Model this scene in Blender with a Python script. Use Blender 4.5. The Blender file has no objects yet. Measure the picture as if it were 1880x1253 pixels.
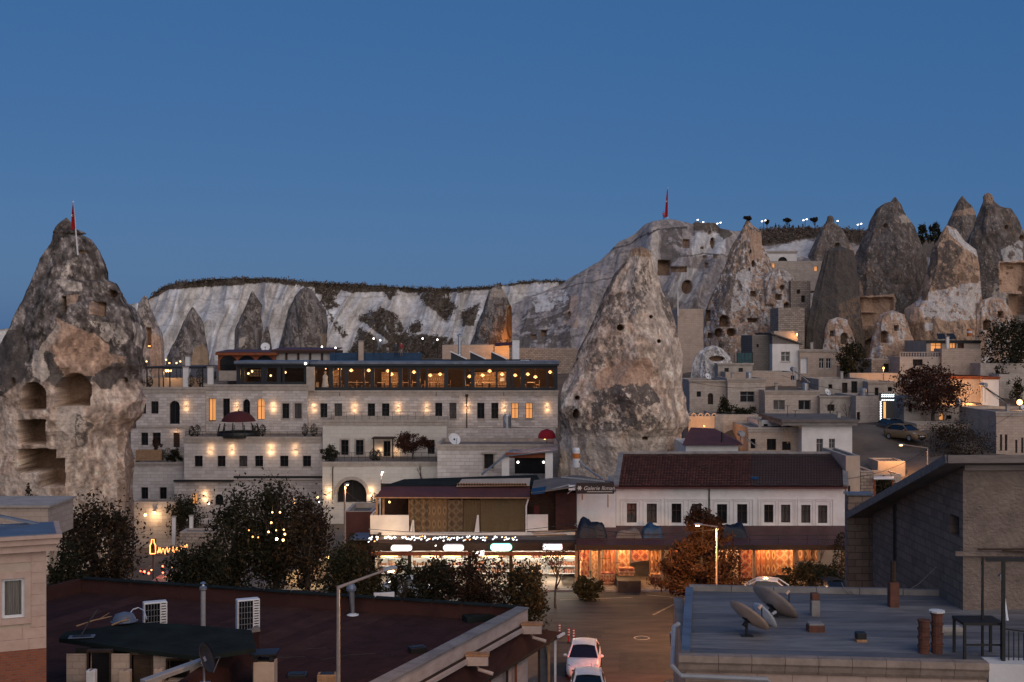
import bpy, bmesh, math, random
import numpy as np
from mathutils import Vector, Matrix, Euler

# ------------------------------------------------------------------ camera, sky, sun, exposure
SC = bpy.context.scene
COL = SC.collection
F, CX, CY, H = 2200.0,940.0,626.5,17.4      # focal length and centre in photo pixels, eye height above the street (m)
cam_d = bpy.data.cameras.new('camera')
cam_d.sensor_width = 36.0
cam_d.lens = 36.0*F/1880.0
cam_d.clip_start, cam_d.clip_end = 0.5,9000.0
cam = bpy.data.objects.new('camera', cam_d)
cam.location = (0,0, H)
cam.rotation_euler = (math.radians(90),0,0)
COL.objects.link(cam)
SC.camera = cam

SUN_EL, SUN_AZ = math.radians(20), math.radians(24)    # glow of the set sun: behind the camera, to the right
world = bpy.data.worlds.new('World')
SC.world = world
world.use_nodes = True
wn, wl = world.node_tree.nodes, world.node_tree.links
wn.clear()
w_out = wn.new('ShaderNodeOutputWorld')
w_bg = wn.new('ShaderNodeBackground')
w_sky = wn.new('ShaderNodeTexSky')
w_sky.sky_type = 'NISHITA'
w_sky.sun_disc = False
w_sky.sun_elevation = SUN_EL
w_sky.sun_rotation = math.pi - SUN_AZ
w_sky.altitude = 1100
w_sky.air_density = 1.0
w_sky.dust_density = 3.0
w_sky.ozone_density = 2.0
w_bg.inputs['Strength'].default_value = 0.011          # thin dusk light of the physical sky ...
w_blue = wn.new('ShaderNodeBackground')                 # ... over the even blue of the hour after sunset
w_blue.inputs['Color'].default_value = (0.0105,0.0605,0.172,1)
w_blue.inputs['Strength'].default_value = 1.0
w_add = wn.new('ShaderNodeAddShader')
wl.new(w_sky.outputs[0], w_bg.inputs['Color'])
wl.new(w_bg.outputs[0], w_add.inputs[0])
wl.new(w_blue.outputs[0], w_add.inputs[1])
wl.new(w_add.outputs[0], w_out.inputs['Surface'])

sun_d = bpy.data.lights.new('dusk_glow', 'SUN')
sun_d.energy = 1.5
sun_d.angle = math.radians(95)
sun_d.color = (1.0,0.83,0.69)
sun = bpy.data.objects.new('dusk_glow', sun_d)
# light travels away from the camera (+Y), from the right to the left, downwards
sd = Vector((-math.sin(SUN_AZ)*math.cos(SUN_EL), math.cos(SUN_AZ)*math.cos(SUN_EL),-math.sin(SUN_EL)))
sun.rotation_euler = sd.to_track_quat('-Z', 'Y').to_euler()
sun.location = (20,-20,60)
COL.objects.link(sun)
vs = SC.view_settings
vs.view_transform = 'Standard'
vs.look = 'None'
vs.exposure = 0.5
vs.gamma = 1.0
vs.use_curve_mapping = False
SC.render.engine = 'CYCLES'
SC.cycles.max_bounces = 5
SC.cycles.diffuse_bounces = 2
SC.cycles.glossy_bounces = 2
SC.cycles.transmission_bounces = 3
SC.cycles.transparent_max_bounces = 8
SC.cycles.sample_clamp_indirect = 3.0
SC.cycles.use_light_tree = True
SC.cycles.use_denoising = True

R = random.Random(7)
# ------------------------------------------------------------------ helpers
def P(px, py, Y):
    """a point seen at photo pixel (px, py) standing Y metres away"""
    return Vector(((px - CX)/F*Y, Y, H - (py - CY)/F*Y))

def h3(i, j, k, seed):
    n = (i*374761393+j*668265263+k*2147483647+seed*974634551) & 0xffffffff
    n = ((n ^ (n >> 13))*1274126177) & 0xffffffff
    n = (n ^ (n >> 16)) & 0xffff
    return n/65535.0

def vnoise(x, y, z, seed=0):
    x, y, z = np.broadcast_arrays(np.asarray(x, float), np.asarray(y, float), np.asarray(z, float))
    i, j, k = np.floor(x).astype(np.int64), np.floor(y).astype(np.int64), np.floor(z).astype(np.int64)
    u, v, w = x - i, y - j, z - k
    u, v, w = u*u*(3 - 2*u), v*v*(3 - 2*v), w*w*(3 - 2*w)
    r = 0
    for a in (0,1):
        for b in (0,1):
            for c in (0,1):
                r = r+h3(i+a, j+b, k+c, seed)*(u if a else 1 - u)*(v if b else 1 - v)*(w if c else 1 - w)
    return r

def fbm(x, y, z, octv=4, seed=0, gain=0.5):
    s, a, t, f = 0,1.0,0,1.0
    for o in range(octv):
        s = s+a*vnoise(x*f, y*f, z*f, seed+o*17)
        t += a;a *= gain;f *= 2.03
    return s/t

def sstep(a, b, x):
    t = np.clip((x - a)/(b - a),0,1)
    return t*t*(3 - 2*t)

WM = {}

def reg(o, parent=None, m=None):
    COL.objects.link(o)
    if parent is not None:
        o.parent = parent
        WM[o.name] = WM[parent.name] @ (m or Matrix())
    else:
        WM[o.name] = m or Matrix()
    return o

def tag(o, label=None, cat=None, group=None, kind=None):
    if label: o['label'] = label
    if cat: o['category'] = cat
    if group: o['group'] = group
    if kind: o['kind'] = kind
    return o

def thing(name, label, cat, loc=(0,0,0), rz=0.0, group=None):
    o = bpy.data.objects.new(name, None)
    o.empty_display_size = 0.3
    o.location = loc
    o.rotation_euler = (0,0, rz)
    reg(o, None, Matrix.Translation(Vector(loc)) @ Matrix.Rotation(rz, 4,'Z'))
    return tag(o, label, cat, group, 'thing')

class MB:
    """collects faces in world (or T-local) coordinates and links them as ONE mesh object"""
    def __init__(self, T=None):
        self.v, self.f, self.T = [], [], T
    def add(self, vs, fs):
        b = len(self.v)
        self.v.extend(Vector(p) for p in vs)
        self.f.extend([tuple(i+b for i in q) for q in fs])
        return self
    def quad(self, *p):
        return self.add(p, [tuple(range(len(p)))])
    def box(self, x0, x1, y0, y1, z0, z1):
        vs = [(x0, y0, z0),(x1, y0, z0),(x1, y1, z0),(x0, y1, z0),(x0, y0, z1),(x1, y0, z1),(x1, y1, z1),(x0, y1, z1)]
        return self.add(vs, [(0,3,2,1),(4,5,6,7),(0,1,5,4),(1,2,6,5),(2,3,7,6),(3,0,4,7)])
    def bbox(self, x0, x1, y0, y1, z0, z1, b=0.02):
        """box with chamfered vertical and top edges"""
        o = [(x0+b, y0),(x1 - b, y0),(x1, y0+b),(x1, y1 - b),(x1 - b, y1),(x0+b, y1),(x0, y1 - b),(x0, y0+b)]
        cx, cy = (x0+x1)/2,(y0+y1)/2
        vs = [(x, y, z0) for x, y in o]+[(x, y, z1 - b) for x, y in o]
        vs += [(x+(b if x < cx else -b), y+(b if y < cy else -b), z1) for x, y in o]
        fs = [tuple(range(7,-1,-1)), tuple(range(16,24))]
        for r in (0,8):
            fs += [(r+i, r+(i+1) % 8, r+8+(i+1) % 8, r+8+i) for i in range(8)]
        return self.add(vs, fs)
    def obox(self, c, s, M):
        c = Vector(c);vs = []
        for z in (-.5,.5):
            for x, y in ((-.5,-.5),(.5,-.5),(.5,.5),(-.5,.5)):
                vs.append(c+M @ Vector((x*s[0], y*s[1], z*s[2])))
        return self.add(vs, [(0,3,2,1),(4,5,6,7),(0,1,5,4),(1,2,6,5),(2,3,7,6),(3,0,4,7)])
    def beam(self, a, b, w, h):
        """bar of section w x h from a to b"""
        a, b = Vector(a),Vector(b)
        d = (b - a); L = d.length
        M = d.to_track_quat('X', 'Z').to_matrix()
        return self.obox((a+b)/2,(L, w, h), M)
    def prism(self, poly, y0, y1):
        """extrude polygon [(x, z)] from y0 to y1"""
        n = len(poly)
        vs = [(x, y0, z) for x, z in poly]+[(x, y1, z) for x, z in poly]
        return self.add(vs, [tuple(range(n)), tuple(range(2*n - 1, n - 1,-1))]+[(i, i+n, (i+1) % n+n, (i+1) % n) for i in range(n)])
    def slab(self, poly, z0, z1):
        n = len(poly)
        g = (lambda z, p: z if len(p) < 3 else z+p[2])
        vs = [(p[0], p[1], g(z0, p)) for p in poly]+[(p[0], p[1], g(z1, p)) for p in poly]
        return self.add(vs, [tuple(range(n - 1,-1,-1)), tuple(range(n, 2*n))]+[(i, (i+1) % n, (i+1) % n+n, i+n) for i in range(n)])
    def tube(self, pts, r, n=8, cap=True):
        pts = [Vector(p) for p in pts]
        rs = r if isinstance(r, (list, tuple)) else [r]*len(pts)
        vs, fs = [], []
        for i, p in enumerate(pts):
            d = (pts[min(i+1, len(pts) - 1)] - pts[max(i - 1,0)])
            d = d.normalized() if d.length > 1e-9 else Vector((0,0,1))
            up = Vector((0,0,1)) if abs(d.z) < 0.95 else Vector((0,1,0))
            a = d.cross(up).normalized();b = a.cross(d)
            for k in range(n):
                t = 2*math.pi*k/n
                vs.append(p+(a*math.cos(t)+b*math.sin(t))*rs[i])
        for i in range(len(pts) - 1):
            for k in range(n):
                fs.append((i*n+k, i*n+(k+1) % n, (i+1)*n+(k+1) % n, (i+1)*n+k))
        if cap:
            fs.append(tuple(range(n)));fs.append(tuple(range(len(pts)*n - 1,(len(pts) - 1)*n - 1,-1)))
        return self.add(vs, fs)
    def lathe(self, c, prof, n=16, M=None, squash=(1,1)):
        """profile [(r, z)] spun about z through c (turned by M)"""
        c = Vector(c); M = M or Matrix.Identity(3)
        vs, fs = [], []
        for r, z in prof:
            for k in range(n):
                t = 2*math.pi*k/n
                vs.append(c+M @ Vector((r*math.cos(t)*squash[0], r*math.sin(t)*squash[1], z)))
        for i in range(len(prof) - 1):
            for k in range(n):
                fs.append((i*n+k, i*n+(k+1) % n, (i+1)*n+(k+1) % n, (i+1)*n+k))
        return self.add(vs, fs)
    def ball(self, c, r, n=10, sq=(1,1,1)):
        prof = [(max(1e-3, math.sin(math.pi*i/n))*r, -math.cos(math.pi*i/n)*r*sq[2]) for i in range(n+1)]
        return self.lathe(c, prof, n, None, (sq[0], sq[1]))
    def build(self, name, mat, parent=None, smooth=False, label=None, kind=None, **kw):
        me = bpy.data.meshes.new(name)
        V = self.v
        if self.T is not None:
            V = [self.T @ p for p in V]
        if parent is not None:
            Mi = WM[parent.name].inverted()
            V = [Mi @ p for p in V]
        me.from_pydata([tuple(p) for p in V], [], self.f)
        me.materials.append(mat)
        if smooth:
            me.polygons.foreach_set('use_smooth', [True]*len(me.polygons))
        me.update()
        o = bpy.data.objects.new(name, me)
        reg(o, parent)
        return tag(o, label, kind=kind, **kw)

def grid_obj(name, V, nr, nc, mat, parent=None, wrap=False, color=None, smooth=True):
    """numpy grid of points (nr*nc, 3) -> one mesh;colour = per-vertex base colour of the material itself"""
    V = np.asarray(V, float).reshape(nr*nc, 3)
    if parent is not None:
        V = V - np.array(WM[parent.name].translation)
    r, c = np.meshgrid(np.arange(nr - 1), np.arange(nc if wrap else nc - 1), indexing='ij')
    c2 = (c+1) % nc
    q = np.stack([r*nc+c, r*nc+c2,(r+1)*nc+c2,(r+1)*nc+c], -1).reshape(-1,4)
    me = bpy.data.meshes.new(name)
    me.vertices.add(len(V));me.vertices.foreach_set('co', V.ravel())
    me.loops.add(q.size);me.loops.foreach_set('vertex_index', q.ravel().astype(np.int32))
    me.polygons.add(len(q))
    me.polygons.foreach_set('loop_start', np.arange(0, q.size, 4, dtype=np.int32))
    me.polygons.foreach_set('use_smooth', np.full(len(q), smooth))
    me.update(calc_edges=True)
    me.materials.append(mat)
    if color is not None:
        at = me.color_attributes.new('rock', 'FLOAT_COLOR', 'POINT')
        c4 = np.ones((len(V),4));c4[:, :3] = np.asarray(color).reshape(-1,3)
        at.data.foreach_set('color', c4.ravel())
    o = bpy.data.objects.new(name, me)
    reg(o, parent)
    return o

def copy_tree(o, parent=None, loc=None, rz=None):
    c = o.copy()
    COL.objects.link(c)
    c.parent = parent
    if loc is not None: c.location = loc
    if rz is not None: c.rotation_euler = (0,0, rz)
    for ch in o.children:
        copy_tree(ch, c)
    if parent is None:
        WM[c.name] = Matrix.Translation(c.location) @ c.rotation_euler.to_matrix().to_4x4()
    return c

# ------------------------------------------------------------------ materials
def new_mat(name):
    m = bpy.data.materials.new(name)
    m.use_nodes = True
    nt = m.node_tree
    b = nt.nodes['Principled BSDF']
    return m, nt.nodes, nt.links, b

def ramp(n, stops):
    r = n.new('ShaderNodeValToRGB')
    e = r.color_ramp.elements
    while len(e) < len(stops): e.new(0.5)
    for i, (p, c) in enumerate(stops):
        e[i].position = p
        e[i].color = (*c, 1) if len(c) == 3 else c
    return r

def pm(name, c1, c2=None, scale=1.5, rough=0.85, bump=0.3, bscale=8.0, dist=0.03, metal=0.0, lo=0.35, hi=0.65, stretch=(1,1,1), spec=0.3):
    """two-tone noise material with fine relief"""
    c2 = c2 or tuple(x*0.7 for x in c1)
    m, n, l, b = new_mat(name)
    tc = n.new('ShaderNodeTexCoord');mp = n.new('ShaderNodeMapping')
    mp.inputs['Scale'].default_value = stretch
    l.new(tc.outputs['Object'], mp.inputs[0])
    t = n.new('ShaderNodeTexNoise');t.inputs['Scale'].default_value = scale;t.inputs['Detail'].default_value = 7
    t.inputs['Roughness'].default_value = 0.65
    l.new(mp.outputs[0], t.inputs['Vector'])
    r = ramp(n, [(lo, c1),(hi, c2)])
    l.new(t.outputs[0], r.inputs[0]);l.new(r.outputs[0], b.inputs['Base Color'])
    b.inputs['Roughness'].default_value = rough
    b.inputs['Metallic'].default_value = metal
    b.inputs['Specular IOR Level'].default_value = spec
    if bump:
        t2 = n.new('ShaderNodeTexNoise');t2.inputs['Scale'].default_value = bscale;t2.inputs['Detail'].default_value = 5
        l.new(mp.outputs[0], t2.inputs['Vector'])
        bp = n.new('ShaderNodeBump');bp.inputs['Strength'].default_value = bump;bp.inputs['Distance'].default_value = dist
        l.new(t2.outputs[0], bp.inputs['Height']);l.new(bp.outputs[0], b.inputs['Normal'])
    return m

def stone_mat(name, c1, c2, mortar, bw=0.75, bh=0.3, stain=(0.12,0.09,0.07), samt=0.5, bump=0.6, msize=0.018):
    """coursed stone too far away to build block by block"""
    m, n, l, b = new_mat(name)
    tc = n.new('ShaderNodeTexCoord');sp = n.new('ShaderNodeSeparateXYZ');cb = n.new('ShaderNodeCombineXYZ');ad = n.new('ShaderNodeMath')
    l.new(tc.outputs['Object'], sp.inputs[0])
    l.new(sp.outputs[0], ad.inputs[0]);l.new(sp.outputs[1], ad.inputs[1])
    l.new(ad.outputs[0], cb.inputs[0]);l.new(sp.outputs[2], cb.inputs[1])
    br = n.new('ShaderNodeTexBrick')
    br.inputs['Color1'].default_value = (*c1,1);br.inputs['Color2'].default_value = (*c2,1);br.inputs['Mortar'].default_value = (*mortar, 1)
    br.inputs['Scale'].default_value = 1;br.inputs['Brick Width'].default_value = bw;br.inputs['Row Height'].default_value = bh
    br.inputs['Mortar Size'].default_value = msize;br.inputs['Bias'].default_value = -0.2
    l.new(cb.outputs[0], br.inputs['Vector'])
    t = n.new('ShaderNodeTexNoise');t.inputs['Scale'].default_value = 0.9;t.inputs['Detail'].default_value = 8;t.inputs['Roughness'].default_value = 0.7
    l.new(tc.outputs['Object'], t.inputs['Vector'])
    r = ramp(n, [(0.5,(0,0,0)),(0.72,(samt, samt, samt))])
    l.new(t.outputs[0], r.inputs[0])
    mx = n.new('ShaderNodeMix');mx.data_type = 'RGBA'
    l.new(r.outputs[0], mx.inputs[0]);l.new(br.outputs['Color'], mx.inputs[6]);mx.inputs[7].default_value = (*stain, 1)
    l.new(mx.outputs[2], b.inputs['Base Color'])
    b.inputs['Roughness'].default_value = 0.9;b.inputs['Specular IOR Level'].default_value = 0.2
    t2 = n.new('ShaderNodeTexNoise');t2.inputs['Scale'].default_value = 9;t2.inputs['Detail'].default_value = 5
    l.new(tc.outputs['Object'], t2.inputs['Vector'])
    a2 = n.new('ShaderNodeMath');a2.operation = 'MULTIPLY_ADD';a2.inputs[1].default_value = -1.0
    l.new(br.outputs['Fac'], a2.inputs[0]);l.new(t2.outputs[0], a2.inputs[2])
    bp = n.new('ShaderNodeBump');bp.inputs['Strength'].default_value = bump;bp.inputs['Distance'].default_value = 0.04
    l.new(a2.outputs[0], bp.inputs['Height']);l.new(bp.outputs[0], b.inputs['Normal'])
    return m

def rock_mat(name, fine=1.6, bump=0.9, dist=0.25):
    """tuff: the stone's own colour comes from the mesh, grain and relief from noise"""
    m, n, l, b = new_mat(name)
    at = n.new('ShaderNodeVertexColor');at.layer_name = 'rock'
    tc = n.new('ShaderNodeTexCoord')
    t = n.new('ShaderNodeTexNoise');t.inputs['Scale'].default_value = fine*2.6;t.inputs['Detail'].default_value = 10;t.inputs['Roughness'].default_value = 0.76
    l.new(tc.outputs['Object'], t.inputs['Vector'])
    r = ramp(n, [(0.34,(0.66,0.64,0.62)),(0.5,(1,1,1)),(0.68,(1.22,1.22,1.2))])
    l.new(t.outputs[0], r.inputs[0])
    mx = n.new('ShaderNodeMix');mx.data_type = 'RGBA';mx.blend_type = 'MULTIPLY';mx.inputs[0].default_value = 1
    l.new(at.outputs[0], mx.inputs[6]);l.new(r.outputs[0], mx.inputs[7])
    l.new(mx.outputs[2], b.inputs['Base Color'])
    b.inputs['Roughness'].default_value = 0.95;b.inputs['Specular IOR Level'].default_value = 0.1
    t2 = n.new('ShaderNodeTexNoise');t2.inputs['Scale'].default_value = fine*2.4;t2.inputs['Detail'].default_value = 8;t2.inputs['Roughness'].default_value = 0.6
    l.new(tc.outputs['Object'], t2.inputs['Vector'])
    bp = n.new('ShaderNodeBump');bp.inputs['Strength'].default_value = bump;bp.inputs['Distance'].default_value = dist
    l.new(t2.outputs[0], bp.inputs['Height']);l.new(bp.outputs[0], b.inputs['Normal'])
    return m

def emit_mat(name, c, s):
    m, n, l, b = new_mat(name)
    b.inputs['Base Color'].default_value = (*[min(1, x) for x in c], 1)
    b.inputs['Emission Color'].default_value = (*c, 1)
    b.inputs['Emission Strength'].default_value = s
    return m

def plain(name, c, rough=0.6, metal=0.0, spec=0.4):
    return pm(name, c, tuple(x*0.82 for x in c), scale=4, rough=rough, metal=metal, bump=0.08, bscale=25, dist=0.01, spec=spec)

def leaf_mat(name, stops, trans=0.25):
    m, n, l, b = new_mat(name)
    g = n.new('ShaderNodeNewGeometry')
    r = ramp(n, stops)
    l.new(g.outputs['Random Per Island'], r.inputs[0]);l.new(r.outputs[0], b.inputs['Base Color'])
    b.inputs['Roughness'].default_value = 0.75;b.inputs['Specular IOR Level'].default_value = 0.15
    tr = n.new('ShaderNodeBsdfTranslucent');mx = n.new('ShaderNodeMixShader');mx.inputs[0].default_value = trans
    l.new(r.outputs[0], tr.inputs[0])
    o = n['Material Output']
    l.new(b.outputs[0], mx.inputs[1]);l.new(tr.outputs[0], mx.inputs[2]);l.new(mx.outputs[0], o.inputs[0])
    return m

def glass_mat(name, tint=(0.9,0.95,1.0), refl=0.12):
    m, n, l, b = new_mat(name)
    n.remove(b)
    tp = n.new('ShaderNodeBsdfTransparent');tp.inputs[0].default_value = (*tint, 1)
    gl = n.new('ShaderNodeBsdfGlossy');gl.inputs['Roughness'].default_value = 0.03
    fr = n.new('ShaderNodeFresnel');fr.inputs[0].default_value = 1.5
    mx = n.new('ShaderNodeMixShader')
    l.new(fr.outputs[0], mx.inputs[0]);l.new(tp.outputs[0], mx.inputs[1]);l.new(gl.outputs[0], mx.inputs[2])
    l.new(mx.outputs[0], n['Material Output'].inputs[0])
    return m

M = {}
M['rock'] = rock_mat('tuff_rock', bump=.9, dist=.16)
M['cliff'] = rock_mat('cliff_rock', fine=0.5, bump=0.35, dist=0.3)
M['ground'] = pm('dusty_ground', (0.16,0.12,0.09),(0.09,0.07,0.055), scale=0.3, bump=0.5, bscale=2, dist=0.1)
M['asphalt'] = pm('worn_asphalt', (0.026,0.022,0.022),(0.062,0.052,0.047), scale=0.9, rough=0.8, bump=0.4, bscale=14, dist=0.02, stretch=(0.4,1.6,1))
M['paving'] = pm('paving', (0.22,0.18,0.15),(0.14,0.115,0.095), scale=1.2, bump=0.4, bscale=6)
M['kerb'] = pm('kerb_stone', (0.30,0.27,0.24),(0.20,0.18,0.16), scale=2)
M['hotel'] = stone_mat('hotel_stone', (0.58,0.525,0.485),(0.36,0.315,0.285),(0.33,0.29,0.262),0.85,0.31, samt=0.5, stain=(0.21,0.16,0.135))
M['hotel2'] = stone_mat('hotel_stone_pale', (0.56,0.51,0.47),(0.43,0.38,0.345),(0.38,0.335,0.303),0.9,0.36, samt=0.4, stain=(0.24,0.19,0.16))
M['cutstone'] = stone_mat('cut_stone_cream', (0.56,0.52,0.46),(0.50,0.46,0.405),(0.42,0.385,0.34),0.8,0.4, samt=0.2, bump=0.3, msize=0.01)
M['rubble'] = stone_mat('rubble_stone', (0.39,0.32,0.265),(0.23,0.185,0.15),(0.20,0.165,0.14),0.5,0.25, samt=0.5, bump=0.9, msize=0.03)
M['tanblock'] = stone_mat('tan_block', (0.45,0.355,0.285),(0.38,0.295,0.235),(0.35,0.275,0.22),0.5,0.24, samt=0.65, stain=(.24,.175,.135), bump=.35)
M['greyblock'] = stone_mat('grey_block', (0.20,0.175,0.155),(0.16,0.14,0.125),(0.12,0.105,0.095),0.5,0.25, samt=0.4)
M['village'] = stone_mat('village_stone', (0.46,0.39,0.335),(0.38,0.32,0.27),(0.36,0.30,0.255),0.55,0.27, samt=0.75, stain=(.22,.175,.145), bump=.35)
M['cornice'] = pm('cornice_stone', (0.42,0.36,0.31),(0.30,0.255,0.215), scale=1.6, bump=0.4, bscale=9)
M['plaster'] = pm('white_plaster', (0.68,0.655,0.625),(0.52,0.485,0.45), scale=0.8, bump=0.25, bscale=10, lo=0.4, hi=0.8)
M['plaster_d'] = pm('stained_plaster', (0.42,0.37,0.32),(0.27,0.235,0.20), scale=0.9, bump=0.35, bscale=9)
M['plaster_t'] = pm('tan_plaster', (0.46,0.36,0.28),(0.36,0.275,0.21), scale=0.9, bump=0.3, bscale=9)
M['flatroof'] = pm('flat_roof_earth', (0.17,0.145,0.125),(0.10,0.085,0.075), scale=0.7, bump=0.5, bscale=5)
M['concrete'] = pm('weathered_concrete', (0.27,0.245,0.225),(0.16,0.145,0.135), scale=1.1, bump=0.4, bscale=7)
M['navy'] = plain('navy_painted_steel', (0.012,0.016,0.022),0.5)
M['black'] = plain('black_metal', (0.015,0.014,0.014),0.5)
M['darkwood'] = pm('dark_wood', (0.055,0.032,0.02),(0.03,0.018,0.012), scale=3, stretch=(1,1,6), bump=0.4)
M['redwood'] = pm('red_brown_wood', (0.26,0.075,0.03),(0.17,0.05,0.022), scale=3, bump=0.3)
M['lightwood'] = pm('light_wood', (0.36,0.22,0.12),(0.24,0.14,0.075), scale=3, bump=0.3)
M['white'] = plain('white_paint', (0.72,0.72,0.72),0.45)
M['greyp'] = plain('grey_paint', (0.30,0.30,0.31),0.5)
M['steel'] = plain('galvanised_steel', (0.45,0.46,0.48),0.35,0.8)
M['pane'] = plain('dark_window_glass', (0.010,0.011,0.013),0.12, spec=0.5)
M['panec'] = pm('curtained_glass', (0.10,0.09,0.085),(0.03,0.028,0.027), scale=3, stretch=(5,5,0.6), rough=0.2, bump=0, spec=0.5)
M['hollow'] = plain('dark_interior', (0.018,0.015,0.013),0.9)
M['glass'] = glass_mat('clear_glass')
M['maroonroof'] = pm('maroon_membrane', (0.070,0.032,0.027),(0.045,0.022,0.019), scale=0.5, rough=0.95, spec=.05, bump=0.35, bscale=6, dist=0.03)
M['maroon'] = pm('maroon_sheet', (0.10,0.035,0.03),(0.065,0.025,0.022), scale=0.8, rough=0.6, bump=0.3)
M['feltroof'] = pm('green_black_felt', (0.018,0.024,0.022),(0.010,0.013,0.012), scale=0.8, rough=0.95, spec=.08, bump=0.5, bscale=8)
M['blueroof'] = pm('bitumen_sheet', (0.20,0.19,0.19),(0.105,0.10,0.105), scale=0.9, rough=0.7, bump=0.5, bscale=5, dist=0.03, stretch=(0.5,2.4,1))
M['redflag'] = plain('red_cloth', (0.38,0.012,0.02),0.8)
M['redcanvas'] = plain('dark_red_canvas', (0.075,0.012,0.012),0.85)
M['bluetarp'] = pm('blue_tarp', (0.015,0.055,0.12),(0.008,0.03,0.065), scale=2, rough=0.5, bump=0.5, bscale=5, dist=0.06)
M['navytarp'] = pm('dark_navy_tarp', (0.008,0.012,0.024),(0.005,0.008,0.015), scale=2, rough=0.5, bump=0.5, bscale=5, dist=0.06)
M['bluetin'] = pm('blue_grey_tin', (0.16,0.19,0.24),(0.10,0.12,0.155), scale=1, rough=0.45, bump=0.3, metal=0.3)
M['brick'] = stone_mat('small_red_brick', (0.27,0.085,0.045),(0.20,0.06,0.035),(0.17,0.12,0.09),0.24,0.085, samt=0.2, bump=0.5, msize=0.01)
M['warm'] = emit_mat('warm_bulb', (1.0,0.56,0.22),2.6)
M['warmshade'] = emit_mat('glowing_lamp_shade', (1.0,0.52,0.19),1.3)
M['warmpane'] = emit_mat('warm_lit_pane', (1.0,0.42,0.13),0.38)
M['whitebulb'] = emit_mat('white_bulb', (1.0,0.93,0.82),4.0)
M['coolbulb'] = emit_mat('cool_bulb', (0.85,0.95,1.0),1.8)
M['redbulb'] = emit_mat('red_bulb', (1.0,0.10,0.05),6.0)
M['orangebulb'] = emit_mat('orange_bulb', (1.0,0.36,0.10),2.2)
M['sodium'] = emit_mat('sodium_lamp_glass', (1.0,0.55,0.20),14.0)
M['signwhite'] = emit_mat('backlit_white_sign', (1.0,0.97,0.95),1.6)
M['signgreen'] = emit_mat('backlit_green_rim', (0.25,0.85,0.62),1.1)
M['bark'] = pm('bark', (0.075,0.058,0.045),(0.04,0.03,0.024), scale=4, bump=0.6)
M['leaf_dark'] = leaf_mat('dark_green_leaves', [(0,(0.014,0.016,0.009)),(0.5,(0.028,0.028,0.014)),(0.85,(0.045,0.040,0.02)),(1,(0.085,0.055,0.026))])
M['leaf_olive'] = leaf_mat('olive_leaves', [(0,(0.018,0.021,0.010)),(0.6,(0.036,0.035,0.015)),(1,(0.075,0.055,0.022))])
M['leaf_brown'] = leaf_mat('autumn_brown_leaves', [(0,(0.018,0.014,0.009)),(0.6,(0.038,0.026,0.014)),(1,(0.080,0.040,0.018))])
M['leaf_rust'] = leaf_mat('rusty_red_leaves', [(0,(0.030,0.012,0.009)),(0.6,(0.060,0.022,0.014)),(1,(0.10,0.045,0.02))])
M['leaf_pine'] = leaf_mat('pine_needles', [(0,(0.028,0.015,0.009)),(0.6,(0.055,0.027,0.014)),(1,(0.09,0.042,0.02))], 0.1)
M['scrub'] = leaf_mat('dry_scrub', [(0,(0.10,0.078,0.062)),(0.6,(0.16,0.125,0.098)),(1,(0.24,0.18,0.135))], 0.2)

def point_light(name, p, power, color, parent=None, radius=0.05, spot=None, rot=None, blend=0.6):
    d = bpy.data.lights.new(name, 'SPOT' if spot else 'POINT')
    d.energy = power
    d.color = color
    d.shadow_soft_size = radius
    if spot:
        d.spot_size = math.radians(spot);d.spot_blend = blend
    o = bpy.data.objects.new(name, d)
    if rot is not None: o.rotation_euler = rot
    o.location = (WM[parent.name].inverted() @ Vector(p)) if parent else p
    COL.objects.link(o)
    if parent: o.parent = parent
    return o
WARM = (1.0,0.60,0.30)
AMBER = (1.0,0.47,0.16)
# ------------------------------------------------------------------ terrain
GP = [(5,50,.0),(9,58,0),(5,68,0),(5,80,0),(-10,82,-.2),(22,80,0),(16,68,0),(0,88,0),(24,86,0),(-20,84,-.6),(-32,78,-1),(-14,70,-.3),
      (0,25,1.0),(-20,38,2),(-32,50,2),(20,40,.5),(35,52,2.5),(32,70,3.5),(36,84,4),(28,96,5.0),(12,99,2.5),(-2,99,.8),(-14,99,-.6),(-30,100,-2),
      (-60,108,-3),(-44,120,-3),(-28,120,-2.4),(-16,118,-1),(-4,112,2.5),(10,112,4),(20,110,5),(28,106,6.8),(40,105,7),(52,106,6.5),
      (28,119,9.2),(42,119,9.2),(56,119,8.6),(30,140,12.6),(48,140,12.6),(66,140,12),(32,152,14.6),(54,152,14.6),(74,152,13.5),
      (36,180,16.5),(80,182,16.5),(-44,145,9),(-24,145,9),(-2,145,9),(-40,165,13),(-10,165,13),(14,165,13),(-60,210,13),(-20,210,13),(10,195,13.5),
      (-120,150,2),(-110,90,0),(-90,40,4),(110,40,6),(120,100,8),(130,170,14),(0,-30,10),(-60,-20,10),(60,-20,10),(-120,260,12),(140,260,18),(0,260,14),(70,250,18)]
GP = np.array(GP, float)
def ground_z(X, Y):
    X, Y = np.asarray(X, float), np.asarray(Y, float)
    s = 0;w = 0
    for gx, gy, gz in GP:
        d2 = (X - gx) ** 2+((Y - gy)*1.0) ** 2+2.0
        k = d2 ** -1.9
        s = s+k*gz;w = w+k
    return s/w
xs = np.concatenate([np.array([-4000,-1500,-600,-300]), np.arange(-160,161,2.0), np.array([300,600,1500,4000])])
ys = np.concatenate([np.array([-3000,-800,-200,-80]), np.arange(-40,270,2.0), np.array([300,400,700,1500,4000,7000])])
gx, gy = np.meshgrid(xs, ys)
gz = ground_z(gx, gy)
far = sstep(260,420, np.hypot(gx, gy - 100))
gz = gz*(1 - far)+10*far+(fbm(gx*.3, gy*.3,0,3,5) - .5)*0.25*(1 - far)
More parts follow.
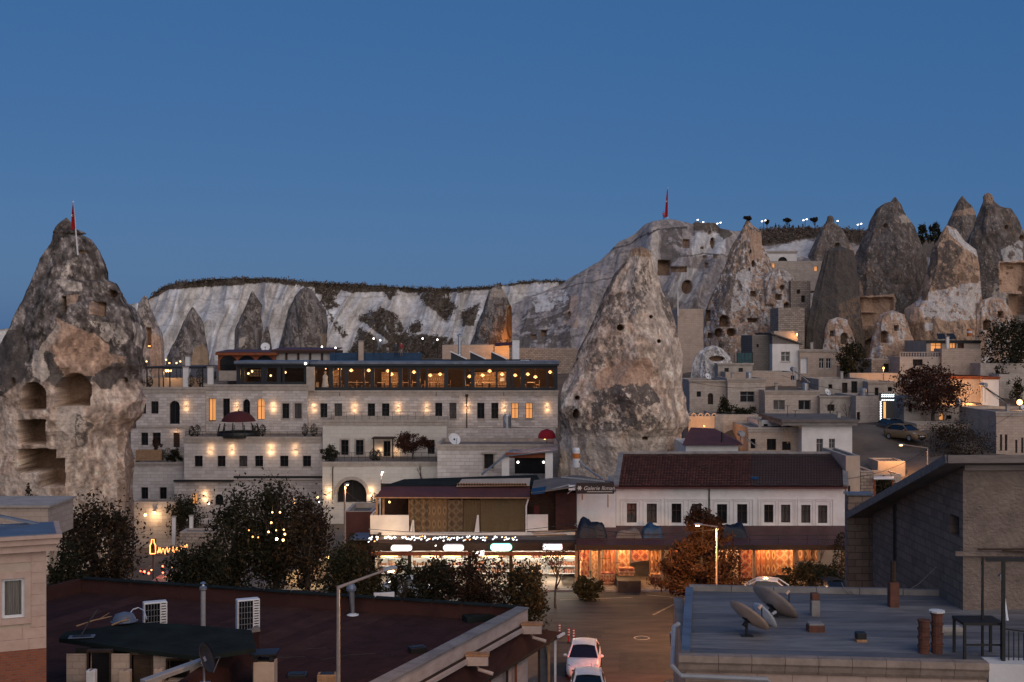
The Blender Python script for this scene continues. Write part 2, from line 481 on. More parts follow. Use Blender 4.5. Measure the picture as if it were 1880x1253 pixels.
# the street itself is level;keep the soil sheet a little below the paving
road_c = [(7,20),(6.6,45),(5.2,60),(5.0,70),(3,78),(0,84)]
gz = gz - 0.35*sstep(16,10, np.abs(gx - 6))*sstep(40,46, gy)*sstep(92,86, gy)
o = grid_obj('ground', np.stack([gx, gy, gz], -1), len(ys), len(xs),M['ground'])
tag(o, kind='structure')

# street, side road and pavements (flat sheets, each a little above the one below)
RZ = 0.0
def sheet(name, poly, z, mat, parent=None):
    b=MB();b.quad(*[(x, y, z) for x, y in poly]);o = b.build(name, mat, parent); 
    if parent is None: tag(o, kind='structure')
    return o
street = [(3.6,20),(13.5,20),(12.4,45),(10.8,62),(11.2,72),(14,79),(24,84),(24,87.2),(-22,87.2),(-26,86),(-26,82),(-8,81.5),(0.6,78),(1.9,72),(2.0,62),(2.9,45)]
b=MB();b.quad(*[(x, y, RZ) for x, y in street]);tag(b.build('road',M['asphalt']), kind='structure')
# pavement in front of the shops, with a kerb step
pv = MB();pv.slab([(-26,83.4),(25.5,83.4),(25.5,91),(-26,91)], -0.2,0.13);tag(pv.build('pavement',M['paving']), kind='structure')
kb=MB();kb.box(-26,25.5,83.2,83.398,-0.1,0.14);tag(kb.build('kerb',M['kerb']), kind='structure')
# worn road marking on the bend
for pts in ([(8.9,76.2),(10.9,79.7),(11.05,79.6),(9.05,76.1)], [(3.2,80.6),(8.2,81.4),(8.2,81.25),(3.2,80.45)], [(9.2,82.2),(16.0,79.2),(16.0,79.05),(9.2,82.05)]):
    sheet('road_marking', pts, RZ+.004, pm('worn_marking', (0.35,0.3,0.22),(0.12,0.10,0.08), scale=3, bump=0))

# ------------------------------------------------------------------ rock colours (the stone's own)
TAN = np.array((0.43,0.29,0.205)); PALE = np.array((0.51,0.43,0.355)); CRUST = np.array((0.108,0.090,0.078)); BROWN = np.array((0.235,0.155,0.105))
MAUVE = np.array((0.30,0.265,0.25)); CHALK = np.array((0.58,0.56,0.54)); OCHRE = np.array((0.36,0.25,0.16)); DCRUST = np.array((0.085,0.076,0.07))
COLS = dict(cream=np.array((0.48,0.355,0.27)), tan=TAN, pale=PALE, dark=CRUST, brown=BROWN, mauve=MAUVE, chalk=CHALK, ochre=OCHRE, ddark=DCRUST, scrub=np.array((0.10,0.078,0.058)))

def inpoly(x, y, poly):
    r = np.zeros(x.shape, bool)
    n = len(poly)
    for i in range(n):
        x0, y0 = poly[i];x1, y1 = poly[(i+1) % n]
        c = ((y0 > y) != (y1 > y)) & (x < (x1 - x0)*(y - y0)/((y1 - y0) or 1e-9)+x0)
        r ^= c
    return r

def proj(V):
    return CX+F*V[..., 0]/V[..., 1], CY+F*(H - V[..., 2])/V[..., 1]

def mixc(c, col, m):
    return c*(1 - m[..., None])+np.asarray(col)*m[..., None]

def paint(V, px, py, base, layers, seed=0, jit=5.0, sc=1.0, var=.4):
    """colour of the stone: base tone plus layers ('col', poly|None, amount, noise cut, noise scale)"""
    X, Y, Z = V[..., 0]*sc, V[..., 1]*sc, V[..., 2]*sc
    n1 = fbm(X*.45, Y*.45, Z*.35,4, seed)
    n2 = fbm(X*1.7, Y*1.7, Z*1.2,4, seed+3)
    jx = (fbm(X*.9, Y*.9, Z*.9,6, seed+7,.62) - .5)*4*jit
    jy = (fbm(X*.9, Y*.9, Z*.9,6, seed+9,.62) - .5)*4*jit
    b = COLS[base]
    c = np.ones(V.shape)*b*(1 - var/2+var*n2)[..., None]
    for L in layers:
        col, poly, amt = L[0], L[1], L[2]
        cut = L[3] if len(L) > 3 else None
        ns = L[4] if len(L) > 4 else 1.0
        m = np.full(px.shape, float(amt))
        if poly is not None:
            if callable(poly): m = m*poly(px+jx, py+jy)
            else: m = m*inpoly(px+jx, py+jy, poly)
        if cut is not None:
            nn = fbm(X*1.1*ns+.37*Z, Y*1.1*ns, Z*.8*ns - .29*X, 6, seed+int(cut*100)+len(col),0.68)
            m = m*sstep(cut - .01, cut+.01, nn)
        c = mixc(c, COLS[col]*1.0, np.clip(m, 0,1))
        c = c*(1 - var*.2+var*.4*n2)[..., None]
    return np.clip(c, 0.02,0.75)

def feats(V, px, py, front, fl, s):
    """hollows cut into the rock: ('kind', x0, y0, x1, y1, depth) in photo pixels, s = metres per pixel"""
    mask_all = np.zeros(px.shape)
    dY = np.zeros(px.shape)
    for k, x0, y0, x1, y1, d in fl:
        cx, cy, rx, ry = (x0+x1)/2,(y0+y1)/2,(x1 - x0)/2,(y1 - y0)/2
        wob = (fbm(V[..., 0]*.8, V[..., 2]*.8,3.3,3,5) - .5)*min(rx, ry)*0.35
        if k == 'ell':
            q = np.hypot((px - cx)/rx, (py - cy)/ry)+wob/rx
            m = sstep(1.06,0.94, q)
        elif k == 'soft':
            q = np.hypot((px - cx)/rx, (py - cy)/ry)
            m = sstep(1.0,0.3, q)
        elif k == 'rect':
            e = np.minimum(rx - np.abs(px - cx), ry - np.abs(py - cy))+wob
            m = sstep(-.7,.7, e)
        else:  # arch
            top = np.where(py < y0+rx, 1,0)
            e1 = rx - np.hypot(px - cx, py - (y0+rx))
            e2 = np.minimum(rx - np.abs(px - cx), y1 - py)
            m = sstep(-.7,.7, np.where(top == 1, e1, e2)+wob*.6)
        m = m*front
        dY = np.maximum(dY, d*m) if d > 0 else np.minimum(dY, d*m)
        if k != 'soft': mask_all = np.maximum(mask_all, m)
    return dY, mask_all

def rock_cone(name, label, Y, left, right, py_base, ratio=0.9, base='dark', layers=(), fl=(), nr=260, nt=240, amp=0.5, seed=1, cat='rock cone', sq=2.2, jit=4, inner='brown', flute=.8, group='fairy chimneys', sc=1.5, strata=None):
    s = Y/F
    lp = np.array(sorted((b, a) for a, b in left));rp = np.array(sorted((b, a) for a, b in right))
    y0 = min(lp[0,0], rp[0,0])
    pys = np.linspace(0,1, nr) ** 0.85*(py_base - y0)+y0
    pl = np.interp(pys, lp[:, 0], lp[:, 1]);pr = np.interp(pys, rp[:, 0], rp[:, 1])
    a = np.maximum((pr - pl)/2*s*.965,0.02)
    cx = ((pl+pr)/2 - CX)*s
    # more columns on the side that faces the camera
    tf = np.linspace(math.pi - .25,2*math.pi+.25, int(nt*.8), endpoint=False)
    tb = np.linspace(.25, math.pi - .25, nt - len(tf), endpoint=False)
    t = np.concatenate([tf, tb])
    # weathered faces meet at blunt edges: a rough polygon in plan that turns a little with height
    rq = np.random.default_rng(seed);kf = 9
    phi = (np.arange(kf)+rq.uniform(-.3,.3, kf))*2*math.pi/kf;dist = rq.uniform(.86,1.0, kf)
    tw = (vnoise(pys*.02, pys*0+.5, pys*0+seed, seed) - .5)[:, None]*.7
    rad = np.full((nr, len(t)),9.0)
    for f_, d_ in zip(phi, dist):
        cs = np.cos(t[None, :] - f_ - tw);rad = np.minimum(rad, np.where(cs > .15, d_/np.maximum(cs, .15),9.0))
    ct, st = rad*np.cos(t), rad*np.sin(t)
    ct = np.where(ct > 0, ct/ct.max(1, keepdims=True), ct / -ct.min(1, keepdims=True));st = st/np.abs(st).max(1, keepdims=True)
    A = a[:, None]; Z = (H - (pys - CY)*s)[:, None]
    D = np.minimum(A, A*0+a.max())*ratio
    X = cx[:, None]+A*ct
    Yy = Y+D*st
    Zz = Z+0*X
    # relief: big lumps, ledges and grain, growing from nothing at the tip
    g = np.clip(A/1.2,0.12,1)
    rid = lambda q: 1 - np.abs(2*q - 1)
    n = -(rid(vnoise(X*.35+.1*Zz, Yy*.35, Zz*.10, seed)) - .5)*.9 - (rid(vnoise(X*.95+.2*Zz, Yy*.95, Zz*.3, seed+1)) - .5)*.45+(fbm(X*.28, Yy*.28, Zz*.22,3, seed) - .5)*1.2+(fbm(X*1.1+.4*Zz, Yy*1.1, Zz*.7 - .3*X, 4, seed+5) - .5)*0.6+(fbm(X*4, Yy*4, Zz*3.2,3, seed+6) - .5)*.3
    if flute:
        n = n+flute*(fbm(t[None, :]*5+seed, Zz*.04,1.1,3, seed+9) - .5)
    if strata is not None:
        zz = Zz+(fbm(X*.2, Yy*.2,2.2,3, seed+2) - .5)*1.2
        n = n+strata[1]*sstep(strata[0], strata[0]+40, pys)[:, None]*(vnoise(zz*1.6,0*X+.3,0*X+seed, seed) - .5)*1.1
    n = n*amp*g
    X = X+n*ct*0.5
    Yy = Yy+n*st
    V = np.stack([X, Yy, Zz], -1)
    px, py = proj(V)
    front = (st < 0.05)*np.ones(px.shape)
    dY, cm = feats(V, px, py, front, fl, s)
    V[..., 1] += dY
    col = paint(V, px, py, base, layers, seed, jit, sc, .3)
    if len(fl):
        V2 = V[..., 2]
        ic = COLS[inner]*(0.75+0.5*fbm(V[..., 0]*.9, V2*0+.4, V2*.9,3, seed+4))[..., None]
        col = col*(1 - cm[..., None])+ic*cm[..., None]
    V[-1, :, 2] -= 4.0
    th = thing(name, label, cat, (float(cx[-1]), Y, float(Z[-1,0])),0, group)
    # close the tip
    o = grid_obj('rock', V, nr, len(t),M['rock'], th, wrap=True, color=col)
    tipb=MB();ring = [Vector(V[0, i]) for i in range(len(t))]
    cc = sum(ring,Vector())/len(ring);cc.z += 0.06+float(a[0])*.3
    tipb.add([tuple(p) for p in ring]+[tuple(cc)], [(i, (i+1) % len(t), len(t)) for i in range(len(t))])
    tm = tipb.build('tip',M['rock'], th, smooth=True)
    at = tm.data.color_attributes.new('rock', 'FLOAT_COLOR', 'POINT')
    c4 = np.ones((len(t)+1,4));c4[:-1, :3] = col[0];c4[-1, :3] = col[0].mean(0)
    at.data.foreach_set('color', c4.ravel())
    return th

def hillside(name, top, base, Yt, Yb, nr, nc, basecol, layers, seed, amp, jit, back=60, fl=(), x0=None, x1=None, mat='cliff', curve=1.0, ridge=None, sc=0.35, tj=2.0, hf=0.9, oc=4):
    """a slope from its foot to its edge and on over the top"""
    tp = np.array(top, float);bp = np.array(base, float)
    px = np.linspace(x0 if x0 is not None else tp[0,0], x1 if x1 is not None else tp[-1,0], nc)
    ty = np.interp(px, tp[:, 0], tp[:, 1]);by = np.interp(px, bp[:, 0], bp[:, 1])
    ty = ty+(fbm(px*.06, px*0, px*0+seed, 4, seed) - .5)*tj*2
    YT = np.interp(px, *zip(*Yt)) if isinstance(Yt, list) else np.full(nc, float(Yt))
    YB = np.interp(px, *zip(*Yb)) if isinstance(Yb, list) else np.full(nc, float(Yb))
    s = np.linspace(0,1, nr)[:, None]
    PX = px[None, :]+0*s; PY = by+(ty - by)*s
    Y = YB+(YT - YB)*s ** curve
    # gullies and ribs
    wx = PX+(fbm(PX*.012, PY*.008,0.5,2, seed+1) - .5)*40+(PY - 520)*.25
    rel = (fbm(wx*(.035 if oc > 2 else .045), PY*.0025,1.7, oc, seed+2) - .5)*2.4+(fbm(PX*.09, PY*.05,2.9,4, seed+3) - .5)*hf
    if oc == 2: rel = 1.5*np.abs(2*vnoise(wx*.028, PY*.006,1.3, seed) - 1)+.55*np.abs(2*vnoise(wx*.075+PY*.01, PY*.008,4.3, seed) - 1)+.1*rel
    if ridge is not None: rel = rel+ridge(PX, PY)
    Y = Y+rel*amp*(0.35+.65*np.sin(np.clip(s, 0,1)*math.pi) ** .5)
    V = np.stack([(PX - CX)/F*Y, Y, H - (PY - CY)/F*Y], -1)
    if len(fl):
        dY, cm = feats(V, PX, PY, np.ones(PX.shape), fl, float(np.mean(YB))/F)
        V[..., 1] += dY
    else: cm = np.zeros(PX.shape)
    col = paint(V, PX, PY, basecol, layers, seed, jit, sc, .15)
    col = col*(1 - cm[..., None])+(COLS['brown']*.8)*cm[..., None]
    # plateau behind the edge
    Vt = V[-1]
    ext = []
    ec = []
    for k, d in enumerate((1.5,6,20, back)):
        e = Vt.copy();e[:, 1] += d;e[:, 0] *= (1+d/Vt[:, 1]);e[:, 2] += -0.02*d - 0.1+(fbm(e[:, 0]*.2, e[:, 1]*.2,0,3, seed) - .5)*.6
        ext.append(e);ec.append(np.ones((nc, 3))*COLS['scrub'])
    low = V[0].copy();low[:, 2] -= 12;low[:, 1] -= 3
    V = np.concatenate([low[None], V]+[e[None] for e in ext]);col = np.concatenate([col[:1], col]+[e[None] for e in ec])
    o = grid_obj(name, V, V.shape[0], nc,M[mat], None, color=col)
    tag(o, kind='structure')
    return V[1:nr+1], PX, PY

def tufts(name, pts, size, mat, seed, label=None, flat=0.6, nleaf=14):
    """low scrub nobody could count: many small crossed blades"""
    r = np.random.default_rng(seed)
    V, Fc = [], []
    for p in pts:
        k = size*r.uniform(.5,1.5)
        for _ in range(nleaf):
            c = np.array(p)+r.normal(0,1,3)*np.array((k, k, k*flat))*.55+np.array((0,0, k*.25))
            u = r.normal(0,1,3);u /= np.linalg.norm(u);w = np.cross(u, r.normal(0,1,3));w /= np.linalg.norm(w)
            L = k*r.uniform(.25,.5)
            b = len(V)
            V += [c - u*L, c+w*L*.5, c+u*L, c - w*L*.5]; Fc.append((b, b+1, b+2, b+3))
    mb=MB();mb.v = [Vector(x) for x in V];mb.f = Fc
    return tag(mb.build(name, mat), label, kind='stuff')

# ------------------------------------------------------------------ far plateau with the chalk cliff
V1 = [(600,524),(632,526),(615,553),(622,563),(600,572),(588,552)]
V2 = [(656,585),(698,566),(722,574),(747,612),(747,640),(720,632),(703,617),(673,597)]
V3 = [(769,531),(822,532),(826,551),(838,563),(822,592),(803,573),(781,561),(769,541)]
V4 = [(847,573),(881,556),(870,597),(850,599)]
V5 = [(700,526),(740,526),(715,553)]
V6 = [(750,599),(771,588),(773,610),(752,613)]
V7 = [(575,520),(640,523),(600,540),(580,540)]
V8 = [(700,632),(760,615),(830,622),(825,660),(740,660),(690,655)]
V9 = [(660,600),(690,622),(700,650),(640,650),(650,630)]
V10 = [(612,598),(600,572),(622,600),(640,618),(630,622)]
plateau_top = [(-80,612),(-20,606),(10,604),(60,602),(120,600),(200,575),(240,560),(262,556),(300,528),(325,519),(380,514),(440,511),(500,513),(560,517),(640,522),(740,528),(830,531),(900,527),(960,518),(1010,515),(1060,517),(1180,520)]
def top_strip(px, py):
    ty = np.interp(px, *zip(*plateau_top))
    th = np.interp(px, [0,262,290,330,400,440,480,560,640,720,830,900,960,1010,1060], [0,2,7,11,14,10,7,11,13,8,7,4,3,6,8])
    return ((py < ty+th) & (px > 255)).astype(float)
veg = [('scrub', p, .92,.40,1.5) for p in (V1, V2, V3, V4, V5, V6, V7, V8, V9, V10)]
crack = lambda y0, sl, w: (lambda px, py: (np.abs(py - (y0+(px - 300)*sl)) < w).astype(float))
cl_layers = [('pale', None, .3,.56,.6),('mauve', crack(552,-.02,1.1),.5),('mauve', crack(572,.03,.9),.45),('mauve', crack(598,.02,1.0),.4),('mauve', None, .3,.64,1.4),
             ('scrub', top_strip, .95)]+veg+[('mauve', [(960,545),(1060,530),(1060,680),(940,680)], .8,.45,1.0),('dark', [(965,560),(1060,545),(1060,650),(950,650)], .8,.52,1.6)]
cV, cPX, cPY = hillside('chalk_cliff', plateau_top, [(-80,690),(1180,690)], 262,246,170,900,'chalk', cl_layers, 21,5.0,4.0, back=300, hf=.06, oc=2)
rs = np.random.default_rng(3)
pts = []
msk = top_strip(cPX, cPY)
for p in (V1, V2, V3, V4, V5, V6, V7, V8, V9, V10): msk = np.maximum(msk, inpoly(cPX, cPY, p))
ii = np.argwhere(msk > 0)
for i, j in ii[rs.choice(len(ii),3000)]: pts.append(cV[i, j])
for j in rs.choice(cPX.shape[1], 260):
    if cPX[-1, j] > 290: pts.append(cV[-1, j])
tufts('scrub', pts, 0.45,M['scrub'], 4, nleaf=9)

GREYC = [('pale', None, .55,.60,2.2),('mauve', None, .5,.5,1.0)]
far_cones = [
    ('tall pointed grey rock cone left of the red timber pavilion', 228, [(352,565),(342,580),(329,608),(317,633),(306,657),(302,690)], [(356,565),(373,591),(378,616),(385,650),(387,690)], 690, [('ochre', [(355,640),(372,632),(382,650),(385,680),(350,680)], .8)]),
    ('small dark triangular rock tip high on the chalk slope', 247, [(461,536),(451,561),(438,588),(430,610)], [(465,536),(482,561),(480,580),(486,610)], 610, []),
    ('rounded dark rock cone beneath the triangular tip', 240, [(450,588),(438,608),(429,633),(424,670)], [(456,588),(464,603),(471,629),(474,670)], 670, [('pale', [(438,622),(450,618),(448,634),(436,638)], .9)]),
    ('smallest rock cone just right of the rounded dark one', 238, [(489,600),(480,618),(474,645),(470,670)], [(492,600),(496,616),(500,640),(502,670)], 670, []),
    ('broad cleft dark rock cone above the white windowed pavilion', 234, [(551,531),(540,544),(527,571),(519,599),(512,629),(506,680)], [(572,531),(585,550),(600,569),(603,599),(600,637),(598,680)], 680, [('ddark', lambda px, py: ((np.abs(px - (541+(py - 540)*.12)) < 1.4) & (py > 540)).astype(float),.9),('ochre', [(590,615),(600,612),(600,650),(590,650)], .7)]),
]
for i, (lab, Y, l, r, pb, ex) in enumerate(far_cones):
    rock_cone('rock_cone', lab, Y, l, r, pb, 0.8,'dark', GREYC+ex, (),90,90,0.5,40+i, group='grey cones under the chalk cliff', jit=2, sc=1.0)
rock_cone('rock_cone', 'sharp grey rock cone with an orange lit hollow in its flank', 214, [(911,522),(898,534),(886,566),(872,602),(859,637),(850,670)], [(915,522),(928,536),(942,566),(947,597),(949,627),(950,670)], 670,0.8,'dark',
          GREYC+[('pale', [(900,530),(926,530),(930,548),(900,545)], .5),('ochre', [(930,560),(946,560),(948,620),(920,625),(928,595)], .95)], [('ell', 930,560,946,622,1.6)], 130,130,0.5,51, group='grey cones under the chalk cliff', jit=2, sc=1.0, inner='ochre')
rock_cone('rock_cone', 'low pale rock hump with a lit doorway beside the big left cone', 150, [(262,545),(252,560),(246,600),(244,640),(242,700)], [(270,545),(280,575),(296,610),(300,650),(302,700)], 700,.8,'mauve', [('dark', None, .8,.52,1.5),('pale', None, .7,.58,1.4),('tan', [(270,610),(300,620),(302,690),(280,690)], .7)], [('rect', 268,602,277,640,.9)], 100,110,.5,63, jit=3)

# ------------------------------------------------------------------ castle hill on the right
castle_top = [(940,560),(985,540),(1030,522),(1045,512),(1075,495),(1100,480),(1120,462),(1135,445),(1165,430),(1185,412),(1200,406),(1225,403),(1250,406),(1272,412),(1276,407),(1290,409),(1312,410),(1322,420),(1345,424),(1400,424),(1420,421),(1490,419),(1540,420),(1590,425),(1640,430),(1700,440),(1740,444),(1900,446),(1990,450)]
def ribs(PX, PY):
    d = PX+(PY - 420)*.55
    return -1.2*np.exp(-((d - 1290)/14) ** 2) - 1.0*np.exp(-((d - 1345)/12) ** 2) - 1.4*np.exp(-((PX - (1200 - (PY - 410)*.1))/16) ** 2)*(PY < 540)+1.2*np.exp(-((d - 1318)/9) ** 2)
ca_layers = [('pale', None, .45,.60,1.0),('dark', None, .5,.60,1.4),
             ('pale', [(1195,418),(1208,418),(1212,520),(1196,520)], .8),('dark', [(1212,425),(1255,415),(1250,470),(1215,500)], .8,.42,1.0),
             ('chalk', [(1275,425),(1335,430),(1330,470),(1268,470)], .85),('chalk', [(1225,540),(1262,490),(1290,500),(1260,560)], .7),
             ('ddark', lambda px, py: ((np.abs(py - np.interp(px, [1112,1150,1175,1205,1260], [460,452,437,423,416])) < 1.5) & (px > 1112) & (px < 1262)).astype(float),.95),
             ('dark', lambda px, py: ((np.abs(py - np.interp(px, [1030,1070,1110,1140], [530,521,513,508])) < 1.2) & (px > 1030) & (px < 1142)).astype(float),.8),
             ('dark', lambda px, py: ((np.abs(py - np.interp(px, [1240,1290,1340], [472,466,470])) < 1.2) & (px > 1240) & (px < 1340)).astype(float),.8),
             ('tan', [(1035,545),(1062,545),(1062,600),(1035,600)], .6),('dark', [(960,570),(1045,540),(1050,650),(950,650)], .85,.45,1.5),('chalk', [(975,545),(1040,530),(1042,560),(985,575)], .8,.45,1.2),
             ('scrub', [(1272,405),(1318,408),(1345,430),(1330,440),(1310,425),(1272,422)], .9,.35),('scrub', [(1385,420),(1500,416),(1590,424),(1640,440),(1600,452),(1500,438),(1470,440),(1440,448),(1398,452)], .95),
             ('chalk', [(1400,460),(1480,440),(1500,450),(1490,475),(1400,475)], .8),('scrub', [(1680,440),(1760,440),(1740,480),(1690,470)], .9)]
ca_f = [('rect', 1208,478,1231,505,2.0),('rect', 1233,490,1262,500,1.2),('rect', 1254,440,1266,455,1.0),('ell', 1304,436,1313,457,1.4),('rect', 1294,483,1301,492,1.0),('rect', 1310,468,1318,474,.8),('ell', 1252,515,1272,540,1.4),
        ('ell', 1300,425,1305,431,.6),('ell', 1286,453,1292,458,.8),('rect', 1291,470,1296,474,.7),('rect', 994,607,1003,618,1.2),('ell', 1043,572,1048,584,.9),('rect', 975,615,985,622,.7)]
hV, hPX, hPY = hillside('castle_hill', castle_top, [(940,668),(1240,668),(1990,650)], [(940,194),(1240,202),(1400,213),(1990,215)], [(940,178),(1240,176),(1990,178)], 260,900,'mauve', ca_layers, 33,2.0,3.0, back=220, fl=ca_f, ridge=lambda a, b: ribs(a, b)*1.2, sc=.5, tj=1.6, curve=1.25, hf=.45)
pts = []
msk = inpoly(hPX, hPY, [(1385,421),(1500,418),(1590,425),(1640,440),(1600,450),(1500,436),(1470,438),(1440,446),(1398,450)])
ii = np.argwhere(msk)
for i, j in ii[rs.choice(len(ii),700)]: pts.append(hV[i, j])
tufts('dry_grass', pts, 0.45,M['scrub'], 6)

# ------------------------------------------------------------------ the big left cone
CR = [('pale', None, .8,.585,2.0),('brown', None, .5,.60,1.3)]
lc_left = [(119,402),(112,407),(100,419),(90,449),(72,478),(54,522),(41,557),(24,598),(5,647),(-14,700),(-30,760),(-44,850),(-50,980)]
lc_right = [(125,402),(131,407),(141,420),(150,430),(163,429),(171,440),(187,462),(198,486),(202,500),(202,514),(217,520),(228,541),(236,557),(247,566),(258,590),(266,620),(266,660),(268,721),(265,757),(252,776),(242,803),(246,857),(246,911),(240,980)]
below = lambda y: (lambda px, py: sstep(y - 14, y+14, py))
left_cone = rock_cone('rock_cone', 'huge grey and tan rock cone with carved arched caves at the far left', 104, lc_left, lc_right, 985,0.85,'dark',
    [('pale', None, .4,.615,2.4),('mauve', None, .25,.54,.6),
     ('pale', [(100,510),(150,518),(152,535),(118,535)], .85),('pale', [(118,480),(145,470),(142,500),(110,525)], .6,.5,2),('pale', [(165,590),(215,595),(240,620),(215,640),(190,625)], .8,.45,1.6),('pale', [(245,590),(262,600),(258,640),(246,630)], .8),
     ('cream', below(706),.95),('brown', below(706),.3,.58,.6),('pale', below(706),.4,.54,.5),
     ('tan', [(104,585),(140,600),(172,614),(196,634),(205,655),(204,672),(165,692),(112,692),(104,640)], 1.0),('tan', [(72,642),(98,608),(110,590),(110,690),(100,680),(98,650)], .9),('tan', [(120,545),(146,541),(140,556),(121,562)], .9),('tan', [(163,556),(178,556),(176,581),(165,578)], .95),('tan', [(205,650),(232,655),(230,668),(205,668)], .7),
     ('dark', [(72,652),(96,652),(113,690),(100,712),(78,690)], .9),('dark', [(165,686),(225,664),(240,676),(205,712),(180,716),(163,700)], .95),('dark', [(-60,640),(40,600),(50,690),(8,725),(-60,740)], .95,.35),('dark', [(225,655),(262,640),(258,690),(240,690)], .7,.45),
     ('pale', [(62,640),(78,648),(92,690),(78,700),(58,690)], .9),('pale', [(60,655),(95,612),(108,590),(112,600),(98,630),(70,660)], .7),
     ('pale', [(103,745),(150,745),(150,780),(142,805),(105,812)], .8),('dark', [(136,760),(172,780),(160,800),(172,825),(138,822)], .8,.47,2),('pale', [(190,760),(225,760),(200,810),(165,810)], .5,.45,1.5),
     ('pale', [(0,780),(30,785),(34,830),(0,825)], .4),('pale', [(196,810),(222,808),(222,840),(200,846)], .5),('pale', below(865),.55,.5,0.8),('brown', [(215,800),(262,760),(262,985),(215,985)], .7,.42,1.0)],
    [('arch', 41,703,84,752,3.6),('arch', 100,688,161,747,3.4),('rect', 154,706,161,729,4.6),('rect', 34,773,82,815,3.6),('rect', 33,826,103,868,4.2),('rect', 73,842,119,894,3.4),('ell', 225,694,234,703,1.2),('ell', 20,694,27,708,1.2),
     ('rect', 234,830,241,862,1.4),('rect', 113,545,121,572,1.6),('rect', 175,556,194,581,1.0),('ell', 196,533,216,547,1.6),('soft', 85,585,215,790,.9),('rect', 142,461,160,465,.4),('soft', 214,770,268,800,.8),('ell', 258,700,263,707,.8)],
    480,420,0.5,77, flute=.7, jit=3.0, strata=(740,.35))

# ------------------------------------------------------------------ the big middle cone
mc_left = [(1157,459),(1152,466),(1147,479),(1127,501),(1112,526),(1094,567),(1079,604),(1061,640),(1046,673),(1031,703),(1022,728),(1019,750),(1021,780),(1023,809),(1020,857),(1016,900)]
mc_right = [(1193,459),(1200,468),(1206,486),(1211,504),(1220,534),(1237,563),(1248,600),(1257,648),(1263,684),(1263,725),(1271,765),(1271,782),(1258,798),(1257,831),(1256,900)]
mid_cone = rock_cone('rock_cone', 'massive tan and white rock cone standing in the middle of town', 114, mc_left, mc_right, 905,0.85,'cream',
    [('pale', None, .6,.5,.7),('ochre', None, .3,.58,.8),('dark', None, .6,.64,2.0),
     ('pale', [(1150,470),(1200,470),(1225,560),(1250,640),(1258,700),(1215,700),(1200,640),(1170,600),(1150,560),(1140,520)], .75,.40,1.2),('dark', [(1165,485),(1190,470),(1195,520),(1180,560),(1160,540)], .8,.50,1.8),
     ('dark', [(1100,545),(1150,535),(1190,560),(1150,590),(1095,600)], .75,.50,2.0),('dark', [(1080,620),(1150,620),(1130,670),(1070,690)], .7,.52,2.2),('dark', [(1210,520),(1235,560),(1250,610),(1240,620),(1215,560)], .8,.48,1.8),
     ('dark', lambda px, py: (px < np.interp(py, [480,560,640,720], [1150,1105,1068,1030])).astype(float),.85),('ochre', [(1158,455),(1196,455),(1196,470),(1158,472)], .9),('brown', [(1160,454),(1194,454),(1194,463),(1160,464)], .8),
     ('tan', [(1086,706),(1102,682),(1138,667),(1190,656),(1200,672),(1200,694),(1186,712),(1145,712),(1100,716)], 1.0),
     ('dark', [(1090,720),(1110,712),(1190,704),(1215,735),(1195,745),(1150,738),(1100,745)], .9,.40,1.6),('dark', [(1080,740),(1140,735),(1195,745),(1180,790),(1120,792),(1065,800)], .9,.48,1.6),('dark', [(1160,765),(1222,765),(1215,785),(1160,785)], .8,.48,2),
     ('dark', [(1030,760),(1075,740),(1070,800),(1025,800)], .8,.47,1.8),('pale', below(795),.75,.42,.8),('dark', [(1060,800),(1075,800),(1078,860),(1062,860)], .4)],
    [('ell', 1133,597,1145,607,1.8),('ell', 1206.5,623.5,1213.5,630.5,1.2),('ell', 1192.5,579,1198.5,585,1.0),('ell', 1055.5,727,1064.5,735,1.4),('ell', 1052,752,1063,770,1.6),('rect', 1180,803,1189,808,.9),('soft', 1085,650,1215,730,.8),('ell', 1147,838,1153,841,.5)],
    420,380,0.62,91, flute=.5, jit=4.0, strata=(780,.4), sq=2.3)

# ------------------------------------------------------------------ cones on the right
RC = [('mauve', None, .25,.52,.7),('pale', None, .45,.63,2.4),('brown', None, .4,.58,.8)]
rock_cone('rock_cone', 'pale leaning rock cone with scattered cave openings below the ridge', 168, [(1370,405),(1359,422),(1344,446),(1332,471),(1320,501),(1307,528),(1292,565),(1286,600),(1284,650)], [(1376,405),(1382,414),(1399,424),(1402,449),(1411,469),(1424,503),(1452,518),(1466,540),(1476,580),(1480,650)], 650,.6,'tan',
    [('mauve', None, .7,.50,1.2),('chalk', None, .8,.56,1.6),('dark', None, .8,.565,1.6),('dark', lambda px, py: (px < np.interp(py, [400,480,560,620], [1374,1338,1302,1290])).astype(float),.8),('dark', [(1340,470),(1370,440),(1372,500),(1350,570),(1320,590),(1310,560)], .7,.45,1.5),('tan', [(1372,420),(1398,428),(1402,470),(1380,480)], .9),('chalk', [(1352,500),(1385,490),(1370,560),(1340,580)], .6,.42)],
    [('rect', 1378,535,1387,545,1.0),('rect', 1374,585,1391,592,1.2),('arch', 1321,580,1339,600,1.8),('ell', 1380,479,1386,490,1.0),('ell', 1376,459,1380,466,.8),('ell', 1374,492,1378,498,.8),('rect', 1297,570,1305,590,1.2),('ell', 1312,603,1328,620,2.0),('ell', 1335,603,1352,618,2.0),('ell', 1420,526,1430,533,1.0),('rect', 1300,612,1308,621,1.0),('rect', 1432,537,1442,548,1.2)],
    260,280,.6,101, jit=2.5)
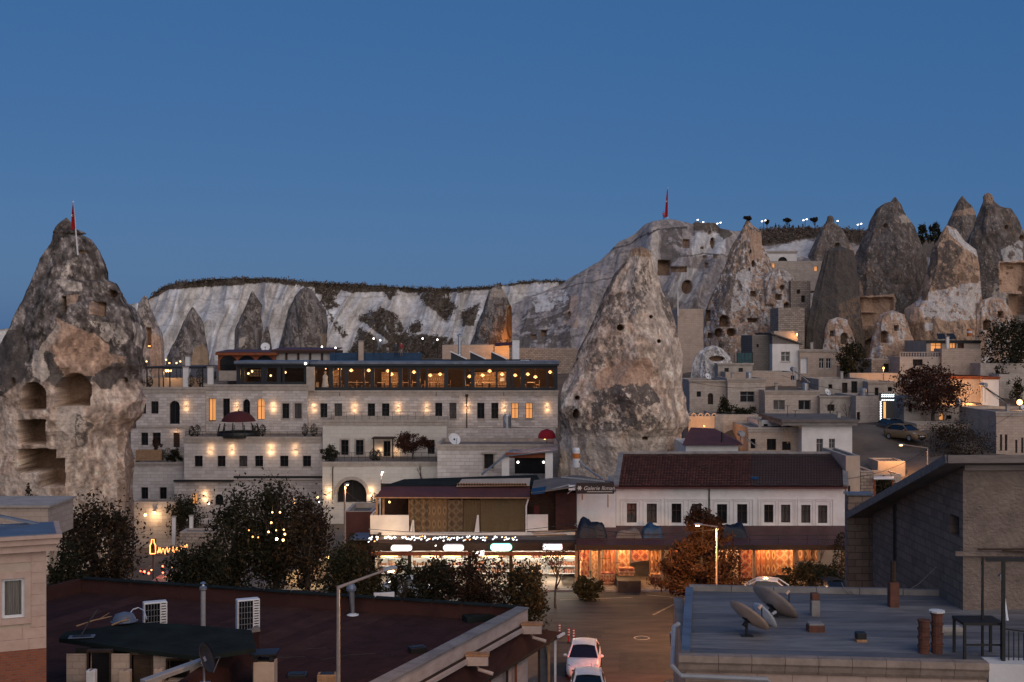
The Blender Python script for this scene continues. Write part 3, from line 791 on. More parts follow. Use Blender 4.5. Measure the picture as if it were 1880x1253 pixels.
rock_cone('rock_cone', 'small brown rock cone with a round cap stone on the ridge line', 204, [(1519,399),(1518,404),(1516,409),(1505,422),(1493,445),(1480,470),(1470,500)], [(1529,398),(1532,404),(1531,409),(1545,418),(1560,440),(1572,462),(1580,500)], 500,.8,'dark', RC+[('tan', [(1560,440),(1580,450),(1575,475),(1560,470)], .7)], [('rect', 1534,447,1541,456,1.2)], 110,130,.4,111, jit=2)
rock_cone('rock_cone', 'black slanting rock block left of the tallest right cone', 160, [(1512,461),(1504,490),(1492,535),(1482,575),(1476,600),(1472,650)], [(1567,461),(1572,480),(1578,520),(1584,580),(1590,650)], 650,.55,'ddark', [('dark', None, .7,.5,1.2),('brown', [(1540,560),(1580,540),(1590,650),(1540,650)], .6,.47,1.6)], [], 150,150,.45,121, sq=3, jit=2)
rock_cone('rock_cone', 'tallest dark rock cone with a rectangular tan alcove near its foot', 166, [(1641,363),(1634,371),(1625,372),(1615,378),(1607,384),(1596,407),(1584,433),(1570,464),(1560,493),(1549,531),(1536,580),(1528,650)], [(1645,363),(1650,370),(1656,376),(1665,395),(1680,417),(1692,448),(1701,467),(1706,500),(1700,560),(1694,650)], 650,.75,'dark', RC+[('ddark', None, .5,.55,1.0),('tan', [(1572,545),(1644,540),(1644,602),(1576,604)], .95),('tan', [(1565,520),(1580,515),(1586,545),(1565,570)], .6),('brown', [(1540,590),(1620,600),(1640,650),(1530,650)], .7,.45),('pale', [(1650,396),(1672,396),(1676,408),(1655,410)], .6)],
    [('rect', 1577,547,1640,574,1.1),('rect', 1577,574,1638,598,.8),('ell', 1622,411,1629,419,1.2),('rect', 1606,549,1619,557,1.6),('ell', 1626,576,1631,581,1.2),('ell', 1585,620,1640,660,2.0)], 280,300,.5,131, jit=2.2, inner='tan')
rock_cone('rock_cone', 'rear grey rock cone with a pointed tip, second from the right', 186, [(1765,361),(1757,372),(1751,381),(1744,397),(1736,414),(1728,440),(1720,480)], [(1769,361),(1776,370),(1784,377),(1790,388),(1796,410),(1806,480)], 480,.8,'dark', RC+[('tan', [(1745,390),(1790,380),(1792,394),(1742,398)], .7)], [], 120,130,.4,141, jit=2)
rock_cone('rock_cone', 'rightmost dark rock cone with a pale capped tip and tan alcove', 170, [(1806,357),(1803,362),(1804,370),(1801,376),(1792,395),(1785,414),(1776,440),(1766,490),(1758,560),(1750,650)], [(1821,357),(1825,364),(1826,370),(1840,381),(1857,384),(1869,405),(1881,430),(1897,470),(1912,520),(1925,580),(1935,650)], 650,.7,'dark', RC+[('tan', [(1803,356),(1826,356),(1824,374),(1803,370)], .6,.4,2),('tan', [(1832,480),(1885,478),(1885,540),(1836,538)], .95),('chalk', [(1838,460),(1875,440),(1880,478),(1842,484)], .6,.45),('pale', [(1826,520),(1850,540),(1838,600),(1810,600)], .6,.42)],
    [('rect', 1836,483,1884,536,1.2),('ell', 1844,414,1851,422,1.2),('rect', 1854,489,1866,494,1.8),('ell', 1853,500,1858,504,1.6),('rect', 1838,514,1845,523,1.8),('rect', 1818,550,1827,568,1.6),('rect', 1853,541,1880,580,2.0),('ell', 1876,525,1884,545,1.8),('ell', 1872,432,1880,443,1.2)], 260,280,.5,151, jit=2.2, inner='tan')
rock_cone('rock_cone', 'broken tan rock cone with masonry patches between the two tallest dark cones', 156, [(1737,415),(1727,429),(1713,452),(1704,484),(1694,515),(1680,551),(1658,567),(1650,591),(1646,650)], [(1742,415),(1756,421),(1775,443),(1795,460),(1799,488),(1802,531),(1808,579),(1812,650)], 650,.6,'tan', [('ochre', None, .6,.52,1.2),('dark', None, .75,.57,1.6),('dark', [(1712,455),(1745,440),(1768,460),(1750,490),(1755,525),(1715,535),(1700,500)], .85,.42,1.6),('chalk', [(1736,414),(1756,421),(1795,460),(1795,472),(1770,455),(1745,432)], .8),('chalk', [(1680,552),(1700,540),(1760,525),(1800,515),(1800,585),(1740,590),(1690,580)], .7,.42,1.4),('tan', [(1652,562),(1690,562),(1700,600),(1660,605)], .8),('chalk', [(1698,592),(1712,592),(1712,608),(1700,608)], .9)],
    [('rect', 1692,535,1704,552,1.6),('rect', 1756,536,1761,543,1.2),('rect', 1746,568,1751,573,1.2),('rect', 1662,603,1689,636,2.6),('arch', 1757,500,1774,516,1.2),('arch', 1782,505,1796,520,1.2),('soft', 1650,560,1700,605,-.8)], 260,280,.55,161, jit=2.5)

for i, (lb, Y, x0, x1, x2, x3, y0, fl_) in enumerate((('tan carved rock mound between the tallest cone and the broken cone', 153,1612,1662,1592,1690,578, [('arch', 1618,608,1630,630,1.4),('rect', 1642,598,1650,608,1.2)]),('tan carved rock mound under the rightmost cone', 154,1800,1850,1782,1890,552, [('arch', 1806,588,1818,606,1.4),('rect', 1832,572,1842,584,1.2),('rect', 1856,590,1866,600,1.2)]),('pale carved rock mound beside the black rock block', 158,1520,1556,1504,1580,588, [('rect', 1524,608,1532,618,1.2),('arch', 1544,612,1556,632,1.4)]))):
    rock_cone('cave_rock', lb, Y, [(x0, y0),(x0 - 8, y0+18),(x2,660)], [(x1, y0+4),(x1+10, y0+24),(x3,660)], 665,.5,'tan', [('chalk', None, .7,.54,.8),('dark', None, .6,.6,1.6)], fl_, 100,130,.6,181+i, jit=2)
# ------------------------------------------------------------------ building helper
class Fac:
    """a facade: local x along the wall, y into the building, z up;origin seen at pixel px0, Y metres away"""
    def __init__(self, px0, Y, yaw=0.0):
        self.X0 = (px0 - CX)/F*Y;self.Y0 = Y;self.yaw = yaw
        self.c, self.s = math.cos(yaw), math.sin(yaw)
        self.T = Matrix.Translation((self.X0, Y, 0)) @ Matrix.Rotation(yaw, 4,'Z')
    def x(self, px, y=0.0):
        k = (px - CX)/F
        # point (x, y): X = X0+x c - y s ; Y = Y0+x s+y c
        return (k*(self.Y0+y*self.c) - self.X0+y*self.s)/(self.c - k*self.s)
    def z(self, py, px, y=0.0):
        x = self.x(px, y)
        return H - (py - CY)/F*(self.Y0+x*self.s+y*self.c)

def wall_cells(b, x0, x1, z0, z1, ops, rv):
    """front wall with openings cut out and their reveals;ops = [(xa, xb, za, zb, arch)]"""
    xs = sorted({x0, x1, *[o[0] for o in ops], *[o[1] for o in ops]})
    zs = sorted({z0, z1, *[o[2] for o in ops], *[o[3] for o in ops]})
    xs = [v for v in xs if x0 - 1e-6 <= v <= x1+1e-6];zs = [v for v in zs if z0 - 1e-6 <= v <= z1+1e-6]
    for i in range(len(xs) - 1):
        j = 0
        while j < len(zs) - 1:
            mx = (xs[i]+xs[i+1])/2
            def inside(j):
                mz = (zs[j]+zs[j+1])/2
                return any(o[0] < mx < o[1] and o[2] < mz < o[3] for o in ops)
            if inside(j): j += 1;continue
            k = j
            while k+1 < len(zs) - 1 and not inside(k+1): k += 1
            b.quad((xs[i], 0, zs[j]),(xs[i+1], 0, zs[j]),(xs[i+1], 0, zs[k+1]),(xs[i], 0, zs[k+1]))
            j = k+1
    for xa, xb, za, zb, arch in ops:
        b.quad((xa, 0, za),(xb, 0, za),(xb, rv, za),(xa, rv, za))
        if arch:
            r = (xb - xa)/2;cx = (xa+xb)/2;zc = zb - min(r*arch, zb - za - .01);ry = zb - zc
            n = 8
            pts = [(cx - r*math.cos(math.pi*i/n), zc+ry*math.sin(math.pi*i/n)) for i in range(n+1)]
            for i in range(n):
                p, q = pts[i], pts[i+1]
                b.quad((p[0], 0, p[1]),(q[0], 0, q[1]),(q[0], 0, zb),(p[0], 0, zb))
                b.quad((p[0], 0, p[1]),(p[0], rv, p[1]),(q[0], rv, q[1]),(q[0], 0, q[1]))
            zt = zc
        else:
            b.quad((xa, 0, zb),(xa, rv, zb),(xb, rv, zb),(xb, 0, zb));zt = zb
        b.quad((xa, 0, za),(xa, rv, za),(xa, rv, zt),(xa, 0, zt))
        b.quad((xb, 0, za),(xb, 0, zt),(xb, rv, zt),(xb, rv, za))

def add_window(th, T, xa, xb, za, zb, kind, rv, frame, arch=0):
    """window or door set back in its opening: frame part, its panes below it"""
    w, h = xb - xa, zb - za
    f = 0.055 if min(w, h) > .5 else 0.035
    y0, y1 = rv - .07, rv - .0
    b=MB(T)
    isdoor = kind.startswith('door')
    b.box(xa, xa+f, y0, y1, za, zb);b.box(xb - f, xb, y0, y1, za, zb)
    b.box(xa+f, xb - f, y0, y1, zb - f, zb);b.box(xa+f, xb - f, y0, y1, za, za+(f if not isdoor else f*2))
    if w > .55: b.box((xa+xb)/2 - f/2,(xa+xb)/2+f/2, y0, y1, za+f, zb - f)
    if h > 1.1 and not isdoor: b.box(xa+f, xb - f, y0+.004, y1, za+h*.62, za+h*.62+f*.8)
    wn_ = b.build('door' if isdoor else 'window',M[frame],th)
    pm_ = M['pane']
    if kind.endswith('lit'): pm_ = M['warmpane']
    elif kind.endswith('cur'): pm_ = M['panec']
    elif kind.endswith('white'): pm_ = M['white']
    elif kind.endswith('wood'): pm_ = M['darkwood']
    elif kind.endswith('hol'): pm_ = M['hollow']
    # one pane on each side of the middle bar
    mids = [xa, (xa+xb)/2, xb] if w > .55 else [xa, xb]
    for i in range(len(mids) - 1):
        p = MB(T);g = .004
        p.quad((mids[i]+g, y1 - .02, za+g),(mids[i+1] - g, y1 - .02, za+g),(mids[i+1] - g, y1 - .02, zb - g),(mids[i]+g, y1 - .02, zb - g))
        p.build('pane', pm_, wn_)
    return wn_

def house(name, label, cat, px0, px1, pt, pb, Y, D, mat, ops=(), yaw=0.0, cornice=0.0, cm='cornice', roof='flatroof', frame='black', group=None, rv=0.28, sink=2.0, sills=False, parapet=0.35, slope=None):
    """flat-roofed stone house: wall with real openings, cornice, roof, windows"""
    fc = Fac(px0, Y, yaw); T = fc.T
    x1 = fc.x(px1);zt = fc.z(pt, px0);zb = fc.z(pb, px0) - sink
    th = thing(name, label, cat, (fc.X0, fc.Y0, zb), yaw, group)
    cut = []
    for o in ops:
        xa, xb = fc.x(o[0]), fc.x(o[2]);z2, z1 = fc.z(o[1], o[0]), fc.z(o[3], o[0])
        cut.append((xa, xb, z1, z2, o[5] if len(o) > 5 else 0))
    b=MB(T)
    wall_cells(b, 0, x1, zb, zt, cut, rv)
    b.quad((0,0, zb),(0,0, zt),(0, D, zt),(0, D, zb))
    b.quad((x1,0, zb),(x1, D, zb),(x1, D, zt),(x1,0, zt))
    b.quad((0, D, zb),(0, D, zt),(x1, D, zt),(x1, D, zb))
    b.build('wall',M[mat],th)
    if roof:
        r = MB(T);zr = zt - parapet
        r.quad((.0,0, zr),(x1,0, zr),(x1, D, zr),(0, D, zr));r.build('roof',M[roof],th)
        c = MB(T);t = .25                                         # parapet top
        for a in ((0, x1,.003, t, ),(0, x1, D - t, D - .003)): c.box(a[0]+.003, a[1] - .003, a[2], a[3], zr, zt+.04)
        c.box(.003, t, t, D - t, zr, zt+.04);c.box(x1 - t, x1 - .003, t, D - t, zr, zt+.04)
        c.build('parapet',M[cm],th)
    if cornice:
        c = MB(T);h = cornice
        c.box(-.12, x1+.12,-.16,.002, zt - h*.35, zt+.06);c.box(-.06, x1+.06,-.09,.002, zt - h, zt - h*.35)
        c.build('cornice',M[cm],th)
    for o, (xa, xb, z1, z2, ar) in zip(ops, cut):
        k = o[4] if len(o) > 4 else 'win'
        w = add_window(th, T, xa, xb, z1, z2, k, rv, frame, ar)
        if sills and not k.startswith('door'):
            s = MB(T);s.box(xa - .08, xb+.08,-.07,.10, z1 - .09, z1+.003);s.build('sill',M[cm], w)
    th['_'] = 0;del th['_']
    return th, fc, x1, zt, zb

def surround(th, fc, ops, mat, w=.12, d=.05):
    for o in ops:
        xa, xb = fc.x(o[0]), fc.x(o[2]);z2, z1 = fc.z(o[1], o[0]), fc.z(o[3], o[0])
        b=MB(fc.T)
        b.box(xa - w, xa, -d, .003, z1, z2+w);b.box(xb, xb+w, -d, .003, z1, z2+w);b.box(xa, xb, -d, .003, z2, z2+w);b.box(xa - w, xb+w, -d - .03,.003, z1 - w, z1)
        b.build('window_surround',M[mat],th)

def railing(th, T, x0, x1, y, z0, h, mat='black', step=.5, name='railing', y2=None):
    b=MB(T)
    y2 = y if y2 is None else y2
    n = max(2, int(abs(math.hypot(x1 - x0, y2 - y))/step))
    for i in range(n+1):
        t = i/n;x = x0+(x1 - x0)*t;yy = y+(y2 - y)*t
        b.box(x - .015, x+.015, yy - .015, yy+.015, z0, z0+h)
    for zz in (z0+h, z0+h*.5):
        b.beam((x0, y, zz),(x1, y2, zz),.03,.03)
    return b.build(name,M[mat],th)

WALL_LAMPS = 0
def wall_lamp(px, py, fc, label, pw=9.0, group='up and down lights on the hotel walls', col=WARM):
    """box fitting on the wall with one bulb shining up and one shining down"""
    x = fc.x(px);z = fc.z(py, px)
    p = fc.T @ Vector((x, -.09, z))
    th = thing('wall_lamp', label, 'wall lamp', p, fc.yaw, group)
    b=MB(fc.T);b.box(x - .07, x+.07,-.16,-.002, z - .09, z+.09);b.build('housing',M['greyp'],th)
    pw *= R.uniform(.6,1.25)
    for s in (1,-1):
        g = MB(fc.T);g.box(x - .05, x+.05,-.14,-.03, z+s*.10 - .008, z+s*.10+.008);g.build('lens',M['warmshade'],th)
        point_light('lamp_light', fc.T @ Vector((x, -.27, z+s*.32)),1.05*pw*(1.1 if s < 0 else .95), col, th, .04)
    return th
# ------------------------------------------------------------------ cave hotel, terrace by terrace
HG = 'stone wings of the cave hotel'
# main long wing, three wall sections
opsA = [(258,740,268,760,'win'),(277,737,291,760,'win'),(311,736,330,779,'door', 1.0)]
hA, fA, *_ = house('hotel_wing', 'old stone hotel wing with an arched black doorway beside the left rock cone', 'hotel', 250,376,712,800,133,14,'hotel', opsA, cornice=.5, group=HG, rv=.35)
opsB = [(383,732,396,774,'doorlit'),(409,732,422,774,'door'),(446,733,459,771,'win', 1.3),(472,732,486,771,'winlit', 1.3),(518,741,531,769,'win'),(541,741,554,769,'wincur')]  # first door's pane glows in place of a lit reflection
hB, fB, *_ = house('hotel_wing', 'stone hotel wing with two pointed arch windows behind the domed gazebo', 'hotel', 376.3,564,707,812,133.6,14,'hotel', opsB, cornice=.45, group=HG, rv=.35)
opsC = [(588,741,601,767),(614,741,628,767,'wincur'),(675,741,688.5,767),(701,741,715,767),(799,740,812,767),(825,740,838,769,'wincur'),(876,740,889.5,769),(902,740,915,769),(939,740,952,769,'winlit'),(965,740,978,769,'winlit')]
hC, fC, *_ = house('hotel_wing', 'long stone hotel wing with ten windows under the lit restaurant', 'hotel', 564.3,1024,718,815,134.5,14,'hotel', opsC, cornice=.4, group=HG, rv=.35, sills=True)
surround(hB, fB, opsB[4:], 'cornice', .14,.04)
for th_, fc_, y_ in ((hC, fC, 726),(hC, fC, 786),(hB, fB, 716),(hA, fA, 721),(hA, fA, 784)):     # string courses
    b=MB(fc_.T);xe = fc_.x(1023.6 if fc_ is fC else (563.6 if fc_ is fB else 375.7));z_ = fc_.z(y_, 600)
    b.box(.02, xe, -.07,.002, z_ - .08, z_+.08);b.build('string_course',M['cornice'], th_)
for px, lb in ((342,'lit wall lamp beside the arched black hotel doorway'), ):
    wall_lamp(px, 746, fA, lb)
for px, lb in ((434.5,'lit wall lamp just above the domed gazebo'),(502,'lit wall lamp right of the pointed arch hotel windows')):
    wall_lamp(px, 748, fB, lb)
for px, lb in ((577,'lit wall lamp at the left end of the ten window wing'),(651,'lit wall lamp between the second and third window of the ten window wing'),(731,'lit wall lamp right of the fourth window of the ten window wing'),(783.5,'lit wall lamp left of the fifth window of the ten window wing'),
               (857,'lit wall lamp beside the iron drain pipe on the ten window wing'),(924.6,'lit wall lamp left of the two orange lit hotel windows'),(1004.5,'lit wall lamp nearest the big middle rock cone')):
    wall_lamp(px, 749, fC, lb)
b=MB(fC.T);b.tube([(fC.x(857),-.09, fC.z(728,857)),(fC.x(857),-.09, fC.z(792,857))], .06,6);b.box(fC.x(857) - .16, fC.x(857)+.16,-.28,-.003, fC.z(729,857), fC.z(724,857));b.build('drain_pipe',M['darkwood'], hC)
for px in (624,801,925):
    b=MB(fC.T);b.tube([(fC.x(px),-.06, fC.z(719, px)),(fC.x(px),-.06, fC.z(727, px))], .05,6);b.build('spout',M['black'], hC)

# second storey on the left, its planter and the lower left wall
opsD = [(259,794,272,818),(280,794,295,818),(318,794,330,822,'doorwood')]
hD, fD, *_ = house('hotel_wing', 'lower left hotel storey with two black windows and a red shrub', 'hotel', 240,341,789,850,131.5,6,'hotel', opsD, group=HG, rv=.3, roof='paving')
wall_lamp(324,790, Fac(240,131.4), 'wall lamp washing light over a wooden door at lower left hotel', 6)
th = thing('planter', 'long wooden planter box on the lower left hotel terrace', 'planter', P(249,845,129.6))
b=MB();p0, p1 = P(249,826,129.6), P(297,846,129.6)
for k in range(5):
    bb=MB();z0 = p1.z+(p0.z - p1.z)*k/5;bb.box(p0.x, p1.x, 129.6,129.66, z0+.01, p1.z+(p0.z - p1.z)*(k+1)/5 - .01);bb.build('plank',M['lightwood'],th)
b.box(p0.x+.02, p1.x - .02,129.67,130.4, p1.z, p0.z - .05);b.build('soil_box',M['ground'],th)
opsE = [(259,895,272,917),(293,895,306,917)]
hE, fE, *_ = house('hotel_wing', 'low hotel wall with two black windows below the planter terrace', 'hotel', 238,340,850,930,128.5,3.4,'hotel2', opsE, cornice=.3, group=HG, roof='paving', rv=.3)
# lower wing with four lights
opsL = [(357,837,372,857),(399,837,414,857),(439,837,454,857,'wincur'),(468,837,483,857),(514,837,529.5,857),(556,837,571,857)]
hL, fL, *_ = house('hotel_wing', 'square stone hotel wing with six black windows and four lamps under the gazebo', 'hotel', 338,592,803,886,127.5,6.2,'hotel2', opsL, cornice=.55, group=HG, roof='paving', rv=.3, sills=True, parapet=.06)
for px, lb in ((386.7,'leftmost lit lamp on the six window hotel wing'),(426,'second lit lamp from the left on the six window hotel wing'),(497.7,'third lit lamp from the left on the six window hotel wing'),(542,'rightmost lit lamp on the six window hotel wing')):
    wall_lamp(px, 826, fL, lb, 10)
opsL2 = [(352,906,362,927,'doorlit'),(395,908,410,928,'door', 1.0)]
hL2, fL2, *_ = house('hotel_wing', 'ground floor hotel wall with small lit doorway behind the dark trees', 'hotel', 320,594,884,965,126.2,1.25,'hotel', opsL2, group=HG, roof='paving', rv=.3, parapet=.02)
b=MB(fL2.T);b.box(0, fL2.x(430),-.35,.002, fL2.z(884,400), fL2.z(881,400));b.box(fL2.x(430)+.004, fL2.x(593.5),-.35,.002, fL2.z(878,500), fL2.z(874,500));b.build('ledge',M['black'], hL2)
wall_lamp(377,912, fL2,'bright warm wall lamp beside the ground floor hotel doorway', 16)

# white cut-stone block with the terrace and the big arch
opsU = [(626,808,640,836,'win'),(653,808,667.5,836,'win'),(704,810,717,848,'door'),(785,808,798,834,'win')]
hU, fU, *_ = house('hotel_wing', 'pale cut stone hotel block with two shuttered windows and vine covered porch', 'hotel', 592.5,820,772,852,126.8,6.5,'cutstone', opsU, cornice=.5, group=HG, roof='paving', rv=.3, cm='cornice')
surround(hU, fU, opsU[:2], 'cornice', .16,.04)
opsV = [(618,881,673,924,'door', 1.0)]
hV_, fV, *_ = house('hotel_wing', 'pale hotel basement with a large round arch gateway', 'hotel', 592,866,849,965,120.5,6.0,'cutstone', [(618,881,673,924,'doorhol', 1.0)], cornice=.4, group=HG, roof='paving', rv=.9, parapet=.02)
b=MB(fV.T)                                                     # arch ring of the gateway
cx_, zc_ = (fV.x(618)+fV.x(673))/2, fV.z(881,640) - (fV.x(673) - fV.x(618))/2
r_ = (fV.x(673) - fV.x(618))/2
for i in range(14):
    a0, a1 = math.pi*i/14+.01, math.pi*(i+1)/14 - .01
    v = MB(fV.T);q = []
    for y_ in (-.07,.002):
        for rr, aa in ((r_, a0),(r_+.32, a0),(r_+.32, a1),(r_, a1)): q.append((cx_ - rr*math.cos(aa), y_, zc_+rr*math.sin(aa)))
    v.add(q, [(0,1,2,3),(7,6,5,4),(0,4,5,1),(1,5,6,2),(2,6,7,3),(3,7,4,0)]);v.build('arch_stone',M['cornice'], hV_)
b=MB(fV.T);b.tube([(fV.x(612),-.1, fV.z(857,612)),(fV.x(611),-.1, fV.z(862,612)),(fV.x(611),-.1, fV.z(918,612))], .05,6);b.build('drain_pipe',M['darkwood'], hV_)
for px, py, lb in ((604,905,'lit wall lamp left of the round arch gateway'),(681,905,'lit wall lamp right of the round arch gateway')):
    wall_lamp(px, py, fV, lb, 10)
# tan curtain wall at the right end of that block
b=MB();p0, p1 = P(803,825,120.2), P(867,850,120.2)
# terrace railing
railing(hV_, fV.T, fV.x(593), fV.x(800),.15, fV.z(849,600),.95,'black', .7)
railing(hU, fU.T, fU.x(594), fU.x(805),.1, fU.z(771,600),.8,'black', .8)
railing(hL, fL.T, fL.x(340), fL.x(590),.1, fL.z(803,400),.6,'black', .9)
# porch on that terrace
th = thing('porch', 'small dark porch roof over the pale block door', 'porch', P(683,848,125))
b=MB();a, c = P(683,804,125), P(724,806,125);b.box(a.x, c.x, 124.6,126.6, c.z, a.z);b.build('canopy',M['darkwood'],th)
for px in (686,721):
    b=MB();q = P(px, 806,124.8);b.box(q.x - .06, q.x+.06,124.75,124.87, P(px, 849,124.8).z, q.z);b.build('post',M['darkwood'],th)
for px, py, lb in ((697,838,'low lamp lighting the porch wall from the left'),(728,838,'low lamp lighting the porch wall from the right')):
    wall_lamp(px, py - 6, Fac(592.5,126.75), lb, 7)

# grey stone block on the right of the hotel and its clutter
opsG = [(889,834,906,861,'winhol')]
hG_, fG, *_ = house('stone_house', 'grey stone house wall with a single shuttered window right of the hotel terrace', 'house', 803,1025,817,905,117.5,8,'hotel2', opsG, cornice=.45, roof='paving', rv=.25)
surround(hG_, fG, opsG, 'cornice', .14,.06)
b=MB(fG.T);b.box(fG.x(884), fG.x(911),-.25,.003, fG.z(833,890), fG.z(830,890));b.build('window_hood',M['cornice'], hG_)
opsH = [(948,792,952,797,'win')]
hH, fH, *_ = house('stone_wall', 'low stone service wall below the two orange lit hotel windows', 'wall', 820.4,1020,788,830,129,1.2,'hotel', (), roof=None)
th = thing('tin_porch', 'sloping blue grey tin roof beside the middle rock cone foot', 'tin roof', P(925,842,112))
b=MB(); A, B, C_, D_ = P(922,838,110.5), P(1024,827,110.5), P(1024,819,116), P(935,826,116)
for q in (0,): b.add([A, B, C_, D_, A - Vector((0,0,.08)), B - Vector((0,0,.08)), C_ - Vector((0,0,.08)), D_ - Vector((0,0,.08))], [(0,1,2,3),(7,6,5,4),(0,4,5,1),(1,5,6,2),(2,6,7,3),(3,7,4,0)])
b.build('tin_sheet',M['bluetin'],th)
b=MB();b.beam(P(884,872,110.4), P(924,839,110.4),.14,.2);b.build('sloping_edge',M['bluetin'],th)
for px in (928,1008):
    b=MB();q = P(px, 838 if px < 1000 else 830,110.8);b.box(q.x - .35, q.x+.35,110.75,110.95, q.z - 3.4, q.z - .06);b.build('pillar',M['plaster'],th)
b=MB();q0, q1 = P(945,840,111.6), P(1003,870,111.6);b.box(q0.x, q1.x, 111.6,111.8, q1.z, q0.z);b.build('dark_window_band',M['pane'],th)
b=MB();b.box(P(928,836,111).x, P(1008,836,111).x, 111,111.15, P(960,841,111).z, P(960,832,111).z);b.build('timber_beam',M['redwood'],th)
for px, py, lb in ((951,849,'small white lamp left inside the tin roof porch'),(998,849,'small white lamp right inside the tin roof porch')):
    th = thing('lamp', lb, 'lamp', P(px, py, 111.3));b=MB();b.ball(P(px, py, 111.3),.11,6);b.build('bulb',M['whitebulb'],th);b=MB();q = P(px, py, 111.3);b.tube([q, q+Vector((0,.3,.1))], .02,5);b.build('arm',M['black'],th)

# ------------------------------------------------------------------ lit glass restaurant on the roof
def restaurant(label, px0, px1, pt, pb, Y, D, bays, roof_py, slope):
    fc = Fac(px0, Y); T = fc.T;x1 = fc.x(px1);zt, zb = fc.z(pt, px0), fc.z(pb, px0)
    th = thing('glass_restaurant', label, 'restaurant', (fc.X0, Y, zb),0,'glass restaurant halls on the hotel roof')
    b=MB(T);b.box(-.3, x1+.3,-.5, D, zt, zt+.45);b.build('roof',M['navy'],th)
    b=MB(T);b.box(-.36, x1+.36,-.6,-.502, zt+.2, zt+.50);b.box(-.36, x1+.36,-.5, D, zt+.452, zt+.50);b.build('roof_edge',M['bluetin'],th)
    b=MB(T);b.box(0, x1,.1, D, zb - .1, zb+.02);b.build('floor',M['darkwood'],th)
    b=MB(T);b.box(0, x1, D - .2, D, zb+.02, zt);b.box(-.02,.1,0, D - .2, zb, zt);b.box(x1 - .1, x1+.02,0, D - .2, zb, zt);b.build('back_wall',M['darkwood'],th)
    b=MB(T);b.box(0, x1,-.05,.12, zb - .02, zb+.28);b.box(0, x1,-.05,.12, zt - .3, zt);b.build('sill_beam',M['navy'],th)
    xs = [fc.x(p) for p in bays]
    for i, x in enumerate(xs):
        w = .11 if i % 2 else .22
        b=MB(T);b.box(x - w, x+w, -.08,.14, zb, zt);b.build('mullion',M['navy'],th)
    for i in range(len(xs) - 1):
        b=MB(T);b.quad((xs[i], .03, zb+.28),(xs[i+1], .03, zb+.28),(xs[i+1], .03, zt - .3),(xs[i], .03, zt - .3));b.build('pane',M['glass'],th)
    return th, fc, x1, zt, zb
rB = [565,578,608,624,636,668,684,716,735,752,768,784,819,853,868,912,933,941,960,1005,1020]
r2, f2, x2, zt2, zb2 = restaurant('long navy framed glass restaurant full of warm lamps on the hotel roof', 565.5,1021,672,716,135.5,6.5, rB, 665,0)
r1, f1, x1_, zt1, zb1 = restaurant('shorter dim navy glass hall left of the white pillar', 437.5,563,671,706,134.6,6, [438,447,483,489,512,521,562], 665,0)
th = thing('pillar', 'white stone pillar between the two glass restaurant halls', 'pillar', P(569,718,134.2))
b=MB();a, c = P(562.5,674,134.2), P(577,718,134.2);b.bbox(a.x, c.x, 134.1,134.75, c.z, a.z, .03);b.build('shaft',M['cornice'],th);b=MB();b.ball(P(561,668,134),.14,8);b.build('lamp_ball',M['whitebulb'],th)
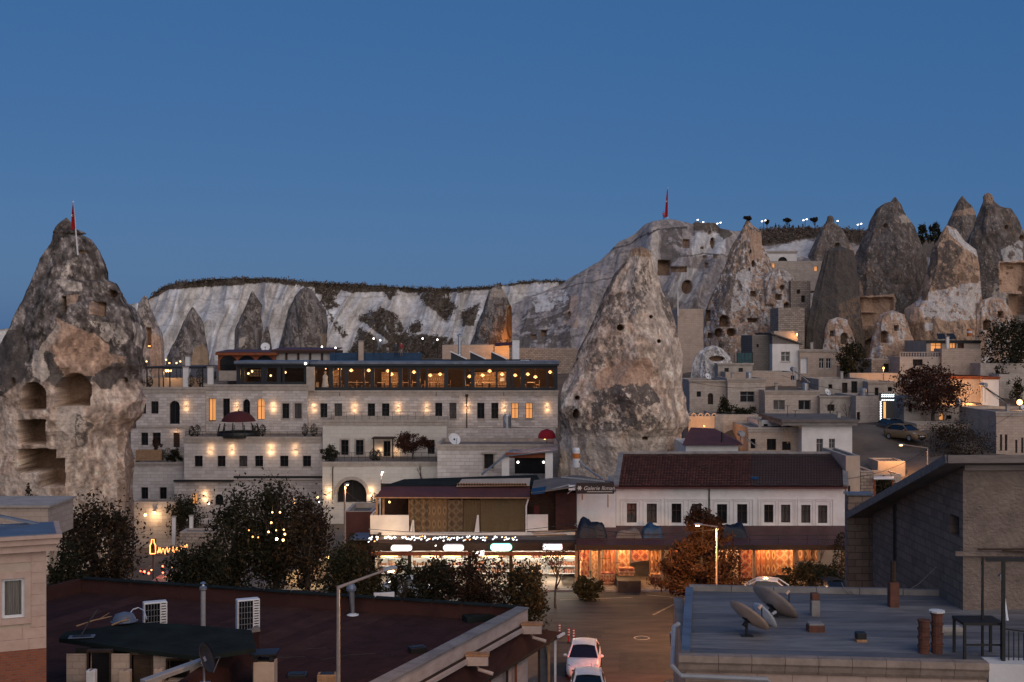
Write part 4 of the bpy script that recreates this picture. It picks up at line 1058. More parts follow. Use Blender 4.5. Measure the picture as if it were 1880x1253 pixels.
def interior_things():
    r = random.Random(5)
    # hanging lamps
    spots = [(598,676,'slim'),(624,678,0),(645,681,1),(677,681,1),(712,682,1),(719,688,1),(760,684,1),(790,690,1),(808,688,0),(862,692,1),(886,690,1),(899,682,0),(922,688,0),(946,690,0),(969,688,1),(983,693,0),(1010,684,1)]
    names = ['leftmost', 'second', 'third', 'fourth', 'fifth', 'sixth', 'seventh', 'eighth', 'ninth', 'tenth', 'eleventh', 'twelfth', 'thirteenth', 'fourteenth', 'fifteenth', 'sixteenth', 'rightmost']
    for i, (px, py, k) in enumerate(spots):
        Yi = 136.6+(i % 3)*.9
        p = P(px, py, Yi)
        th = thing('pendant_lamp', names[i] + ' hanging lamp from the left inside the long glass restaurant' if 0 < i < 16 else names[i] + ' hanging lamp inside the long glass restaurant', 'pendant lamp', p, 0,'lamps inside the glass restaurant')
        b=MB();b.lathe(p, [(.04,.22),(.12,.18),(.22,.03),(.23,-.05)], 10);b.build('lamp_shade',M['warmshade'],th)
        b=MB();b.ball(p - Vector((0,0,.06)),.08,6);b.build('bulb',M['warm'],th)
        b=MB();b.tube([p+Vector((0,0,.3)), p+Vector((0,0, zt2 - p.z))], .015,4);b.build('cord',M['black'],th)
        point_light('lamp_light', p - Vector((0,0,.35)),75 if i != 8 else 40,(1,.5,.2), th, .12)
    # furnishings: tables, shelves, warm panels on the back wall
    for i, px in enumerate((612,640,655,670,700,725,742,765,795,812,870,892,905,975)):
        p = P(px, 716,137.0+(i % 2)*.9);p.z = zb2+.02
        th = thing('dining_table', 'dining table with white cloth in the glass restaurant, %s from the left' % ['first', 'second', 'third', 'fourth', 'fifth', 'sixth', 'seventh', 'eighth', 'ninth', 'tenth', 'eleventh', 'twelfth', 'thirteenth', 'last'][i], 'table', p, 0,'dining tables in the glass restaurant')
        b=MB();b.box(p.x - .42, p.x+.42, p.y - .4, p.y+.4, p.z+.72, p.z+.76);b.build('table_top',M['plaster_t'],th)
        for sx in (-.36,.36):
            for sy in (-.34,.34):
                b=MB();b.box(p.x+sx - .03, p.x+sx+.03, p.y+sy - .03, p.y+sy+.03, p.z, p.z+.72);b.build('leg',M['darkwood'],th)
        for sx in (-.75,.75):
            c = thing('chair', 'wooden chair on the %s side of the restaurant table, %s from the left' % ('left' if sx < 0 else 'right', ['first', 'second', 'third', 'fourth', 'fifth', 'sixth', 'seventh', 'eighth', 'ninth', 'tenth', 'eleventh', 'twelfth', 'thirteenth', 'last'][i]), 'chair', (p.x+sx, p.y, p.z),0,'chairs in the glass restaurant')
            b=MB();b.box(p.x+sx - .2, p.x+sx+.2, p.y - .2, p.y+.2, p.z+.42, p.z+.47);b.build('seat',M['lightwood'], c)
            b=MB();s_ = .18 if sx > 0 else -.22;b.box(p.x+sx+s_, p.x+sx+s_+.04, p.y - .2, p.y+.2, p.z+.47, p.z+.95);b.build('backrest',M['lightwood'], c)
            for qx in (-.17,.17):
                for qy in (-.17,.17):
                    b=MB();b.box(p.x+sx+qx - .02, p.x+sx+qx+.02, p.y+qy - .02, p.y+qy+.02, p.z, p.z+.42);b.build('leg',M['lightwood'], c)
    for i, (px0, px1, py0, py1) in enumerate(((611,623,682,716),(700,731,684,712),(784,817,686,716),(866,910,684,714),(913,932,683,714))):
        Yb = 140.6;a, c_ = P(px0, py0, Yb), P(px1, py1, Yb)
        th = thing('shelf_unit', ['narrow open shelf of bottles near the white robe figure', 'wide open shelf behind the fourth restaurant window', 'middle open shelf of jars in the lit restaurant', 'widest wooden shelf unit in the lit restaurant', 'wooden cupboard with a white notice in the lit restaurant'][i], 'shelf', (a.x, Yb, c_.z),0,'shelves in the glass restaurant')
        b=MB();b.box(a.x, c_.x, Yb+.3, Yb+.34, zb2+.02, a.z);b.build('back_panel',M['lightwood'],th)
        for k in range(4):
            z_ = zb2+.3+k*.55
            if z_ > a.z: break
            b=MB();b.box(a.x, c_.x, Yb, Yb+.298, z_, z_+.04);b.build('shelf_board',M['lightwood'],th)
            x_ = a.x+.12;bb=MB()
            while x_ < c_.x - .1:
                h_ = r.uniform(.12,.3);bb.tube([(x_, Yb+.12, z_+.04),(x_, Yb+.12, z_+.04+h_)], r.uniform(.04,.07),6);x_ += r.uniform(.14,.26)
            bb.build('jars',M['plaster_t'], th, kind='stuff')
        if i == 4:
            b=MB();q = P(922,697, Yb - .02);b.box(q.x - .28, q.x+.28, Yb - .03, Yb - .01, q.z - .2, q.z+.2);b.build('notice',M['white'],th)
interior_things()
# robe on a stand, left end
th = thing('robe_stand', 'tall white robe on a stand behind the restaurant glass', 'statue', P(597,716,136.2))
b=MB();b.lathe(P(597,716,136.2), [(.42,.05),(.36,.6),(.27,1.2),(.30,1.5),(.12,1.75),(.05,1.8)], 12);b.build('robe',M['plaster'], th, smooth=True);b=MB();b.ball(P(597,716,136.2)+Vector((0,0,1.95)),.16,8);b.build('head',M['plaster_t'],th)
# dim lights in the left hall
for i, (px, py) in enumerate(((456,686),(463,682),(497,690),(524,684))):
    p = P(px, py, 137.5);th = thing('pendant_lamp', ['first dim hanging lamp from the left in the shorter glass hall', 'second dim hanging lamp from the left in the shorter glass hall', 'third dim hanging lamp from the left in the shorter glass hall', 'last dim hanging lamp on the right in the shorter glass hall'][i], 'pendant lamp', p, 0,'lamps in the shorter glass hall')
    b=MB();b.ball(p, .12,6);b.build('bulb',M['warm'],th);b=MB();b.tube([p, p+Vector((0,0, zt1 - p.z))], .015,4);b.build('cord',M['black'],th)
    point_light('lamp_light', p - Vector((0,0,.2)),10, WARM, th, .1)
a, c = P(447,678,139.8), P(482,692,139.8)
th = thing('window_lattice', 'pale latticed window at the back of the shorter glass hall', 'window', (a.x, 139.8, c.z));b=MB();b.box(a.x, c.x, 139.8,139.84, c.z, a.z);b.build('pane',M['plaster_t'],th)
b=MB()
for i in range(7): x_ = a.x+(c.x - a.x)*i/6;b.box(x_ - .025, x_+.025,139.74,139.798, c.z, a.z)
for i in range(4): z_ = c.z+(a.z - c.z)*i/3;b.box(a.x, c.x, 139.72,139.738, z_ - .025, z_+.025)
b.build('lattice',M['darkwood'],th)

# ------------------------------------------------------------------ things on the hotel roofs
def pavilion(label, px0, px1, pt, pb, Y, D, mat, nb, roofmat, arch):
    fc = Fac(px0, Y); T = fc.T;x1 = fc.x(px1);zt, zb = fc.z(pt, px0), fc.z(pb, px0)
    th = thing('pavilion', label, 'pavilion', (fc.X0, Y, zb))
    b=MB(T);b.box(-.35, x1+.35,-.4, D+.3, zt - .30, zt);b.build('eaves',M[mat],th)
    b=MB(T);b.slab([(-.3,-.35, zt),(x1+.3,-.35, zt),(x1+.3, D+.2, zt+.25),(-.3, D+.2, zt+.25)], .002,.10);b.build('roof',M[roofmat],th)
    for i in range(nb+1):
        x = x1*i/nb;q = MB(T);q.box(x - .12, x+.12,-.03,.2, zb, zt - .3);q.build('post',M[mat],th)
    for i in range(nb):
        xa, xb = x1*i/nb+.12, x1*(i+1)/nb - .12
        if arch:
            n = 8;q = MB(T)
            for k in range(n):
                t0, t1 = k/n, (k+1)/n
                z0_, z1_ = zt - .9+.55*math.sin(math.pi*t0) ** .6, zt - .9+.55*math.sin(math.pi*t1) ** .6
                q.quad((xa+(xb - xa)*t0,.05, z0_),(xa+(xb - xa)*t1,.05, z1_),(xa+(xb - xa)*t1,.05, zt - .301),(xa+(xb - xa)*t0,.05, zt - .301))
            q.build('arch_panel',M[mat],th)
        q = MB(T);q.quad((xa, .12, zb),(xb, .12, zb),(xb, .12, zt - .3),(xa, .12, zt - .3));q.build('pane',M['pane'] if arch else M['panel'],th)
    b=MB(T);b.box(.1, x1 - .1, D - .1, D, zb, zt - .31);b.build('back_wall',M[mat],th)
    b=MB(T);b.box(0, x1,-.04,.22, zb - 1.2, zb);b.build('base',M['cornice'],th)
    return th
M['panel'] = pm('milky_panes', (0.42,0.40,0.38),(0.34,0.31,0.29), scale=1, rough=0.3, bump=0)
pavilion('carved red timber pavilion with arched bays on the hotel roof', 402,503,648,681,143,6,'redwood', 3,'maroon', True)
pavilion('low pavilion with a row of milky white panes right of the red timber one', 504,613,644,664,144,5,'darkwood', 5,'maroon', False)
a, c = P(612,652,146), P(780,664,146)
th = thing('roof_terrace', 'blue tarped roof terrace behind the long glass restaurant', 'terrace', (a.x, 146, c.z - 2));b=MB();b.box(a.x, c.x, 143.5,150, c.z - 1.5, c.z+.2);b.build('deck',M['flatroof'],th);b=MB();b.box(a.x, P(775,650,143.5).x, 143.3,143.48, c.z - .2, P(700,648,143.5).z);b.build('tarp_fence',M['bluetarp'],th)
def chimney(label, px, w, pt, pb, Y, mat='plaster_t', pots=1, group=None):
    p = P(px, pb, Y);zt = P(px, pt, Y).z;hw = w/2*Y/F
    th = thing('chimney', label, 'chimney', p, 0, group)
    b=MB();b.bbox(p.x - hw, p.x+hw, Y - hw, Y+hw, p.z - .5, zt, .02);b.build('stack',M[mat],th)
    b=MB();b.box(p.x - hw*1.25, p.x+hw*1.25, Y - hw*1.25, Y+hw*1.25, zt+.003, zt+.12);b.build('cap',M['concrete'],th)
    return th
chimney('square tan chimney standing on the blue tarped terrace', 663,9,627,655,142.8)
chimney('stepped white chimney right of the skylights', 947,13,624,656,142.2,'white')
def flue(label, px, w, pt, pb, Y, mat='steel', cowl=True):
    p = P(px, pb, Y);zt = P(px, pt, Y).z;r = w/2*Y/F
    th = thing('flue_pipe', label, 'flue pipe', p, 0)
    b=MB();b.tube([p - Vector((0,0,.3)),(p.x, Y, zt)], r, 10);b.build('pipe',M[mat],th)
    if cowl:
        b=MB();b.lathe((p.x, Y, zt), [(r*.6,0),(r*1.7,.04),(r*1.7,.14),(r*.3,.34)], 10);b.build('cowl',M[mat],th)
    b=MB();b.lathe(p, [(r*1.6,0),(r*1.5,.12),(r*1.02,.14)], 10);b.build('collar',M[mat],th)
    return th
flue('tall metal flue pipe with black cap on the hotel roof', 844,6,618,652,142)
for i, px in enumerate((829,864,902)):
    p = P(px, 660,141);th = thing('skylight', ['left', 'middle', 'right'][i] + ' wedge shaped skylight on the restaurant roof', 'skylight', p, 0,'wedge skylights')
    z1, x1q = P(px, 646,141).z, P(px+27,660,141).x
    b=MB();b.prism([(p.x, p.z - .3),(x1q, p.z - .3),(x1q, p.z),(p.x, z1)], 139.6,141.6);b.build('wedge',M['navy'],th)
    b=MB();b.beam((p.x - .1,139.5, z1+.06),(x1q+.1,139.5, p.z+.06),.1,.12);b.build('white_trim',M['white'],th)
def ac_unit(label, p, w, h, d, yaw=0, group=None):
    """outdoor unit: body, dark fan grille left, louvre strip right"""
    th = thing('air_conditioner', label, 'air conditioner', p, yaw, group)
    T = Matrix.Translation(p) @ Matrix.Rotation(yaw, 4,'Z')
    b=MB(T);b.bbox(0, w, 0, d, .08, h, .03);b.build('body',M['white'],th)
    b=MB(T);b.box(w*.06, w*.68,-.012,-.001,.14, h - .06);b.build('grille',M['pane'],th)
    g = MB(T)
    for i in range(6): z = .14+(h - .2)*i/5;g.box(w*.06, w*.68,-.022,-.013, z - .006, z+.006)
    for i in range(6): x = w*(.06+.62*i/5);g.box(x - .006, x+.006,-.032,-.023,.14, h - .06)
    g.build('wire_guard',M['greyp'],th)
    n = 12
    s0 = MB();me = None
    for i in range(n):
        z = .16+(h - .24)*i/(n - 1)
        s = MB(T);s.obox((w*.84,-.012, z),(w*.2,.02,.035), Matrix.Identity(3));s.build('louvre',M['pane'],th)
    for x in (.1, w - .1):
        b=MB(T);b.box(x - .04, x+.04,.02, d - .02,0,.079);b.build('foot',M['black'],th)
    return th
ac_unit('white air conditioner on the dark parapet of the glass restaurant', P(956,671,139),1.0,.62,.4)
a, c = P(735,672,141), P(1010,660,141)
th = thing('roof_parapet', 'navy parapet strip at the back of the restaurant roof', 'parapet', (a.x, 141, a.z));b=MB();b.box(P(770,660,141).x, P(975,660,141).x, 140.9,141.1, a.z - .2, P(900,660,141).z);b.build('panel',M['navy'],th)
# stone building and orange lit wall behind, right of the flue
hX, fX, *_ = house('stone_house', 'low tan stone house behind the skylights on the hotel roof', 'house', 812,935,634,680,160,8,'tanblock', (), roof='flatroof', parapet=.1)
hY, fY, *_ = house('stone_wall', 'long rough retaining wall right of the stepped white chimney', 'wall', 930,1062,640,690,165,3,'rubble', (), roof='ground', parapet=.05)
th = thing('awning', 'dark pitched awning lit from below beside the stepped chimney', 'awning', P(925,655,158));b=MB()
b.add([P(905,636,157), P(948,634,157), P(940,628,161), P(912,630,161)], [(0,1,2,3)]);b.build('cloth',M['redcanvas'],th)
for px in (907,946): b=MB();b.tube([P(px, 636,157), P(px, 656,157)], .06,6);b.build('post',M['darkwood'],th)
point_light('awning_light', P(925,640,157.6),300, AMBER, th, .2)
th = thing('floodlight', 'orange floodlight at the foot of the sharp lit rock cone', 'floodlight', P(951,630,205));b=MB();b.box(P(951,630,205).x - .2, P(951,630,205).x+.2,204.9,205.2, P(951,630,205).z, P(951,627,205).z);b.build('lamp_head',M['orangebulb'],th)
point_light('flood', P(940,622,209.5),260,(1.0,.38,.10), th, .2)
th = thing('floodlight', 'orange floodlight in the doorway of the pale rock hump', 'floodlight', P(275,640,145));b=MB();q = P(274,637,146.2);b.box(q.x - .12, q.x+.12,146.1,146.3, q.z, q.z+.15);b.build('lamp_head',M['orangebulb'],th)
point_light('flood', P(272.5,628,146.6),30,(1.0,.38,.10), th, .15)

# domed gazebo
def gazebo():
    c = P(438,803,129.2);r = 3.0*.74; 
    th = thing('gazebo', 'dark red domed gazebo with black ribs on the hotel terrace', 'gazebo', c)
    hgt = 2.75
    prof = [(r*math.cos(t) ** .8,.05+hgt*math.sin(t)) for t in [i/12*math.pi/2 for i in range(13)]]
    # closed canvas on the upper half
    b=MB();b.lathe(c, [(max(.02, a), z) for a, z in prof if z > hgt*.52], 28);b.build('canopy',M['redcanvas'], th, smooth=True)
    for k in range(12):
        t = 2*math.pi*k/12
        b=MB();b.tube([c+Vector((a*1.012*math.cos(t), a*1.012*math.sin(t), z)) for a, z in prof if z < hgt*.62], .06,6);b.build('rib',M['black'],th)
    b=MB();b.lathe(c, [(r*1.01,.02),(r*1.03,.35),(r*1.01,.6)], 28);b.build('bench_ring',M['black'],th)
    b=MB();b.lathe(c, [(.03, hgt*1.0),(.09, hgt*1.04),(.02, hgt*1.1)], 8);b.build('finial',M['black'],th)
gazebo()
th = thing('parasol', 'red domed parasol half hidden by the middle rock cone', 'parasol', P(1002,816,121));c = P(1004,815,121)
b=MB();b.lathe(c+Vector((0,0,0)), [(.9,.55),(.85,.95),(.6,1.3),(.2,1.45),(.02,1.5)], 16);b.build('canopy',M['redcanvas2'] if 'redcanvas2' in M else M['redflag'], th, smooth=True);b=MB();b.tube([c, c+Vector((0,0,1.5))], .04,6);b.build('pole',M['black'],th)
point_light('parasol_light', c+Vector((-.2,-.2,.35)),26, AMBER, th, .1)
b=MB();b.ball(c+Vector((-.2,-.2,.5)),.07,6);b.build('bulb',M['warm'],th)

# left roof terrace: low wall, pergola, heat lamp cluster
a, c = P(266,690,137), P(440,712,137)
th = thing('pergola', 'black pergola with glowing lamps on the left hotel roof', 'pergola', (a.x, 137, c.z))
b=MB();b.box(P(268,675,135).x, P(375,675,135).x, 134.6,138, P(300,677,135).z, P(300,673,135).z);b.build('roof',M['black'],th)
for px in (270,292,300,312,372): b=MB();q = P(px, 676,134.8);b.box(q.x - .06, q.x+.06,134.75,134.87, P(px, 712,134.8).z, q.z);b.build('post',M['black'],th)
b=MB();b.box(P(266,690,136.5).x, P(372,690,136.5).x, 136.5,136.7, c.z, P(300,694,136.5).z);b.build('back_panel',M['plaster_t'],th)
for i, (px, py) in enumerate(((305,681),(309,681),(313,681))):
    q = P(px, py, 135.6);b=MB();b.ball(q, .14,6);b.build('bulb',M['warm'],th)
point_light('pergola_light', P(309,685,135.4),60, WARM, th, .2)
for px in (341,386):
    q0, q1 = P(px - 7,675,134.4), P(px+7,712,134.4)
    t2 = thing('pillar', ['short white pillar at the right end of the black pergola', 'wide stone pillar left of the red timber pavilion'][px > 350], 'pillar', (q0.x, 134.4, q1.z));b=MB();b.bbox(P(px - 5,0,134.4).x, P(px+5,0,134.4).x, 134.3,134.9, q1.z, q0.z, .03);b.build('shaft',M['plaster'], t2);b=MB();b.box(P(px - 6,0,134.4).x, P(px+6,0,134.4).x, 134.22,134.98, q0.z+.002, q0.z+.1);b.build('cap',M['cornice'], t2)
chimney('small white pointed chimney beside the tall grey rock cone', 345,8,655,676,140,'plaster')
# string of bulbs above that terrace
for i, (px, py) in enumerate(((269,664),(305,661),(311,667),(324,667),(331,664),(561,668),(591,637),(616,639),(686,622),(698,625),(776,622),(803,624))):
    q = P(px, py, 140);th = thing('bulb_lamp', 'glowing bulb on a pole, %s from the left along the hotel roofline' % ['first', 'second', 'third', 'fourth', 'fifth', 'sixth', 'seventh', 'eighth', 'ninth', 'tenth', 'eleventh', 'last'][i], 'lamp', q, 0,'bulbs on poles along the hotel roof')
    b=MB();b.ball(q, .10,6);b.build('bulb',M['whitebulb'] if i > 5 else M['warm'],th);b=MB();b.tube([q - Vector((0,0,.12)), q - Vector((0,0,2.2))], .03,5);b.build('pole',M['black'],th)

# satellite dish and water tank on the grey block's terrace
def dish(label, c, r, tilt_az, tilt_el, mast_h, mat='white', matb='white', mast='black', group=None, holes=False, base_z=None):
    """offset dish: shallow bowl, rim, back bracket, feed arm with head, mast"""
    th = thing('satellite_dish', label, 'satellite dish', (c.x, c.y, c.z - mast_h),0, group)
    Mx = (Matrix.Rotation(tilt_az, 3,'Z') @ Matrix.Rotation(math.pi/2 - tilt_el, 3,'X'))   # bowl axis: up (z) tipped to -y
    prof = [(r*t, .19*r*(t*t - 1)*1.2) for t in [i/7 for i in range(8)]]
    b=MB();b.lathe(c, [(max(.005, a), z) for a, z in prof]+[(max(.005, a), z - .012) for a, z in reversed(prof)], 28, Mx);b.build('bowl',M[mat], th, smooth=True)
    b=MB();b.lathe(c, [(r, -.012),(r*1.025,0),(r, .012)], 28, Mx);b.build('rim',M[matb],th)
    back = c+Mx @ Vector((0,0,-.24*r))
    b=MB();b.tube([back+Mx @ Vector((0,0,.02)), back+Mx @ Vector((0,0,-.2)),(back.x, back.y, back.z - .2)], .05,6);b.obox(back, (.3*r, .3*r, .07), Mx);b.build('bracket',M[mast],th)
    tip = c+Mx @ Vector((0,-.25*r, .75*r));b=MB();b.tube([c+Mx @ Vector((0,-.98*r, 0)), tip], .02,5);a_ = b.build('feed_arm',M[mast],th)
    b=MB();b.tube([tip, tip+Mx @ Vector((0,.02,-.16))], .05,8);b.build('feed_head',M[matb], a_)
    b=MB();b.tube([(back.x, back.y, c.z - mast_h - .1),(back.x, back.y, back.z)], .045,8);b.build('mast',M[mast],th)
    b=MB();b.box(back.x - .18, back.x+.18, back.y - .18, back.y+.18, c.z - mast_h - .02, c.z - mast_h+.03);b.build('base_plate',M[mast],th)
    return th
dish('white satellite dish on the low roof below the ten window hotel wing', P(835,806,119),.62,.5,.5,.9)
dish('white satellite dish behind the red timber pavilion', P(487,637,148),.55,0.2,.4,1.2)
def tank(label, p, r, h, mat, band=None, sx=1):
    th = thing('water_tank', label, 'water tank', p)
    b=MB();b.lathe(p, [(.01,0),(r, .0),(r, h*.9),(r*.8, h),(.01, h)], 14);b.build('barrel',M[mat], th, smooth=False)
    if band:
        b=MB();b.lathe(p, [(r*1.01, h*.45),(r*1.02, h*.5),(r*1.02, h*.68),(r*1.01, h*.72)], 14);b.build('band',M[band],th)
    b=MB();b.tube([p+Vector((r, 0, h*.2)), p+Vector((r*1.6,-.2, h*.1)), p+Vector((r*1.7,-.3,-.6))], .03,5);b.build('outlet_pipe',M['greyp'],th)
    return th
M['orangep'] = plain('orange_paint', (0.55,0.16,0.03),.6)
tank('white roof tank with an orange band at the foot of the middle rock cone', P(1058,858,105),.32,1.7,'white', 'orangep')
tank('grey barrel tank with a red lid below the orange lit hotel windows', P(931,786,122),.42,1.35,'steel')
# ------------------------------------------------------------------ village on the right hillside
VG = 'stone houses of the hillside village'
def vh(label, px0, px1, pt, pb, Y, D, mat, ops=(), name='stone_house', cat='house', **k):
    k.setdefault('group', VG if cat == 'house' else None)
    return house(name, label, cat, px0, px1, pt, pb, Y, D, mat, ops, **k)
# castle ridge terrace house
vh('white ridge house with a black arch above the pale leaning cone', 1408,1463,462,490,186,8,'plaster', [(1428,472,1446,488,'doorhol', 1.0)], cornice=.3, parapet=.1)
b_, fb_, *_ = vh('pale terrace wall with two small lit windows below the ridge house', 1412,1512,480,510,178,7,'village', [(1418,483,1423,492,'winlit'),(1495,489,1501,498,'winlit')], name='stone_wall', cat='wall', roof='paving', parapet=.3)
vh('narrow stone cave house with two dark windows beside the black rock block', 1452,1488,516,640,163,4,'rubble', [(1463,532,1469,540,'winhol'),(1471,543,1478,555,'winhol')], parapet=.1)
rock_cone('cave_rock', 'pale carved rock mass full of cave windows below the ridge house', 165, [(1412,498),(1400,515),(1392,545),(1386,590),(1384,650)], [(1446,500),(1462,512),(1470,540),(1476,590),(1478,650)], 650,.45,'tan', [('chalk', None, .8,.5,1.0),('mauve', None, .6,.55,.8),('dark', None, .7,.6,2.0)], [('rect', 1397,533,1405,545,1.2),('rect', 1424,541,1435,551,1.2),('rect', 1406,560,1420,567,1.4),('ell', 1432,524,1441,533,1.0),('arch', 1440,556,1450,570,1.4),('rect', 1394,570,1402,580,1.0)], 130,150,.6,171, jit=2, sq=3)
vh('rough stone retaining wall beneath the stone cave house', 1429,1477,566,640,157,5,'rubble', (), name='stone_wall', cat='wall', roof='ground', parapet=.05)
vh('tall blank tan block house right of the middle rock cone', 1244,1291,568,690,150,9,'tanblock', (), parapet=.15, roof='maroon')
b=MB();b.tube([P(1244.5,538,149.5), P(1244.5,580,149.5)], .07,6);th = thing('pole', 'thin white pole beside the blank tan block house', 'pole', P(1244.5,590,149.5));b.build('shaft',M['white'],th);b=MB();b.ball(P(1244.5,537,149.5),.1,6);b.build('cap',M['white'],th)
# boulders of pale rock below it
rock_cone('boulder', 'cracked pale boulder mound below the blank tan house', 140, [(1290,640),(1276,650),(1268,668),(1262,700)], [(1325,640),(1342,655),(1350,680),(1352,700)], 705,.5,'chalk', [('dark', None, .7,.58,2.0),('mauve', None, .6,.5,1.2),('ddark', lambda px, py: ((np.abs(px - 1292 - (py - 660)*.1) < 1.3) & (py > 662)).astype(float),.8)], [('ell', 1303,654,1330,664,.9)], 80,120,.7,201, cat='boulder', group=None, jit=2, sq=3.2)
# house B with gable, C with white door
hb, fb, xb_, ztb, zbb = vh('white fronted gable house with a shuttered window and sloping tile roof', 1418,1467,632,690,143,9,'plaster', [(1434,646,1450.5,664,'wincur')], frame='white', roof=None, sills=True)
b=MB(fb.T);xg = fb.x(1467);zr = fb.z(614,1418);ze = fb.z(631,1467)
b.add([(0,.002, ztb),(xg, .002, ztb),(0,.002, zr),(0,9, ztb),(xg, 9, ztb),(0,9, zr)], [(0,1,2),(5,4,3),(0,2,5,3)]);b.build('gable',M['greyblock'], hb)
b=MB(fb.T);b.slab([(-.25,-.35, zr+.08),(xg+.4,-.35, ze - .15),(xg+.4,9.3, ze - .15),(-.25,9.3, zr+.08)], 0,.14);b.build('roof',M['flatroof'], hb)
vh('grey block side wing with a teal gate left of the gable house', 1381,1417.7,616,690,144.5,7,'greyblock', [(1389,632,1393,638,'winhol')], parapet=.1)
th = thing('gate', 'tall teal sheet metal gate beside the grey side wing', 'gate', P(1355,690,142));a, c = P(1354,648,142), P(1381,688,142); M['teal'] = pm('teal_sheet', (0.02,0.075,0.085),(0.012,0.045,0.055), scale=1.5, rough=.5)
for k in range(4): b=MB();w_ = (c.x - a.x)/4;b.box(a.x+w_*k+.015, a.x+w_*(k+1) - .015,142,142.06, c.z, a.z);b.build('panel',M['teal'],th)
b=MB();b.box(a.x - .1, a.x, 141.95,142.1, c.z, a.z+.1);b.box(c.x, c.x+.1,141.95,142.1, c.z, a.z+.1);b.build('gate_post',M['black'],th)
hc2, fc2, *_ = vh('orange lit attic wall behind the white fronted gable house', 1421,1464,609,640,149,3,'plaster_t', (), parapet=.1)
th = thing('wall_lamp', 'orange lamp at the corner of the lit attic wall', 'wall lamp', P(1462,625,148.5));b=MB();q = P(1463,614,148.4);b.ball(q, .1,6);b.build('bulb',M['orangebulb'],th);b=MB();b.tube([q, q+Vector((0,.55,0))], .03,5);b.build('arm',M['black'],th);point_light('lamp_light', q+Vector((0,-.1,-.1)),60, AMBER, th, .1)
hcc, fcc, *_ = vh('flat cream house with a white door and two small windows', 1468,1536,643,705,142.5,8,'tanblock', [(1470,657,1482.5,686,'doorwhite'),(1504,658,1513,677),(1517,658,1526,677)], frame='white', cornice=.25, parapet=.12)
# row D, E, F
vh('low stone house with a small arched door below the boulder mound', 1266,1334,699,768,129,8,'village', [(1279,719,1287,729),(1299.5,722,1309.5,743,'doorwood', 1.0)], cornice=.2, parapet=.15)
th = thing('carport_arch', 'dark arched cellar mouth beside a drain pole', 'archway', P(1268,765,127.8));c = P(1277,765,127.8);b=MB()
for i in range(10):
    a0, a1 = math.pi*i/10, math.pi*(i+1)/10
    q = []
    for y_ in (-.1,.5):
        for rr, aa in ((.72, a0),(.95, a0),(.95, a1),(.72, a1)): q.append((c.x - rr*math.cos(aa),127.8+y_, c.z - .3+rr*1.0*math.sin(aa)))
    v = MB();v.add(q, [(0,1,2,3),(7,6,5,4),(0,4,5,1),(1,5,6,2),(2,6,7,3),(3,7,4,0)]);v.build('arch_stone',M['cornice'],th)
b.box(c.x - .7, c.x+.7,128.3,128.5, c.z - .6, c.z+.4);b.build('hollow',M['hollow'],th)
vh('stone house with one wide barred window behind a leafy bush', 1336,1405,696,770,128,8,'village', [(1359,719,1385.5,739,'win')], cornice=.3, parapet=.3, frame='greyp', roof='flatroof')
vh('long low roof ridge house above the wide barred window', 1332,1462,684,700,134,6,'tanblock', [(1452,690,1464 - 4,698,'winhol')], parapet=.1)
he, fe, *_ = vh('stone house with two wide grey windows in the village middle', 1404.5,1505,718,790,125,9,'village', [(1420,735,1441,753,'wincur'),(1466,735,1488.5,753,'win')], frame='greyp', cornice=.3, parapet=.15, sills=True)
vh('upper terrace house with rusty door under dry vines', 1503,1592,697,735,131,8,'plaster_d', [(1521,706,1528,714,'winhol'),(1546,703,1556,728,'doorwood'),(1563,700,1574,722,'doorhol')], parapet=.2)
vh('stained plaster house under the dry vines with a small dark window', 1505.5,1571,728,800,124,8,'plaster_d', [(1519,743,1532,755,'winhol'),(1569 - 2,754,1568.5,768,'winhol')], parapet=.1, cornice=.15)
vh('narrow stone house with a dark hatch left of the neon lights', 1571.5,1616,728,800,122,7,'village', [(1570+3,757,1579,772,'winhol')], parapet=.2)
# orange lit arcade terrace
ha, fa, *_ = vh('orange lit terrace wall with four little round arches on top', 1264,1312,765,790,119,4,'plaster_t', (), name='terrace_wall', cat='wall', roof='paving', parapet=.05)
for i in range(4):
    cpx = 1274+i*12.4;x0 = fa.x(cpx);r0 = 4.9*119/F;zc = fa.z(765, cpx)
    for k in range(8):
        a0, a1 = math.pi*k/8, math.pi*(k+1)/8;q = []
        for y_ in (.0,.35):
            for rr, aa in ((r0*.58, a0),(r0, a0),(r0, a1),(r0*.58, a1)): q.append((x0 - rr*math.cos(aa), y_, zc+.05+rr*1.15*math.sin(aa)))
        v = MB(fa.T);v.add(q, [(0,1,2,3),(7,6,5,4),(0,4,5,1),(1,5,6,2),(2,6,7,3),(3,7,4,0)]);v.build('arch_stone',M['plaster_t'], ha)
th = thing('wall_lamp', 'orange lamp in front of the little arcade terrace', 'wall lamp', P(1290,790,116));q = P(1293,783,116.4);b=MB();b.ball(q, .09,6);b.build('bulb',M['orangebulb'],th);b=MB();b.tube([q, q - Vector((0,0,1.0))], .03,5);b.build('post',M['black'],th);point_light('lamp_light', q+Vector((0,.2,.25)),150, AMBER, th, .1)
vh('grey flat house with a tall shuttered window right of the arcade terrace', 1312.5,1392,762,800,121,7,'village', [(1373,767,1388,786,'wincur')], parapet=.1, frame='greyp')
vh('low wide flat roofed house above the two shop stores', 1374,1470,786,835,112,8,'tanblock', [(1378,806,1387,824,'win'),(1408,806,1425,827,'win'),(1436,811,1452,827,'win')], cornice=.35, parapet=.12, frame='darkwood')
